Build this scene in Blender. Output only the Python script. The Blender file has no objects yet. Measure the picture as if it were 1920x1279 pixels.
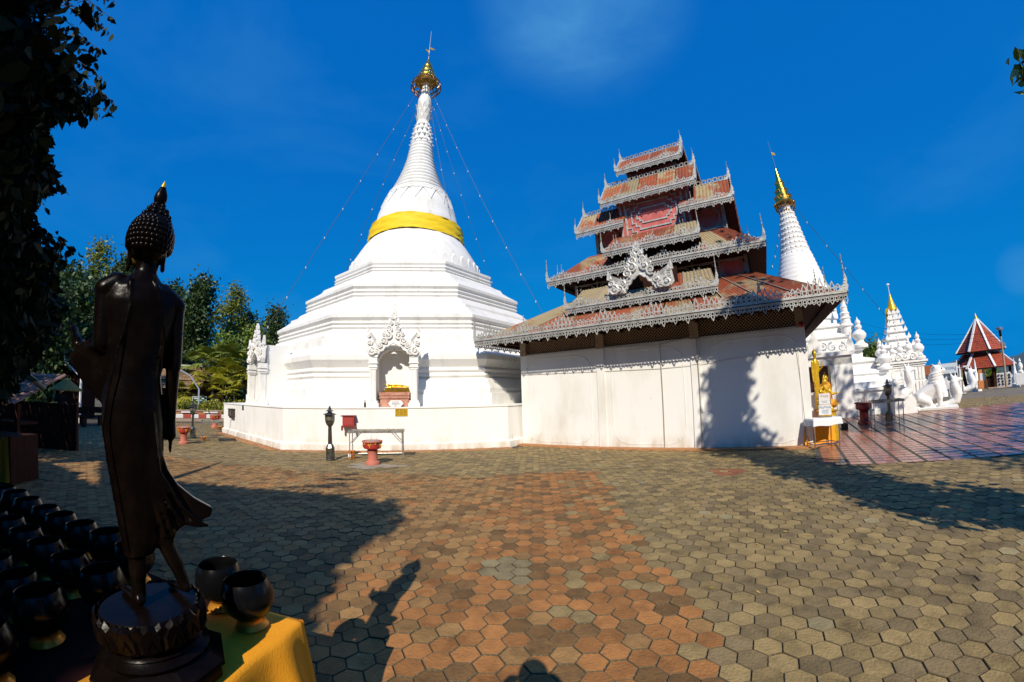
import bpy, bmesh, math, random
import numpy as np
from mathutils import Vector, Matrix

RAD = math.radians
random.seed(7)
rng = np.random.default_rng(11)
sc = bpy.context.scene
COL = sc.collection

# ------------------------------------------------------------------ camera
# a full-frame fisheye (8 mm, stereographic) at eye level, pitched up a little
F_PX, PITCH, ROLL, EYE = 727.0, RAD(7.95), RAD(-1.675), 1.65
cam_d = bpy.data.cameras.new('camera')
cam_d.type = 'PANO'
cam_d.panorama_type = 'FISHEYE_LENS_POLYNOMIAL'
cam_d.sensor_fit = 'HORIZONTAL'
cam_d.sensor_width = 36.0
cam_d.sensor_height = 36.0 * 682 / 1024
cam_d.fisheye_fov = RAD(200)
K = (0.07335137432, 1.678274295e-05, -3.817938709e-05, 6.093854034e-07)
cam_d.fisheye_polynomial_k0 = 0.0
cam_d.fisheye_polynomial_k1 = -K[0]
cam_d.fisheye_polynomial_k2 = -K[1]
cam_d.fisheye_polynomial_k3 = -K[2]
cam_d.fisheye_polynomial_k4 = -K[3]
cam_d.clip_start = 0.05
cam_d.clip_end = 20000
cam = bpy.data.objects.new('camera', cam_d)
COL.objects.link(cam)
fwd = Vector((0, math.cos(PITCH), math.sin(PITCH)))
up0 = Vector((0, -math.sin(PITCH), math.cos(PITCH)))
rt0 = Vector((1, 0, 0))
c_, s_ = math.cos(ROLL), math.sin(ROLL)
rt = rt0 * c_ + up0 * s_
up = up0 * c_ - rt0 * s_
M = Matrix((rt, up, -fwd)).transposed().to_4x4()
M.translation = (0, 0, EYE)
cam.matrix_world = M
sc.camera = cam

# ------------------------------------------------------------------ sky, sun, exposure
SUN_EL, SUN_AZ = RAD(38.5), RAD(182.7)
world = bpy.data.worlds.new('World')
sc.world = world
world.use_nodes = True
wn, wl = world.node_tree.nodes, world.node_tree.links
wn.clear()
sky = wn.new('ShaderNodeTexSky')
sky.sky_type = 'NISHITA'
sky.sun_disc = False
sky.sun_elevation = SUN_EL
sky.sun_rotation = SUN_AZ
sky.altitude = 0
sky.air_density = 1.0
sky.dust_density = 0.2
sky.ozone_density = 4.0
# deep clear hill-country blue: the sky's own brightness, evened out, in one saturated hue
sep = wn.new('ShaderNodeSeparateColor'); sep.mode = 'HSV'
com = wn.new('ShaderNodeCombineColor'); com.mode = 'HSV'
pw = wn.new('ShaderNodeMath'); pw.operation = 'POWER'; pw.inputs[1].default_value = 0.16
ml = wn.new('ShaderNodeMath'); ml.operation = 'MULTIPLY'; ml.inputs[1].default_value = 2.12
hr = wn.new('ShaderNodeMapRange'); hr.inputs['From Min'].default_value = 2.0; hr.inputs['From Max'].default_value = 9.0
hr.inputs['To Min'].default_value = 0.624; hr.inputs['To Max'].default_value = 0.598
com.inputs[1].default_value = 0.997
wl.new(sky.outputs[0], sep.inputs[0]); wl.new(sep.outputs[2], pw.inputs[0]); wl.new(pw.outputs[0], ml.inputs[0])
wl.new(ml.outputs[0], com.inputs[2]); wl.new(sep.outputs[2], hr.inputs['Value']); wl.new(hr.outputs[0], com.inputs[0])
bg = wn.new('ShaderNodeBackground')
bg.inputs['Strength'].default_value = 0.13
wo = wn.new('ShaderNodeOutputWorld')
tcw = wn.new('ShaderNodeTexCoord'); mpw = wn.new('ShaderNodeMapping'); mpw.inputs['Scale'].default_value = (1.0, 1.0, 2.2); mpw.inputs['Location'].default_value = (0.35, 0.1, 0.45)
nzw = wn.new('ShaderNodeTexNoise'); nzw.inputs['Scale'].default_value = 1.7; nzw.inputs['Detail'].default_value = 7; nzw.inputs['Roughness'].default_value = 0.55; nzw.inputs['Distortion'].default_value = 0.4
mrw = wn.new('ShaderNodeMapRange'); mrw.inputs['From Min'].default_value = 0.50; mrw.inputs['From Max'].default_value = 0.80; mrw.inputs['To Max'].default_value = 0.22
mxw = wn.new('ShaderNodeMix'); mxw.data_type = 'RGBA'; mxw.inputs['B'].default_value = (0.35, 1.45, 3.1, 1)
wl.new(tcw.outputs['Generated'], mpw.inputs[0]); wl.new(mpw.outputs[0], nzw.inputs['Vector']); wl.new(nzw.outputs['Fac'], mrw.inputs['Value'])
# two thin veils of cloud
fac = mrw.outputs[0]
for (cx_, cy_, lo_, hi_, amt_) in ((1095, 0, 0.965, 1.0, 0.8), (1915, 505, 0.9985, 0.9999, 0.5)):
    X_, Y_ = cx_ - 960.0, -(cy_ - 639.5); r_ = math.hypot(X_, Y_); t_ = 2 * math.atan(r_ / 2 / F_PX)
    d0 = (rt * (math.sin(t_) * X_ / r_) + up * (math.sin(t_) * Y_ / r_) + fwd * math.cos(t_)).normalized()
    dp = wn.new('ShaderNodeVectorMath'); dp.operation = 'DOT_PRODUCT'; dp.inputs[1].default_value = d0
    m1 = wn.new('ShaderNodeMapRange'); m1.interpolation_type = 'SMOOTHSTEP'; m1.inputs['From Min'].default_value = lo_; m1.inputs['From Max'].default_value = hi_; m1.inputs['To Max'].default_value = amt_
    m2 = wn.new('ShaderNodeMath'); m2.operation = 'MULTIPLY'; m3 = wn.new('ShaderNodeMath'); m3.operation = 'ADD'
    m4 = wn.new('ShaderNodeMapRange'); m4.inputs['From Min'].default_value = 0.30; m4.inputs['From Max'].default_value = 0.62
    wl.new(tcw.outputs['Generated'], dp.inputs[0]); wl.new(dp.outputs['Value'], m1.inputs['Value']); wl.new(nzw.outputs['Fac'], m4.inputs['Value'])
    wl.new(m1.outputs[0], m2.inputs[0]); wl.new(m4.outputs[0], m2.inputs[1]); wl.new(m2.outputs[0], m3.inputs[0]); wl.new(fac, m3.inputs[1]); fac = m3.outputs[0]
wl.new(fac, mxw.inputs['Factor']); wl.new(com.outputs[0], mxw.inputs['A']); wl.new(mxw.outputs['Result'], bg.inputs['Color'])
wl.new(bg.outputs[0], wo.inputs['Surface'])
sun_d = bpy.data.lights.new('sun', 'SUN')
sun_d.energy = 3.05
sun_d.angle = RAD(0.5)
sun_d.color = (1.0, 0.905, 0.76)
sun = bpy.data.objects.new('sun', sun_d)
COL.objects.link(sun)
sun_to = Vector((math.sin(SUN_AZ) * math.cos(SUN_EL), math.cos(SUN_AZ) * math.cos(SUN_EL), math.sin(SUN_EL)))
sun.rotation_euler = (-sun_to).to_track_quat('-Z', 'Y').to_euler()
sun.location = sun_to * 60
sc.view_settings.view_transform = 'Standard'
sc.view_settings.look = 'None'
sc.view_settings.gamma = 1.0
sc.view_settings.exposure = 0.75
sc.view_settings.use_curve_mapping = False
sc.cycles.max_bounces = 6
sc.cycles.transparent_max_bounces = 8

# ------------------------------------------------------------------ surveying: a sight line from the eye, and where it meets something
def sight(x, y):
    X, Y = x - 960.0, -(y - 639.5)
    r = math.hypot(X, Y) + 1e-9
    th = 2 * math.atan(r / 2 / F_PX)
    return (rt * (math.sin(th) * X / r) + up * (math.sin(th) * Y / r) + fwd * math.cos(th)).normalized()
EYEP = Vector((0, 0, EYE))
def on_z(x, y, z=0.0):
    d = sight(x, y)
    return EYEP + d * ((z - EYE) / d.z)
def at(x, y, dist):
    d = sight(x, y)
    return EYEP + d * (dist / math.hypot(d.x, d.y))
def azel(P):
    d = Vector(P) - EYEP
    return math.degrees(math.atan2(d.x, d.y)), math.degrees(math.atan2(d.z, math.hypot(d.x, d.y)))

# ------------------------------------------------------------------ object helpers
def tag(o, label=None, cat=None, group=None, kind=None):
    if label: o['label'] = label
    if cat: o['category'] = cat
    if group: o['group'] = group
    if kind: o['kind'] = kind
    return o
def empty(name, loc=(0, 0, 0), rz=0.0, parent=None):
    o = bpy.data.objects.new(name, None)
    o.empty_display_size = 0.2
    COL.objects.link(o)
    o.location = loc
    o.rotation_euler = (0, 0, rz)
    o.parent = parent
    return o
def thing(name, label, cat, loc=(0, 0, 0), rz=0.0, group=None):
    return tag(empty(name, loc, rz), label, cat, group)
def link(name, me, m, parent=None, loc=None, rot=None, scale=None):
    o = bpy.data.objects.new(name, me)
    COL.objects.link(o)
    if m is not None and not me.materials:
        me.materials.append(m)
    o.parent = parent
    if loc is not None: o.location = loc
    if rot is not None: o.rotation_euler = rot
    if scale is not None: o.scale = scale
    return o
def copy_tree(o, parent=None):
    c = o.copy()
    COL.objects.link(c)
    c.parent = parent
    for ch in o.children:
        copy_tree(ch, c)
    return c

class MB:
    """Collects vertices and faces; build() makes one mesh object of them."""
    def __init__(s):
        s.v, s.f, s.mi, s.cur = [], [], [], 0
    def add(s, vs, fs):
        b = len(s.v)
        s.v += [tuple(p) for p in vs]
        for f in fs:
            s.f.append(tuple(i + b for i in f)); s.mi.append(s.cur)
        return s
    def box(s, c, d, M=None):
        x, y, z = d[0] / 2, d[1] / 2, d[2] / 2
        P = [Vector((c[0] + a * x, c[1] + b * y, c[2] + e * z)) for a, b, e in
             ((-1,-1,-1),(1,-1,-1),(1,1,-1),(-1,1,-1),(-1,-1,1),(1,-1,1),(1,1,1),(-1,1,1))]
        if M is not None: P = [M @ p for p in P]
        return s.add(P, [(0,3,2,1),(4,5,6,7),(0,1,5,4),(1,2,6,5),(2,3,7,6),(3,0,4,7)])
    def span(s, a, b):
        return s.box([(a[i] + b[i]) / 2 for i in range(3)], [abs(b[i] - a[i]) for i in range(3)])
    def bevbox(s, c, d, b=0.01, M=None):
        hx, hy, hz = d[0]/2, d[1]/2, d[2]/2
        P = []
        for z, ins in ((-hz, b), (-hz + b, 0), (hz - b, 0), (hz, b)):
            for sx, sy in ((-1,-1),(1,-1),(1,1),(-1,1)):
                P.append(Vector((c[0] + sx*(hx-ins), c[1] + sy*(hy-ins), c[2] + z)))
        if M is not None: P = [M @ p for p in P]
        fs = [(3,2,1,0),(12,13,14,15)]
        for k in range(3):
            for i in range(4):
                j = (i+1) % 4
                fs.append((k*4+i, k*4+j, k*4+4+j, k*4+4+i))
        return s.add(P, fs)
    def bar(s, a, b, w, h=None):
        a, b = Vector(a), Vector(b); h = h or w
        d = (b - a); L = d.length
        q = d.to_track_quat('Z', 'Y').to_matrix().to_4x4()
        q.translation = (a + b) / 2
        return s.box((0,0,0), (w, h, L), q)
    def tube(s, pts, r, n=8, caps=True):
        pts = [Vector(p) for p in pts]
        rs = r if isinstance(r, (list, tuple)) else [r] * len(pts)
        vs, fs = [], []
        prev = None
        for i, p in enumerate(pts):
            t = (pts[min(i+1, len(pts)-1)] - pts[max(i-1, 0)])
            if t.length < 1e-9: t = Vector((0, 0, 1))
            t.normalize()
            if prev is None:
                a = t.orthogonal().normalized()
            else:
                a = prev - t * prev.dot(t)
                a = a.normalized() if a.length > 1e-6 else t.orthogonal().normalized()
            prev = a
            b = t.cross(a)
            for k in range(n):
                w = 2 * math.pi * k / n
                vs.append(p + a * (math.cos(w) * rs[i]) + b * (math.sin(w) * rs[i]))
        for i in range(len(pts) - 1):
            for k in range(n):
                k2 = (k + 1) % n
                fs.append((i*n+k, i*n+k2, (i+1)*n+k2, (i+1)*n+k))
        if caps:
            fs.append(tuple(range(n-1, -1, -1)))
            fs.append(tuple(range((len(pts)-1)*n, len(pts)*n)))
        return s.add(vs, fs)
    def lathe(s, prof, n=24, c=(0, 0, 0), rot0=0.0, sx=1.0, sy=1.0, caps=True):
        vs, fs = [], []
        for r, z in prof:
            for k in range(n):
                w = rot0 + 2 * math.pi * k / n
                vs.append((c[0] + math.cos(w) * r * sx, c[1] + math.sin(w) * r * sy, c[2] + z))
        for i in range(len(prof) - 1):
            for k in range(n):
                k2 = (k + 1) % n
                fs.append((i*n+k, i*n+k2, (i+1)*n+k2, (i+1)*n+k))
        if caps:
            fs.append(tuple(range(n-1, -1, -1)))
            fs.append(tuple(range((len(prof)-1)*n, len(prof)*n)))
        return s.add(vs, fs)
    def prism(s, poly, y0, y1, M=None):
        """polygon in x,z extruded along y"""
        n = len(poly)
        P = [Vector((p[0], y0, p[1])) for p in poly] + [Vector((p[0], y1, p[1])) for p in poly]
        if M is not None: P = [M @ p for p in P]
        fs = [tuple(range(n)), tuple(range(2*n-1, n-1, -1))]
        for i in range(n):
            j = (i+1) % n
            fs.append((j, i, n+i, n+j))
        return s.add(P, fs)
    def ring(s, outer, inner, y0, y1):
        """flat plate in x,z with a hole (same count of points), y0 front, y1 back"""
        n = len(outer)
        P = [(p[0], y0, p[1]) for p in outer] + [(p[0], y0, p[1]) for p in inner] + \
            [(p[0], y1, p[1]) for p in outer] + [(p[0], y1, p[1]) for p in inner]
        fs = []
        for i in range(n):
            j = (i+1) % n
            fs += [(i, j, n+j, n+i), (2*n+j, 2*n+i, 3*n+i, 3*n+j), (j, i, 2*n+i, 2*n+j), (n+i, n+j, 3*n+j, 3*n+i)]
        return s.add(P, fs)
    def ball(s, c, r, n=10, m=7, M=None):
        r = r if isinstance(r, (tuple, list)) else (r, r, r)
        vs, fs = [], []
        for i in range(m + 1):
            t = math.pi * i / m
            for k in range(n):
                w = 2 * math.pi * k / n
                p = Vector((math.sin(t)*math.cos(w)*r[0], math.sin(t)*math.sin(w)*r[1], -math.cos(t)*r[2]))
                if M is not None: p = M @ p
                vs.append(p + Vector(c))
        for i in range(m):
            for k in range(n):
                k2 = (k+1) % n
                fs.append((i*n+k, i*n+k2, (i+1)*n+k2, (i+1)*n+k))
        return s.add(vs, fs)
    def cap(s, a, b, r0, r1, n=12):
        """tapered capsule"""
        a, b = Vector(a), Vector(b)
        d = (b - a); L = d.length
        d = d / L if L > 1e-9 else Vector((0,0,1))
        pts, rs = [], []
        for k in range(4):
            w = math.pi/2 * (1 - k/4.0)
            pts.append(a - d * (r0 * math.sin(w))); rs.append(max(r0 * math.cos(w), r0*0.05))
        for k in range(0, 5):
            w = math.pi/2 * (k/4.0)
            pts.append(b + d * (r1 * math.sin(w))); rs.append(max(r1 * math.cos(w), r1*0.05))
        return s.tube(pts, rs, n)
    def mesh(s, name, smooth=None):
        me = bpy.data.meshes.new(name)
        me.from_pydata(s.v, [], s.f)
        if any(s.mi):
            me.polygons.foreach_set('material_index', s.mi)
        if smooth is not None:
            me.shade_smooth()
            if smooth < 180 and hasattr(me, 'set_sharp_from_angle'):
                me.set_sharp_from_angle(angle=RAD(smooth))
        me.update()
        return me
    def build(s, name, m, parent=None, smooth=None, loc=None, rot=None, scale=None):
        me = s.mesh(name, smooth)
        if isinstance(m, (list, tuple)):
            for x in m: me.materials.append(x)
            m = None
        return link(name, me, m, parent, loc, rot, scale)

def mesh_np(name, v, f, smooth=False):
    me = bpy.data.meshes.new(name)
    v = np.asarray(v, np.float32); f = np.asarray(f, np.int32)
    k = f.shape[1]
    me.vertices.add(len(v)); me.vertices.foreach_set('co', v.ravel())
    me.loops.add(f.size); me.loops.foreach_set('vertex_index', f.ravel())
    me.polygons.add(len(f))
    me.polygons.foreach_set('loop_start', np.arange(0, f.size, k, dtype=np.int32))
    me.update(calc_edges=True)
    if smooth: me.shade_smooth()
    return me

def fused(name, mb, m, parent=None, voxel=0.01, smooth=4, loc=None, rot=None, scale=None):
    """overlapping limbs melted into one continuous skin"""
    o = mb.build(name, m, parent, None, loc, rot, scale)
    bm = bmesh.new(); bm.from_mesh(o.data); bmesh.ops.recalc_face_normals(bm, faces=bm.faces); bm.to_mesh(o.data); bm.free()
    r = o.modifiers.new('remesh', 'REMESH')
    r.mode = 'VOXEL'; r.voxel_size = voxel; r.use_smooth_shade = True
    if smooth:
        sm = o.modifiers.new('smooth', 'SMOOTH'); sm.iterations = smooth; sm.factor = 0.5
    return o

# ------------------------------------------------------------------ materials
MATS = {}
def mat(name, col, rough=0.6, metal=0.0, col2=None, nscale=4.0, nlo=0.4, nhi=0.65, bump=0.0, bscale=30.0,
        rnd=None, rndamt=0.25, coat=0.0, trans=0.0, spec=0.5, col3=None, n3=1.2, n3lo=0.5, n3hi=0.7, emit=None, stretch=None, splash=None):
    m = bpy.data.materials.new(name); m.use_nodes = True
    nt = m.node_tree; N, L = nt.nodes, nt.links
    b = N['Principled BSDF']
    b.inputs['Roughness'].default_value = rough
    b.inputs['Metallic'].default_value = metal
    b.inputs['Specular IOR Level'].default_value = spec
    if coat:
        b.inputs['Coat Weight'].default_value = coat; b.inputs['Coat Roughness'].default_value = 0.08
    rgb = N.new('ShaderNodeRGB'); rgb.outputs[0].default_value = (*col, 1)
    out = rgb.outputs[0]
    tc = N.new('ShaderNodeTexCoord'); vec = tc.outputs['Object']
    if stretch is not None:
        mp = N.new('ShaderNodeMapping'); mp.inputs['Scale'].default_value = stretch
        L.new(vec, mp.inputs['Vector']); vec = mp.outputs[0]
    def noise(scale, lo, hi, det=6):
        n = N.new('ShaderNodeTexNoise'); n.inputs['Scale'].default_value = scale; n.inputs['Detail'].default_value = det
        n.inputs['Roughness'].default_value = 0.62
        L.new(vec, n.inputs['Vector'])
        r = N.new('ShaderNodeMapRange'); r.inputs['From Min'].default_value = lo; r.inputs['From Max'].default_value = hi
        L.new(n.outputs['Fac'], r.inputs['Value'])
        return r.outputs[0]
    def mix(fac, a, c):
        x = N.new('ShaderNodeMix'); x.data_type = 'RGBA'
        L.new(fac, x.inputs['Factor']); L.new(a, x.inputs['A'])
        if isinstance(c, tuple): x.inputs['B'].default_value = (*c, 1)
        else: L.new(c, x.inputs['B'])
        return x.outputs['Result']
    if col2 is not None: out = mix(noise(nscale, nlo, nhi), out, col2)
    if col3 is not None: out = mix(noise(n3, n3lo, n3hi), out, col3)
    if splash is not None:   # mud thrown up by rain on the foot of a wall
        g = N.new('ShaderNodeNewGeometry'); sx = N.new('ShaderNodeSeparateXYZ'); L.new(g.outputs['Position'], sx.inputs[0])
        r = N.new('ShaderNodeMapRange'); r.inputs['From Min'].default_value = 0.42; r.inputs['From Max'].default_value = 0.02
        L.new(sx.outputs['Z'], r.inputs['Value'])
        mu = N.new('ShaderNodeMath'); mu.operation = 'MULTIPLY'; L.new(r.outputs[0], mu.inputs[0]); L.new(noise(2.6, .38, .75), mu.inputs[1])
        out = mix(mu.outputs[0], out, splash)
    if rnd:
        if rnd == 'island':
            g = N.new('ShaderNodeNewGeometry'); rv = g.outputs['Random Per Island']
        else:
            g = N.new('ShaderNodeObjectInfo'); rv = g.outputs['Random']
        r = N.new('ShaderNodeMapRange'); r.inputs['To Min'].default_value = 1 - rndamt; r.inputs['To Max'].default_value = 1 + rndamt
        L.new(rv, r.inputs['Value'])
        h = N.new('ShaderNodeHueSaturation'); L.new(r.outputs[0], h.inputs['Value']); L.new(out, h.inputs['Color'])
        out = h.outputs[0]
    L.new(out, b.inputs['Base Color'])
    if bump:
        n = N.new('ShaderNodeTexNoise'); n.inputs['Scale'].default_value = bscale; n.inputs['Detail'].default_value = 8
        L.new(vec, n.inputs['Vector'])
        bp = N.new('ShaderNodeBump'); bp.inputs['Strength'].default_value = bump; bp.inputs['Distance'].default_value = 0.02
        L.new(n.outputs['Fac'], bp.inputs['Height']); L.new(bp.outputs[0], b.inputs['Normal'])
    if trans:
        t = N.new('ShaderNodeBsdfTranslucent'); L.new(out, t.inputs['Color'])
        ms = N.new('ShaderNodeMixShader'); ms.inputs[0].default_value = trans
        L.new(b.outputs[0], ms.inputs[1]); L.new(t.outputs[0], ms.inputs[2])
        L.new(ms.outputs[0], N['Material Output'].inputs['Surface'])
    MATS[name] = m
    return m

plaster = mat('white_plaster', (0.76, 0.75, 0.72), 0.78, col2=(0.56, 0.545, 0.49), nscale=2.2, nlo=0.52, nhi=0.78, bump=0.15, bscale=14,
              col3=(0.36, 0.35, 0.30), n3=6.0, n3lo=0.62, n3hi=0.84, stretch=(1, 1, 0.22))
plaster_wall = mat('white_wall_plaster', (0.82, 0.815, 0.785), 0.8, col2=(0.64, 0.615, 0.54), nscale=1.1, nlo=0.48, nhi=0.80, bump=0.14, bscale=9,
              col3=(0.36, 0.33, 0.26), n3=4.5, n3lo=0.64, n3hi=0.86, stretch=(1, 1, 0.35), splash=(0.42, 0.33, 0.20))
chalk = mat('chalk_white', (0.82, 0.81, 0.78), 0.7, col2=(0.68, 0.66, 0.62), nscale=3, nlo=0.5, nhi=0.75, bump=0.1, bscale=25)
silver = mat('silver_paint', (0.50, 0.50, 0.47), 0.45, 0.2, col2=(0.30, 0.29, 0.25), nscale=5, nlo=0.45, nhi=0.7, bump=0.15, bscale=60)
silver_dull = mat('weathered_silver_paint', (0.33, 0.32, 0.29), 0.55, 0.15, col2=(0.20, 0.14, 0.09), nscale=4, nlo=0.5, nhi=0.72)
rust = mat('rusty_corrugated_iron', (0.28, 0.062, 0.020), 0.8, 0.0, col2=(0.34, 0.25, 0.13), nscale=1.3, nlo=0.53, nhi=0.62,
           col3=(0.12, 0.042, 0.022), n3=4, n3lo=0.44, n3hi=0.78, rnd='object', rndamt=0.2, stretch=(1, 0.5, 1))
zinc = mat('weathered_zinc', (0.31, 0.245, 0.135), 0.75, 0.0, col2=(0.30, 0.085, 0.025), nscale=0.9, nlo=0.52, nhi=0.60,
           col3=(0.22, 0.16, 0.09), n3=5, n3lo=0.5, n3hi=0.8, rnd='object', rndamt=0.18, stretch=(1, 0.5, 1))
darkwood = mat('dark_wood', (0.030, 0.012, 0.009), 0.85, col2=(0.05, 0.02, 0.012), nscale=3, stretch=(1, 8, 1), spec=0.08)
redpaint = mat('faded_red_paint', (0.56, 0.14, 0.13), 0.65, col2=(0.44, 0.09, 0.08), nscale=2.5)
concrete_tan = mat('tan_concrete', (0.38, 0.29, 0.22), 0.8, col2=(0.30, 0.22, 0.16), nscale=4)
lattice_m = mat('lattice_brown', (0.52, 0.38, 0.29), 0.8)
gold = mat('gold_leaf', (0.83, 0.55, 0.10), 0.28, 1.0, col2=(0.65, 0.36, 0.05), nscale=9, bump=0.2, bscale=40)
goldpaint = mat('gold_paint', (0.72, 0.45, 0.02), 0.35, 0.35, col2=(0.55, 0.32, 0.01), nscale=12)
bronze = mat('dark_bronze', (0.003, 0.0018, 0.0013), 0.27, 0.0, col2=(0.008, 0.0045, 0.003), nscale=14, nlo=.45, nhi=.8, spec=0.08, bump=0.06, bscale=60)
lacquer = mat('black_lacquer', (0.0035, 0.0035, 0.004), 0.20, 0.0, spec=0.22, col2=(0.007, 0.007, 0.007), nscale=20, nlo=.5, nhi=.8)
ycloth = mat('yellow_cloth', (0.80, 0.315, 0.003), 0.8, bump=0.25, bscale=160)
ysash = mat('yellow_sash', (0.82, 0.56, 0.005), 0.7, bump=0.9, bscale=2.2, stretch=(0.35, 0.35, 4.0))
wcloth = mat('white_cloth', (0.72, 0.73, 0.74), 0.8, bump=0.2, bscale=30)
shadecloth = mat('shade_dark_cloth', (0.022, 0.005, 0.004), 0.9, spec=0.1)  # dark red stands for the table cloth lying in shade
orcloth = mat('orange_cloth', (0.85, 0.36, 0.03), 0.8)
redlac = mat('red_lacquer', (0.42, 0.03, 0.025), 0.45, col2=(0.30, 0.03, 0.02), nscale=6)
salmon = mat('salmon_concrete', (0.52, 0.16, 0.11), 0.8, col2=(0.42, 0.14, 0.10), nscale=6)
marble = mat('pink_marble', (0.52, 0.27, 0.19), 0.45, col2=(0.36, 0.14, 0.09), nscale=9)
steel = mat('galvanised_steel', (0.46, 0.45, 0.42), 0.4, 0.7, col2=(0.25, 0.23, 0.2), nscale=14)
chrome = mat('polished_steel', (0.62, 0.63, 0.64), 0.16, 1.0)
lampmetal = mat('dull_lamp_metal', (0.22, 0.22, 0.19), 0.3, 0.85, col2=(0.10, 0.10, 0.09), nscale=10)
glass_m = mat('smoky_glass', (0.16, 0.15, 0.10), 0.08, 0.0, coat=0.5)
black = mat('matt_black', (0.010, 0.010, 0.010), 0.8, spec=0.1)
silver_bright = mat('bright_silver_paint', (0.66, 0.66, 0.64), 0.4, 0.1, col2=(0.42, 0.41, 0.38), nscale=9)  # lighter silver for the carved gable alone
wire_m = mat('wire_black', (0.02, 0.02, 0.025), 0.6)
bulb_m = mat('bulb_white', (0.50, 0.53, 0.56), 0.3)
pole_m = mat('concrete_pole', (0.36, 0.27, 0.17), 0.8)
bark = mat('bark', (0.055, 0.040, 0.028), 0.9, col2=(0.09, 0.07, 0.05), nscale=8, bump=0.5, bscale=18, stretch=(1, 1, 0.25))
leaf_dark = mat('leaf_dark', (0.042, 0.078, 0.016), 0.5, rnd='island', rndamt=0.45, trans=0.15)
leaf_shade = mat('leaf_shade', (0.012, 0.020, 0.006), 0.7, rnd='island', rndamt=0.4, spec=0.15)  # leaf green darkened to carry the shade of the canopy above
leaf_mid = mat('leaf_mid', (0.13, 0.19, 0.022), 0.5, rnd='island', rndamt=0.45, trans=0.2)
leaf_light = mat('leaf_light', (0.18, 0.21, 0.025), 0.5, rnd='island', rndamt=0.4, trans=0.25)
leaf_yellow = mat('leaf_yellow', (0.32, 0.30, 0.02), 0.5, rnd='island', rndamt=0.4, trans=0.25)
rooftile = mat('red_roof_tile', (0.36, 0.055, 0.02), 0.6, col2=(0.26, 0.05, 0.02), nscale=9, rnd='island', rndamt=0.25)
bamboo = mat('bamboo', (0.42, 0.26, 0.10), 0.5, col2=(0.30, 0.18, 0.07), nscale=6)
thatch = mat('thatch', (0.30, 0.22, 0.06), 0.9, col2=(0.20, 0.13, 0.03), nscale=20, bump=0.6, bscale=50)
roadm = mat('worn_road', (0.20, 0.165, 0.11), 0.9, col2=(0.15, 0.12, 0.085), nscale=0.6, bump=0.1, bscale=30)
soil = mat('dark_joint_soil', (0.045, 0.035, 0.022), 0.95, col2=(0.09, 0.07, 0.045), nscale=5)
earth = mat('earth', (0.13, 0.10, 0.06), 0.95, col2=(0.08, 0.075, 0.035), nscale=0.4)
brickm = mat('clay_brick', (0.42, 0.20, 0.075), 0.85, col2=(0.30, 0.14, 0.06), nscale=8, rnd='island', rndamt=0.3)
orange_paint = mat('orange_paint', (0.62, 0.22, 0.06), 0.6)
red_kerb = mat('red_kerb_paint', (0.42, 0.07, 0.04), 0.7)
white_paint = mat('white_paint', (0.76, 0.75, 0.72), 0.6)
sign_blue = mat('pale_sign_board', (0.62, 0.70, 0.76), 0.5)
sign_green = mat('green_sign_board', (0.02, 0.13, 0.12), 0.5)
ink = mat('blue_ink', (0.05, 0.16, 0.38), 0.6)
hillm = mat('haze_tinted_hill', (0.05, 0.09, 0.11), 1.0, col2=(0.035, 0.07, 0.09), nscale=0.01)  # blue of the distant air put into the hill's base colour
skin_m = mat('skin', (0.42, 0.24, 0.16), 0.55)
# ------------------------------------------------------------------ frames of the two big structures
AX = Vector((-5.276, 20.327, 0))          # axis of the large pagoda
CH_RZ = RAD(10.3)
W0 = Vector((0.271, 12.963, 0))           # left front corner of the hall
HALL_RZ = math.atan2(-0.5779, 0.8161)
T8 = math.cos(math.pi / 8)
def hall(s, y, z=0.0):
    return W0 + Vector((0.8161 * s + 0.5779 * y, -0.5779 * s + 0.8161 * y, z))
def hall_inv(P):
    d = Vector((P[0], P[1], 0)) - W0
    return 0.8161 * d.x - 0.5779 * d.y, 0.5779 * d.x + 0.8161 * d.y
TA = RAD(39.0)
TO = Vector((5.75, 6.15, 0))
TE1 = Vector((math.sin(TA), math.cos(TA), 0)); TE2 = Vector((math.cos(TA), -math.sin(TA), 0))
def smooth01(x):
    x = min(max(x, 0.0), 1.0)
    return x * x * (3 - 2 * x)
def zg(x, y):
    """lie of the land: level court, falling gently to the east, hillside beyond"""
    r = math.hypot(x, y)
    e = smooth01((x - 11) / 8.0)
    z = -0.0255 * max(0.0, r - 20.5) * e
    z -= 0.35 * max(0.0, r - 62.0) * smooth01((x - 5) / 30.0) if r < 700 else 0.35 * 638 * smooth01((x - 5) / 30.0)
    return z

# ------------------------------------------------------------------ ground
rs = [0, 3, 6, 10, 15, 20, 25, 30, 36, 44, 52, 60, 75, 100, 150, 250, 400, 700, 1500, 4000, 9000]
vs, fs = [], []
NS = 72
for r in rs:
    for k in range(NS):
        a = 2 * math.pi * k / NS
        x, y = r * math.sin(a), r * math.cos(a)
        vs.append((x, y, zg(x, y) - 0.035))
for i in range(len(rs) - 1):
    for k in range(NS):
        k2 = (k + 1) % NS
        fs.append((i*NS+k, (i+1)*NS+k, (i+1)*NS+k2, i*NS+k2))
g = link('ground', mesh_np('ground', vs, fs, True), earth)
tag(g, 'brown earth under and around the temple court', 'ground', kind='structure')

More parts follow.
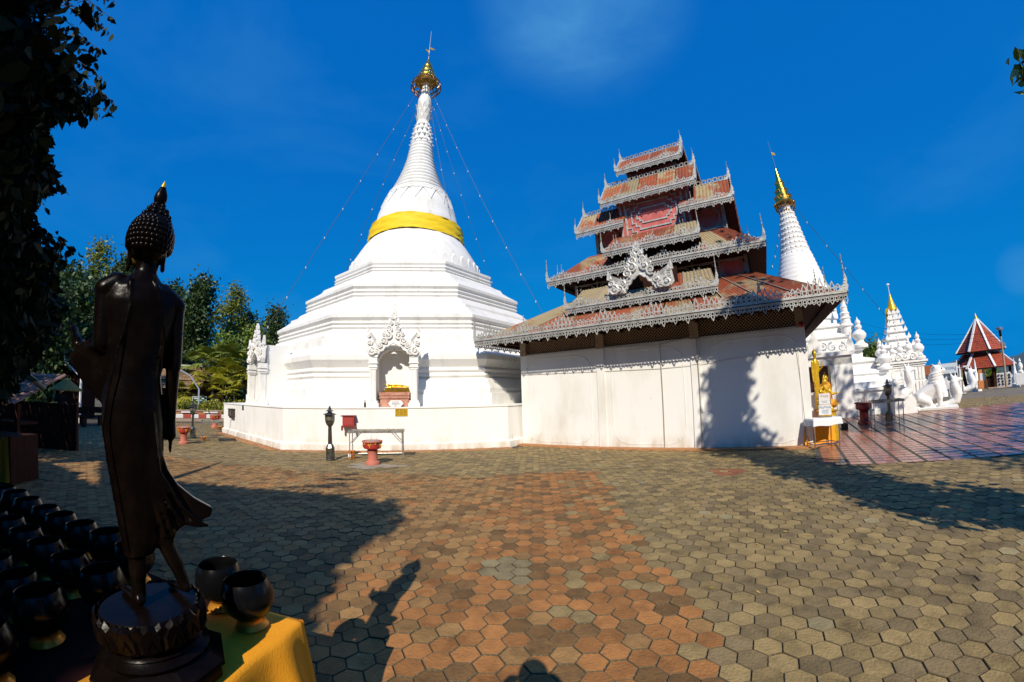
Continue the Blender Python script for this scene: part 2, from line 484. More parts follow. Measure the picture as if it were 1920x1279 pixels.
# ------------------------------------------------------------------ hexagonal paving
def pav_mat(name, col, col2, src):
    dk = tuple(c * .42 for c in col2)
    m = mat(name, col, 0.82, col2=col2, nscale=9, nlo=0.40, nhi=0.66, rnd=src, rndamt=0.20, bump=0.5, bscale=48,
            col3=dk, n3=3.4, n3lo=0.50, n3hi=0.80, spec=0.25)
    nt = m.node_tree
    gp = nt.nodes.new('ShaderNodeNewGeometry')
    for l in list(nt.links):
        if l.from_node.type == 'TEX_COORD':
            nt.links.new(gp.outputs['Position'], l.to_socket)
    return m
PC = {'terra': ((0.375, 0.165, 0.050), (0.295, 0.132, 0.043)), 'brown': ((0.205, 0.112, 0.040), (0.15, 0.085, 0.034)),
      'ochre': ((0.33, 0.185, 0.066), (0.255, 0.145, 0.053)), 'tan': ((0.308, 0.220, 0.092), (0.235, 0.168, 0.071)), 'tandark': ((0.225, 0.163, 0.078), (0.175, 0.128, 0.062)),
      'pale': ((0.30, 0.245, 0.125), (0.24, 0.19, 0.10)), 'redp': ((0.31, 0.115, 0.055), (0.25, 0.10, 0.05))}
joint_dirt = mat('joint_dirt', (0.095, 0.070, 0.036), 0.95, col2=(0.26, 0.22, 0.15), nscale=60, nlo=0.57, nhi=0.66)
PK = list(PC)
PM1 = {k: pav_mat('paver_' + k, *PC[k], 'object') for k in PK}
PM2 = {k: pav_mat('far_paver_' + k, *PC[k], 'island') for k in PK}
HEX = 0.180
rho = RAD(-33.0)
h1 = Vector((math.cos(rho), math.sin(rho), 0)); h2 = Vector((-math.sin(rho), math.cos(rho), 0))
def paved(P):
    x, y = P.x, P.y
    if y < 0.05 or abs(math.degrees(math.atan2(x, y))) > (88 if math.hypot(x, y) < 7 else 70): return False
    d = P - AX
    c, s = math.cos(-CH_RZ), math.sin(-CH_RZ)
    lx, ly = c * d.x - s * d.y, s * d.x + c * d.y
    ap = max(abs(lx), abs(ly), (abs(lx) + abs(ly)) / math.sqrt(2))
    if ap < 9.37 * T8 + 0.42 and x < 2.0: return False
    s_, yy = hall_inv(P)
    if yy > -0.36 and -2.5 < s_ < 9.2: return False
    if yy > 0 and -3.5 < s_ < 9.0: return False
    q = P - TO
    e1, e2 = q.dot(TE1), q.dot(TE2)
    if -0.02 < e1 < 9.75 and e2 > -0.15: return False
    if s_ > 8.4 and yy > 0 and e2 < 0: return False
    if x < -20 or x > 24 or y > 27: return False
    return True
def pclass(P):
    x, y = P.x, P.y
    e = 1.21 + 0.075 * (y - 2.2) + 0.06 * math.sin(y * 3.1) + random.uniform(-.09, .09)
    far = 8.05 + 0.12 * math.sin(x * 2.0) + random.uniform(-.12, .12) - 0.02 * x
    if -0.35 < x < 0.09 and 3.30 < y < 3.82 and abs((x + .12)) + abs(y - 3.55) * .9 < 0.34: return 'pale'
    if math.hypot(x - 4.0, (y - 6.75) * 0.9) < 0.33: return 'redp' if random.random() < .7 else 'tan'
    if x < e and y < far:
        fade = smooth01((abs(x + 1.2) - 1.2) / 2.5) * 0.5
        w = random.random()
        t = 0.30 + 0.25 * math.sin(x * 1.7 + y * 0.9)
        if w < 0.14 + 0.20 * max(0, t): return 'brown'
        if random.random() < .12 + .75 * smooth01((e - 1.15 - x) / 1.1) * smooth01((y - 2.4) / 1.8): return 'ochre'
        return 'terra' if random.random() > fade * 0.6 else 'tan'
    w = random.random()
    if w < 0.30: return 'tandark'
    return 'pale' if w > 0.985 else 'tan'
cells = []
for i in range(-230, 231):
    for j in range(-230, 231):
        P = h1 * ((i + (j % 2) * 0.5) * HEX) + h2 * (j * HEX * 0.8660254)
        if P.y < 0.05 or P.length > 27: continue
        if paved(P): cells.append(P)
cells.sort(key=lambda p: p.length)
pav = empty('paving')
tag(pav, 'court paved with hexagonal terracotta and grey concrete blocks', 'paving', kind='structure')
hexdir = [h1 * math.cos(RAD(30 + 60 * k)) + h2 * math.sin(RAD(30 + 60 * k)) for k in range(6)]
def hexmesh(name):
    mb = MB(); Ro, Ri = (HEX - 0.005) / 2 / 0.8660254, (HEX - 0.0125) / 2 / 0.8660254
    v = [hexdir[k] * Ro + Vector((0, 0, -0.03)) for k in range(6)] + [hexdir[k] * Ro + Vector((0, 0, -0.004)) for k in range(6)] + [hexdir[k] * Ri for k in range(6)]
    f = [tuple(range(12, 18))]
    for a in (0, 6):
        for k in range(6):
            f.append((a + k, a + (k+1) % 6, a + 6 + (k+1) % 6, a + 6 + k))
    mb.add(v, f); mb.mi = [0] + [1] * 12
    return mb.mesh(name)
hexm = {k: hexmesh('paver') for k in PK}
for k in PK: hexm[k].materials.append(PM1[k]); hexm[k].materials.append(joint_dirt)
n_ind = 300
def in_view(P):
    d = (P - EYEP).normalized(); f = d.dot(fwd); th = math.acos(max(-1, min(1, f))); r = 2 * F_PX * math.tan(th / 2); X, Y = d.dot(rt), d.dot(up); n_ = math.hypot(X, Y)
    return -30 < 960 + r * X / n_ < 1950 and 639.5 - r * Y / n_ < 1320
seen = [P for P in cells if in_view(P)]
shown = [P for P in seen if P.x > -0.75]
near = set(id(P) for P in shown[:n_ind])
for P in shown[:n_ind]:
    k = pclass(P)
    o = link('paver', hexm[k], None, pav, (P.x, P.y, random.uniform(-.005, .004)), (random.gauss(0, .013), random.gauss(0, .013), 0))
base_v = np.array([tuple(v.co) for v in hexm['terra'].vertices], np.float32)
def far_pavers(cl, pts):
    nP = len(pts)
    ofs = np.array([(p.x, p.y, zg(p.x, p.y) + random.uniform(-.005, .004)) for p in pts], np.float32)
    tilt = rng.normal(0, 0.012, (nP, 2)).astype(np.float32)
    v = base_v[None] + ofs[:, None, :]
    v[:, :, 2] += base_v[None, :, 0] * tilt[:, :1] + base_v[None, :, 1] * tilt[:, 1:]
    mb = MB(); mb.v = [tuple(x) for x in v.reshape(-1, 3)]
    F0 = [tuple(p.vertices) for p in hexm['terra'].polygons]
    return mb, F0, nP
rest = {k: [] for k in PK}
for P in seen:
    if id(P) not in near: rest[pclass(P)].append(P)
mb = MB(); 
for q, k in enumerate(PK):
    if not rest[k]: continue
    m2, F0, nP = far_pavers(k, rest[k])
    b0 = len(mb.v); mb.v += m2.v
    for i in range(nP):
        b = b0 + 18 * i
        for qf, f in enumerate(F0): mb.f.append(tuple(b + x for x in f)); mb.mi.append(q if qf == 0 else len(PK))
o = mb.build('far_pavers', [PM2[k] for k in PK] + [joint_dirt], pav)
tag(o, kind='stuff')
# bedding seen in the joints
mb = MB(); vs = []
for r in (0.0, 5, 10, 15, 20, 25, 30):
    for k in range(41):
        a = RAD(-90 + 180 * k / 40)
        x, y = r * math.sin(a), r * math.cos(a)
        vs.append((x, y, zg(x, y) - 0.014))
fs = [(i*41+k, (i+1)*41+k, (i+1)*41+k+1, i*41+k+1) for i in range(6) for k in range(40)]
o = link('joint_bedding', mesh_np('joint_bedding', vs, fs), soil, pav)

# ------------------------------------------------------------------ tiled terrace on the right
tile_m = mat('terrace_tile', (0.43, 0.155, 0.085), 0.20, col2=(0.33, 0.15, 0.10), nscale=3, rnd='object', rndamt=0.22, spec=0.6, bump=0.05, bscale=20)
tile_far = mat('far_terrace_tile', (0.43, 0.155, 0.085), 0.20, col2=(0.33, 0.15, 0.10), nscale=3, rnd='island', rndamt=0.22, spec=0.6, bump=0.05, bscale=20)
pebble = mat('pebble_band', (0.055, 0.048, 0.033), 0.85, col2=(0.11, 0.095, 0.065), nscale=60, bump=0.6, bscale=90)
ter = empty('tiled_terrace')
tag(ter, 'glossy terracotta tile terrace with dark pebble bands', 'terrace', kind='structure')
mb = MB()
cs = [TO + TE1 * a + TE2 * b for a, b in ((0, -.12), (9.75, -.12), (9.75, 14), (0, 14))]
mb.add([(p.x, p.y, -0.0035) for p in cs] + [(p.x, p.y, -0.03) for p in cs], [(3, 2, 1, 0)])
mb.build('pebble_bed', pebble, ter)
tiles = []
b = 0.02
while b < 13.5:
    a = 0.04
    while a < 9.6:
        for h in (0, 1):
            C = TO + TE1 * (a + .10) + TE2 * (b + .10 + h * .205)
            if hall_inv(C)[0] > 8.55 and abs(math.degrees(math.atan2(C.x, C.y))) < 68.5: tiles.append(C)
        a += 0.270
    b += 0.475
tiles.sort(key=lambda p: p.length)
Mt = Matrix.Rotation(-TA, 4, 'Z')
mt = MB().bevbox((0, 0, 0), (0.199, 0.199, 0.012), 0.002, Mt).mesh('tile'); mt.materials.append(tile_m)
for C in tiles[:300]:
    link('tile', mt, None, ter, (C.x, C.y, -0.0055 + random.uniform(-.0006, .0006)), (random.gauss(0, .0012), random.gauss(0, .0012), 0))
mb = MB()
for C in tiles[300:]:
    mb.bevbox((0, 0, 0), (0.199, 0.199, 0.012), 0.002, Matrix.Translation((C.x, C.y, -.0055 + random.uniform(-.0006, .0006))) @ Mt)
tag(mb.build('far_tiles', tile_far, ter), kind='stuff')

# brick edging at the foot of pagoda platform and hall
ed = empty('brick_edging')
tag(ed, 'orange clay brick strip at the foot of the white walls', 'brick edging', kind='structure')
mb = MB()
def brick_rows(a, b, width, sz=(0.10, 0.05)):
    a, b = Vector(a), Vector(b)
    d = (b - a).normalized(); n = Vector((d.y, -d.x, 0)); L = (b - a).length
    ang = math.atan2(d.y, d.x)
    rows = int(width / (sz[1] + .006))
    for j in range(rows):
        nb = int(L / (sz[0] + .006))
        for i in range(nb):
            p = a + d * ((i + .5 + .5 * (j % 2)) * (sz[0] + .006)) + n * ((j + .5) * (sz[1] + .006))
            mb.box((0, 0, 0), (sz[0], sz[1], 0.03), Matrix.Translation((p.x, p.y, -0.008 + random.uniform(-.004, .004))) @ Matrix.Rotation(ang + random.gauss(0, .02), 4, 'Z'))
def octc(k, R=9.37):
    a = CH_RZ + RAD(-90 - 22.5 + 45 * k)
    return AX + Vector((math.cos(a) * R, math.sin(a) * R, 0))
brick_rows(octc(-1, 9.46), octc(0, 9.46), 0.42); brick_rows(octc(0, 9.46), octc(1, 9.46), 0.42)
brick_rows(hall(-0.4, 0), hall(8.5, 0), 0.36)
tag(mb.build('edging_bricks', brickm, ed), kind='stuff')

# ------------------------------------------------------------------ road on the east side, far hills
mb = MB(); vs = []; xs = []
edge0 = [(17.5, 9.5), (16.0, 13.0), (17.0, 16.5), (20, 20)]
for i, t in enumerate(np.linspace(0, 1, 14)):
    for j in range(10):
        a = RAD(52 + 30 * j / 9.0); r = 20.2 + 42 * t
        if j < 4: r = max(r, 20.2)
        x, y = r * math.sin(a), r * math.cos(a)
        vs.append((x, y, zg(x, y) - 0.004))
fs = [(i*10+k, (i+1)*10+k, (i+1)*10+k+1, i*10+k+1) for i in range(13) for k in range(9)]
tag(link('road', mesh_np('road', vs, fs, True), roadm), 'worn pale asphalt falling away towards the octagonal pavilion', 'road', kind='structure')
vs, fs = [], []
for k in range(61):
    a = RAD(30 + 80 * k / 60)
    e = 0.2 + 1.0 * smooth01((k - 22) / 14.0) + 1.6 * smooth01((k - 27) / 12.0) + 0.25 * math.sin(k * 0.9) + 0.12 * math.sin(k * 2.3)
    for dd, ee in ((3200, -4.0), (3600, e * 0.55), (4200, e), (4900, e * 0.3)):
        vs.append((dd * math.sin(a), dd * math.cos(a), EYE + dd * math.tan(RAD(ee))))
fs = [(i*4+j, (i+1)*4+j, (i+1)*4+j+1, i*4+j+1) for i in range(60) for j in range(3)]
tag(link('hills', mesh_np('hills', vs, fs, True), hillm), 'wooded mountain ridge tinted with haze blue far off on the right', 'hills', kind='structure')

# ================================================================== the large white pagoda
chedi = thing('white_pagoda', 'huge whitewashed octagonal pagoda with gilded spire and yellow sash', 'pagoda', AX, CH_RZ)
def octa(prof, name, parent, m=plaster, smooth=None):
    mb = MB(); mb.lathe(prof, 8, rot0=RAD(-90 - 22.5), caps=True)
    return mb.build(name, m, parent, smooth)
def roll(R, z0, z1, b=0.07, n=5):
    return [(R + b * math.sin(math.pi * k / n), z0 + (z1 - z0) * k / n) for k in range(n + 1)]
octa([(9.45, -0.1), (9.45, 0.19), (9.37, 0.23), (9.37, 1.29), (9.40, 1.30), (9.40, 1.335), (8.0, 1.34)], 'platform', chedi, plaster_wall)
t1 = [(8.36, 1.335), (8.36, 1.74), (8.26, 1.745), (8.26, 1.91), (8.05, 2.26), (7.90, 2.29)] + roll(7.90, 2.30, 2.47) + roll(7.90, 2.49, 2.66) + \
     [(7.90, 2.68), (8.10, 2.94), (8.10, 3.11), (7.65, 3.39), (7.47, 3.50), (7.47, 3.73), (7.37, 3.735), (7.37, 3.88), (6.9, 4.0)]
octa(t1, 'terrace_tier', chedi)
t2 = [(7.2, 3.86), (7.03, 4.14), (6.90, 4.18)] + roll(6.90, 4.20, 4.34) + roll(6.90, 4.36, 4.50) + [(6.90, 4.52), (7.02, 4.63), (7.02, 4.75), (6.63, 5.01), (6.40, 5.18), (6.38, 5.29), (5.9, 5.4)]
octa(t2, 'terrace_tier', chedi)
t3 = [(6.2, 5.27), (5.96, 5.56), (5.66, 5.73)] + roll(5.64, 5.75, 5.90) + roll(5.64, 5.92, 6.07) + [(5.64, 6.09), (5.74, 6.18), (5.74, 6.30), (5.36, 6.53), (4.98, 6.78), (4.86, 6.96), (4.4, 7.05)]
octa(t3, 'terrace_tier', chedi)
t4 = [(4.7, 6.94), (4.55, 7.10), (4.33, 7.24)] + roll(4.30, 7.25, 7.38) + roll(4.30, 7.40, 7.53) + [(4.30, 7.55), (4.36, 7.64), (4.36, 7.76), (3.3, 7.80)]
octa(t4, 'terrace_tier', chedi)
mb = MB()
mb.lathe([(3.62, 7.75), (3.66, 8.0), (3.60, 8.35), (3.42, 8.75), (3.16, 9.2), (2.92, 9.6), (2.74, 9.85), (2.66, 10.0), (2.60, 10.0), (2.56, 10.9), (2.46, 10.92), (2.46, 11.02), (2.40, 11.05), (2.40, 11.2),
          (2.33, 11.3), (2.26, 11.7), (2.10, 12.2), (1.90, 12.75), (1.82, 12.80), (1.86, 12.95), (1.80, 13.05)], 64)
mb.build('bell', plaster, chedi, 40)
# lotus petals modelled on the foot of the bell
def petal_ring(mb, R, z, n, w, h, out, lean=0.0, ph=0.0, th=0.05):
    for k in range(n):
        a = 2 * math.pi * (k + ph) / n
        c, s = math.cos(a), math.sin(a)
        prof = [(0, 0.0), (0.5, 0.12), (0.5, 0.55), (0.28, 0.85), (0, 1.0), (-0.28, 0.85), (-0.5, 0.55), (-0.5, 0.12)]
        vs = []
        for lay, ins in ((0, 1.0), (out, 0.72)):
            for px, pz in prof:
                t = px * w * ins; zz = z + (0.5 + (pz - 0.5) * ins) * h
                r = R + lean * (pz) + lay
                vs.append((c * r - s * t, s * r + c * t, zz))
        fs = [tuple(range(8, 16))] + [(i, (i+1) % 8, 8 + (i+1) % 8, 8 + i) for i in range(8)]
        mb.add(vs, fs)
mb = MB()
petal_ring(mb, 3.56, 7.85, 40, 0.52, 0.75, 0.10, -0.05)
petal_ring(mb, 3.36, 8.55, 40, 0.46, 0.60, 0.08, -0.28, 0.5)
petal_ring(mb, 3.04, 9.1, 40, 0.40, 0.42, 0.06, -0.20)
petal_ring(mb, 1.84, 12.82, 32, 0.30, 0.24, 0.05, -0.06)
for k in range(16):
    a = 2 * math.pi * k / 16; c, s = math.cos(a), math.sin(a)
    vs = []
    for px, zz in ((-.34, 12.80), (0, 12.05), (.34, 12.80)):
        r = 1.90 + (12.8 - zz) * 0.36
        for o_ in (-.02, 0.022): vs.append((c * (r + o_) - s * px, s * (r + o_) + c * px, zz))
    mb.add(vs, [(1, 3, 5), (0, 2, 3, 1), (2, 4, 5, 3), (4, 0, 1, 5)])
tag(mb.build('lotus_relief', plaster, chedi), kind='stuff')
# ringed spire
mb = MB()
key = [(1.80, 13.02), (1.56, 13.3), (1.26, 14.06), (1.02, 14.8), (0.83, 15.58), (0.72, 16.4), (0.655, 17.0)]
def interp(key, z):
    for (r0, z0), (r1, z1) in zip(key, key[1:]):
        if z0 <= z <= z1: return r0 + (r1 - r0) * (z - z0) / (z1 - z0)
    return key[-1][0]
prof, z, i = [], 13.02, 0
steps = 15
zz = [13.02 + (17.0 - 13.02) * (k / steps) ** 0.95 for k in range(steps + 1)]
for a, b in zip(zz, zz[1:]):
    for t in (0.03, 0.2, 0.5, 0.8, 0.97):
        r = interp(key, a + (b - a) * t)
        prof.append((r * (1.0 + 0.075 * math.sin(math.pi * t)) - 0.02, a + (b - a) * t))
mb.lathe(prof, 40)
mb.build('ringed_spire', plaster, chedi, 30)
mb = MB()
mb.lathe([(0.60, 16.95), (0.56, 17.6), (0.46, 18.3), (0.38, 18.55), (0.40, 18.9), (0.45, 19.6), (0.44, 20.3), (0.43, 20.6), (0.40, 20.75), (0.33, 20.95), (0.30, 21.3), (0.22, 21.9), (0.15, 22.3)], 28)
for z, r, n, ph, h in ((17.0, .60, 12, 0, .40), (17.45, .56, 12, .5, .40), (17.9, .50, 12, 0, .38), (18.3, .43, 11, .5, .34)):
    petal_ring(mb, r, z, n, 2 * math.pi * r / n * .95, h, 0.07, -0.08, ph)
    for k in range(n):
        a = 2 * math.pi * (k + ph) / n; c, s = math.cos(a), math.sin(a)
        mb.add([(c*(r) - s*.10, s*(r) + c*.10, z + .08), (c*r + s*.10, s*r - c*.10, z + .08), (c*(r+.20), s*(r+.20), z - .10), (c*r, s*r, z - .08)], [(0, 2, 1), (0, 3, 2), (3, 1, 2)])
for z, r, n, ph, h in ((18.75, .40, 9, 0, .5), (19.2, .43, 9, .5, .5), (19.65, .44, 9, 0, .5)):
    for k in range(n):
        a = 2 * math.pi * (k + ph) / n; c, s = math.cos(a), math.sin(a); w = .13
        mb.add([(c*(r-.02) - s*w, s*(r-.02) + c*w, z), (c*(r-.02) + s*w, s*(r-.02) - c*w, z), (c*(r+.03) + s*w*.9, s*(r+.03) - c*w*.9, z + h*.6), (c*(r+.16), s*(r+.16), z + h), (c*(r+.03) - s*w*.9, s*(r+.03) + c*w*.9, z + h*.6)], [(0, 1, 2, 3, 4), (4, 3, 2, 1, 0)])
mb.build('lotus_bud_neck', plaster, chedi, 35)
# gilded umbrella crown
crown = MB()
crown.lathe([(0.74, 22.28), (0.78, 22.33), (0.70, 22.42), (0.62, 22.72), (0.63, 22.75), (0.54, 22.95), (0.48, 23.2), (0.49, 23.24), (0.38, 23.5), (0.30, 23.8), (0.31, 23.83), (0.20, 24.1), (0.10, 24.45), (0.06, 24.6)], 28)
cr = crown.build('umbrella_crown', gold, chedi, 40)
mb = MB()
for k in range(20):
    a = 2 * math.pi * k / 20
    mb.ball((math.cos(a) * .77, math.sin(a) * .77, 22.30), .055, 6, 4)
    if k % 2 == 0:
        for q in range(5):
            t = q / 4; r = .80 + .28 * math.sin(math.pi * t * .9); z = 22.25 - 1.05 * t
            mb.ball((math.cos(a) * r * (1 - .35 * t), math.sin(a) * r * (1 - .35 * t), z), .045, 6, 4)
for zr, r, n in ((22.73, .64, 18), (23.22, .50, 14), (23.82, .32, 10)):
    for k in range(n):
        a = 2 * math.pi * (k + .5) / n
        mb.ball((math.cos(a) * r, math.sin(a) * r, zr), .04, 5, 4)
tag(mb.build('hanging_bells', gold, cr), kind='stuff')
mb = MB()
for z, r in ((22.1, .95), (21.75, 1.0), (21.45, .78)):
    mb.tube([(math.cos(2*math.pi*k/20) * r, math.sin(2*math.pi*k/20) * r, z) for k in range(21)], .04, 6, False)
for k in range(10):
    a = 2 * math.pi * (k + .5) / 10
    mb.tube([(math.cos(a) * .7, math.sin(a) * .7, 22.3), (math.cos(a) * 1.0, math.sin(a) * 1.0, 21.85), (math.cos(a) * .62, math.sin(a) * .62, 21.2), (math.cos(a) * .42, math.sin(a) * .42, 21.0)], .035, 5)
mb.build('crown_frame', mat('dark_red_gilt', (0.22, 0.07, 0.04), 0.4, 0.6, col2=(0.5, 0.3, 0.08), nscale=9), cr)
mb = MB()
mb.lathe([(0.07, 24.55), (0.05, 25.2), (0.035, 26.6), (0.03, 27.7), (0.005, 27.85)], 10)
mb.ball((0, 0, 25.0), .09, 8, 6)
mb.build('mast', chrome, cr)
mb = MB().prism([(0, 0), (.26, .04), (.42, .16), (.26, .20), (0, .22)], -.015, .015)
mb.build('weather_vane', goldpaint, cr, loc=(.02, 0, 25.7), rot=(0, 0, .5))
mb = MB().prism([(0, 0), (-.2, .05), (-.3, .16), (-.18, .18), (0, .2)], -.015, .015)
mb.build('weather_vane', goldpaint, cr, loc=(-.02, 0, 25.35), rot=(0, 0, .5))
# yellow sash: a thing draped round the bell
sash = MB()
prof = []
for k in range(9):
    t = k / 8; prof.append((2.735 - .11 * t + .02 * math.sin(k * 2.4), 9.98 + .93 * t))
n = 96
vs, fs = [], []
for i, (r, z) in enumerate(prof):
    for k in range(n):
        a = 2 * math.pi * k / n
        wv = .022 * math.sin(7 * a + i * 1.7) + .018 * math.sin(19 * a - i * 2.3) + .014 * math.sin(31 * a + i * 1.1)
        vs.append((math.cos(a) * (r + wv), math.sin(a) * (r + wv), z + (.05 * math.sin(3 * a + .7) if i in (0, 8) else .03 * math.sin(5 * a + i))))
fs = [(i*n+k, i*n+(k+1) % n, (i+1)*n+(k+1) % n, (i+1)*n+k) for i in range(8) for k in range(n)]
o = link('pagoda_wrap_cloth', mesh_np('pagoda_wrap_cloth', vs, fs, True), ysash, None, AX, (0, 0, CH_RZ))
tag(o, 'wide yellow cloth wrapped round the bell of the large pagoda', 'cloth')
# ------------------------------------------------------------------ carved work
LEAF_O = [(-.46, 0), (-.56, .22), (-.46, .46), (-.26, .62), (-.30, .74), (-.06, 1.0), (.10, .78), (.30, .66), (.28, .52), (.50, .40), (.54, .18), (.44, 0)]
LEAF_I = [(-.26, .10), (-.34, .24), (-.28, .42), (-.14, .52), (-.12, .60), (-.04, .74), (.05, .62), (.15, .52), (.17, .44), (.29, .36), (.31, .20), (.24, .10)]
def fret(mb, L, unit, h, y0, y1, down=False, peaks=None, band=0.024, alt=True):
    """pierced board: a band, a row of rings, slender curling leaves that rise towards each peak"""
    n = max(1, int(round(L / unit))); u = L / n; sg = -1 if down else 1
    if down: mb.span((0, y0, -band), (L, y1, 0))
    else: mb.span((0, y0, 0), (L, y1, band))
    gap = (L / max(1, len(peaks))) if peaks else 1.0
    for i in range(n):
        x = (i + .5) * u; fl = 1 if i % 2 else -1
        if peaks:
            d = min(abs(x - p) for p in peaks) / (gap / 2)
            hh = h * (.78 + 1.05 * max(0.0, 1 - d) ** 1.5); fl = 1 if min((p - x for p in peaks), key=abs) > 0 else -1
        else: hh = h * (1.12 if i % 3 == 0 else .74)
        hh *= random.uniform(.88, 1.14)
        if random.random() < .03: hh *= .45
        zc = band + u * .36; r = u * random.uniform(.43, .5)
        cir = [(math.cos(2 * math.pi * k / 8) , math.sin(2 * math.pi * k / 8)) for k in range(8)]
        mb.ring([(x + r * c, sg * (zc + r * s)) for c, s in cir], [(x + r * .60 * c, sg * (zc + r * .60 * s)) for c, s in cir], y0 + .002, y1 - .002)
        b0 = zc + r * .55; hl = max(.03, hh - b0)
        mb.ring([(x + fl * a * u * .92, sg * (b0 + b * hl)) for a, b in LEAF_O], [(x + fl * a * u * .8, sg * (b0 + b * hl)) for a, b in LEAF_I], y0, y1)
        if not down and i % 2 == 0:
            xx = i * u; out = [(xx + a * u * .42, sg * (b0 + b * hl * .55)) for a, b in LEAF_O]; mb.prism(out, y0 + .003, y1 - .003)
    return mb
def spike(h, r=0.03):
    mb = MB()
    mb.lathe([(r * 1.6, 0), (r * .8, h * .12), (r * .6, h * .3), (r * 1.3, h * .34), (r * .5, h * .38), (r * .45, h * .55), (r * 1.2, h * .58), (r * .4, h * .62), (r * .35, h * .74), (r * 1.0, h * .77), (r * .3, h * .8), (r * .25, h * .88), (r * .7, h * .9), (r * .1, h)], 8)
    return mb.mesh('finial', 40)
def horn(h, w, th=0.04):
    """upswept flame piece standing on the end of an eave; x outwards"""
    mb = MB()
    poly = [(-w, 0), (-w * .75, h * .12), (-w * .45, h * .20), (-w * .25, h * .42), (-w * .12, h * .72), (0, h), (w * .12, h * .85), (w * .20, h * .6), (w * .12, h * .42), (w * .24, h * .28), (w * .10, h * .10), (w * .14, 0)]
    mb.prism(poly, -th / 2, th / 2)
    for k in range(5):
        t = k / 5.0
        mb.ball((-w * .2 + w * .2 * t, 0, h * (.12 + .15 * k)), (w * .12, th * .9, w * .12), 6, 4)
    return mb
def scroll(mb, cx, cz, r, a0, turns=1.6, sgn=1, y=0.0, th=0.035):
    pts, rr = [], []
    n = 14
    for k in range(n + 1):
        t = k / n; a = a0 + sgn * turns * 2 * math.pi * t; q = r * (1 - .85 * t)
        pts.append((cx + math.cos(a) * q, y - .02 * t, cz + math.sin(a) * q)); rr.append(th * (1 - .45 * t) + .004)
    mb.tube(pts, rr, 5)
    mb.ball((cx, y - .02, cz), th * 1.0, 6, 4)
def flame(mb, x, z, h, w, lean, y=0.0, th=0.05):
    poly = [(x - w * .5, z), (x - w * .55, z + h * .3), (x - w * .2 + lean * .3, z + h * .65), (x + lean, z + h), (x + w * .2 + lean * .5, z + h * .6), (x + w * .5, z + h * .28), (x + w * .5, z)]
    mb.prism(poly, y - th / 2, y + th / 2)
def carved_gable(w, h, arch_h, arch_w, side_h, name, m, parent, loc, th=0.10, rot=None, sx=1.0):
    """pointed pediment of scrolls: centre peak h, side peaks side_h at +-w/2, lobed arch below"""
    mb = MB()
    half = [(arch_w * .5, 0), (w * .46, 0.02), (w * .50, side_h * .18), (w * .485, side_h * .55), (w * .47, side_h), (w * .42, side_h * .72), (w * .36, side_h * .42), (w * .31, side_h * .38),
            (w * .29, side_h * .62), (w * .25, side_h * .50), (w * .20, side_h * .62), (w * .15, h * .55), (w * .10, h * .72), (w * .05, h * .86), (0, h)]
    archp = [(0, arch_h), (arch_w * .10, arch_h * .92), (arch_w * .14, arch_h * .80), (arch_w * .24, arch_h * .78), (arch_w * .30, arch_h * .52), (arch_w * .40, arch_h * .46), (arch_w * .44, arch_h * .2)]
    # faceted backing between arch line and outline
    N = len(half)
    def archline(k):
        t = k / (N - 1.0) * (len(archp) - 1); i = min(int(t), len(archp) - 2); f = t - i
        p, q = archp[len(archp) - 1 - i], archp[len(archp) - 2 - i]
        return (p[0] + (q[0] - p[0]) * f, p[1] + (q[1] - p[1]) * f)
    for sg in (-1, 1):
        o_ = [(sg * a, b) for a, b in half]; i_ = [(sg * archline(k)[0], archline(k)[1]) for k in range(N)]
        i_[0] = (sg * arch_w * .5, -.001)
        for k in range(N - 1):
            q = [i_[k], o_[k], o_[k+1], i_[k+1]]
            if sg < 0: q = q[::-1]
            mb.prism(q, -th * .25, th * .5)
        for i in range(len(archp) - 1):
            a, b = archp[i], archp[i + 1]
            mb.tube([(sg * a[0], -th * .3, a[1]), (sg * (a[0] + b[0]) / 2 + sg * .01 * w, -th * .35, (a[1] + b[1]) / 2 - .015 * h), (sg * b[0], -th * .3, b[1])], w * .018, 5)
        # scrolls
        sc_ = [(w * .40, side_h * .20, w * .075, 1), (w * .435, side_h * .50, w * .045, -1), (w * .45, side_h * .74, w * .026, 1), (w * .31, side_h * .20, w * .055, -1), (w * .26, side_h * .40, w * .05, 1),
               (w * .18, arch_h + (h - arch_h) * .06, w * .062, -1), (w * .10, arch_h + (h - arch_h) * .22, w * .07, 1), (w * .17, arch_h + (h - arch_h) * .28, w * .045, 1), (w * .085, arch_h + (h - arch_h) * .44, w * .055, -1),
               (w * .06, arch_h + (h - arch_h) * .62, w * .042, 1), (w * .03, arch_h + (h - arch_h) * .78, w * .028, -1)]
        for x, z, r, d in sc_:
            scroll(mb, sg * x, z, r * 1.12, RAD(90) if d > 0 else RAD(-60), 1.5, sg * d, -th * .5, r * .27)
        # flame leaves along the outline
        for k in range(3, N - 1):
            a, b = half[k], half[k + 1]
            flame(mb, sg * (a[0] + b[0]) / 2, (a[1] + b[1]) / 2 - .02 * h, h * .11, w * .05, sg * w * .02, 0, th * .6)
        flame(mb, sg * w * .47, side_h * .9, h * .14, w * .035, sg * w * .012, 0, th * .6)
    flame(mb, 0, h * .93, h * .14, w * .04, 0, 0, th * .6)
    return mb.build(name, m, parent, None, loc, rot)

# ================================================================== hall with the tiered roof
hallo = thing('tiered_roof_hall', 'white walled hall with tiered rusty roof, red tower and silver fretwork eaves', 'hall', W0, HALL_RZ)
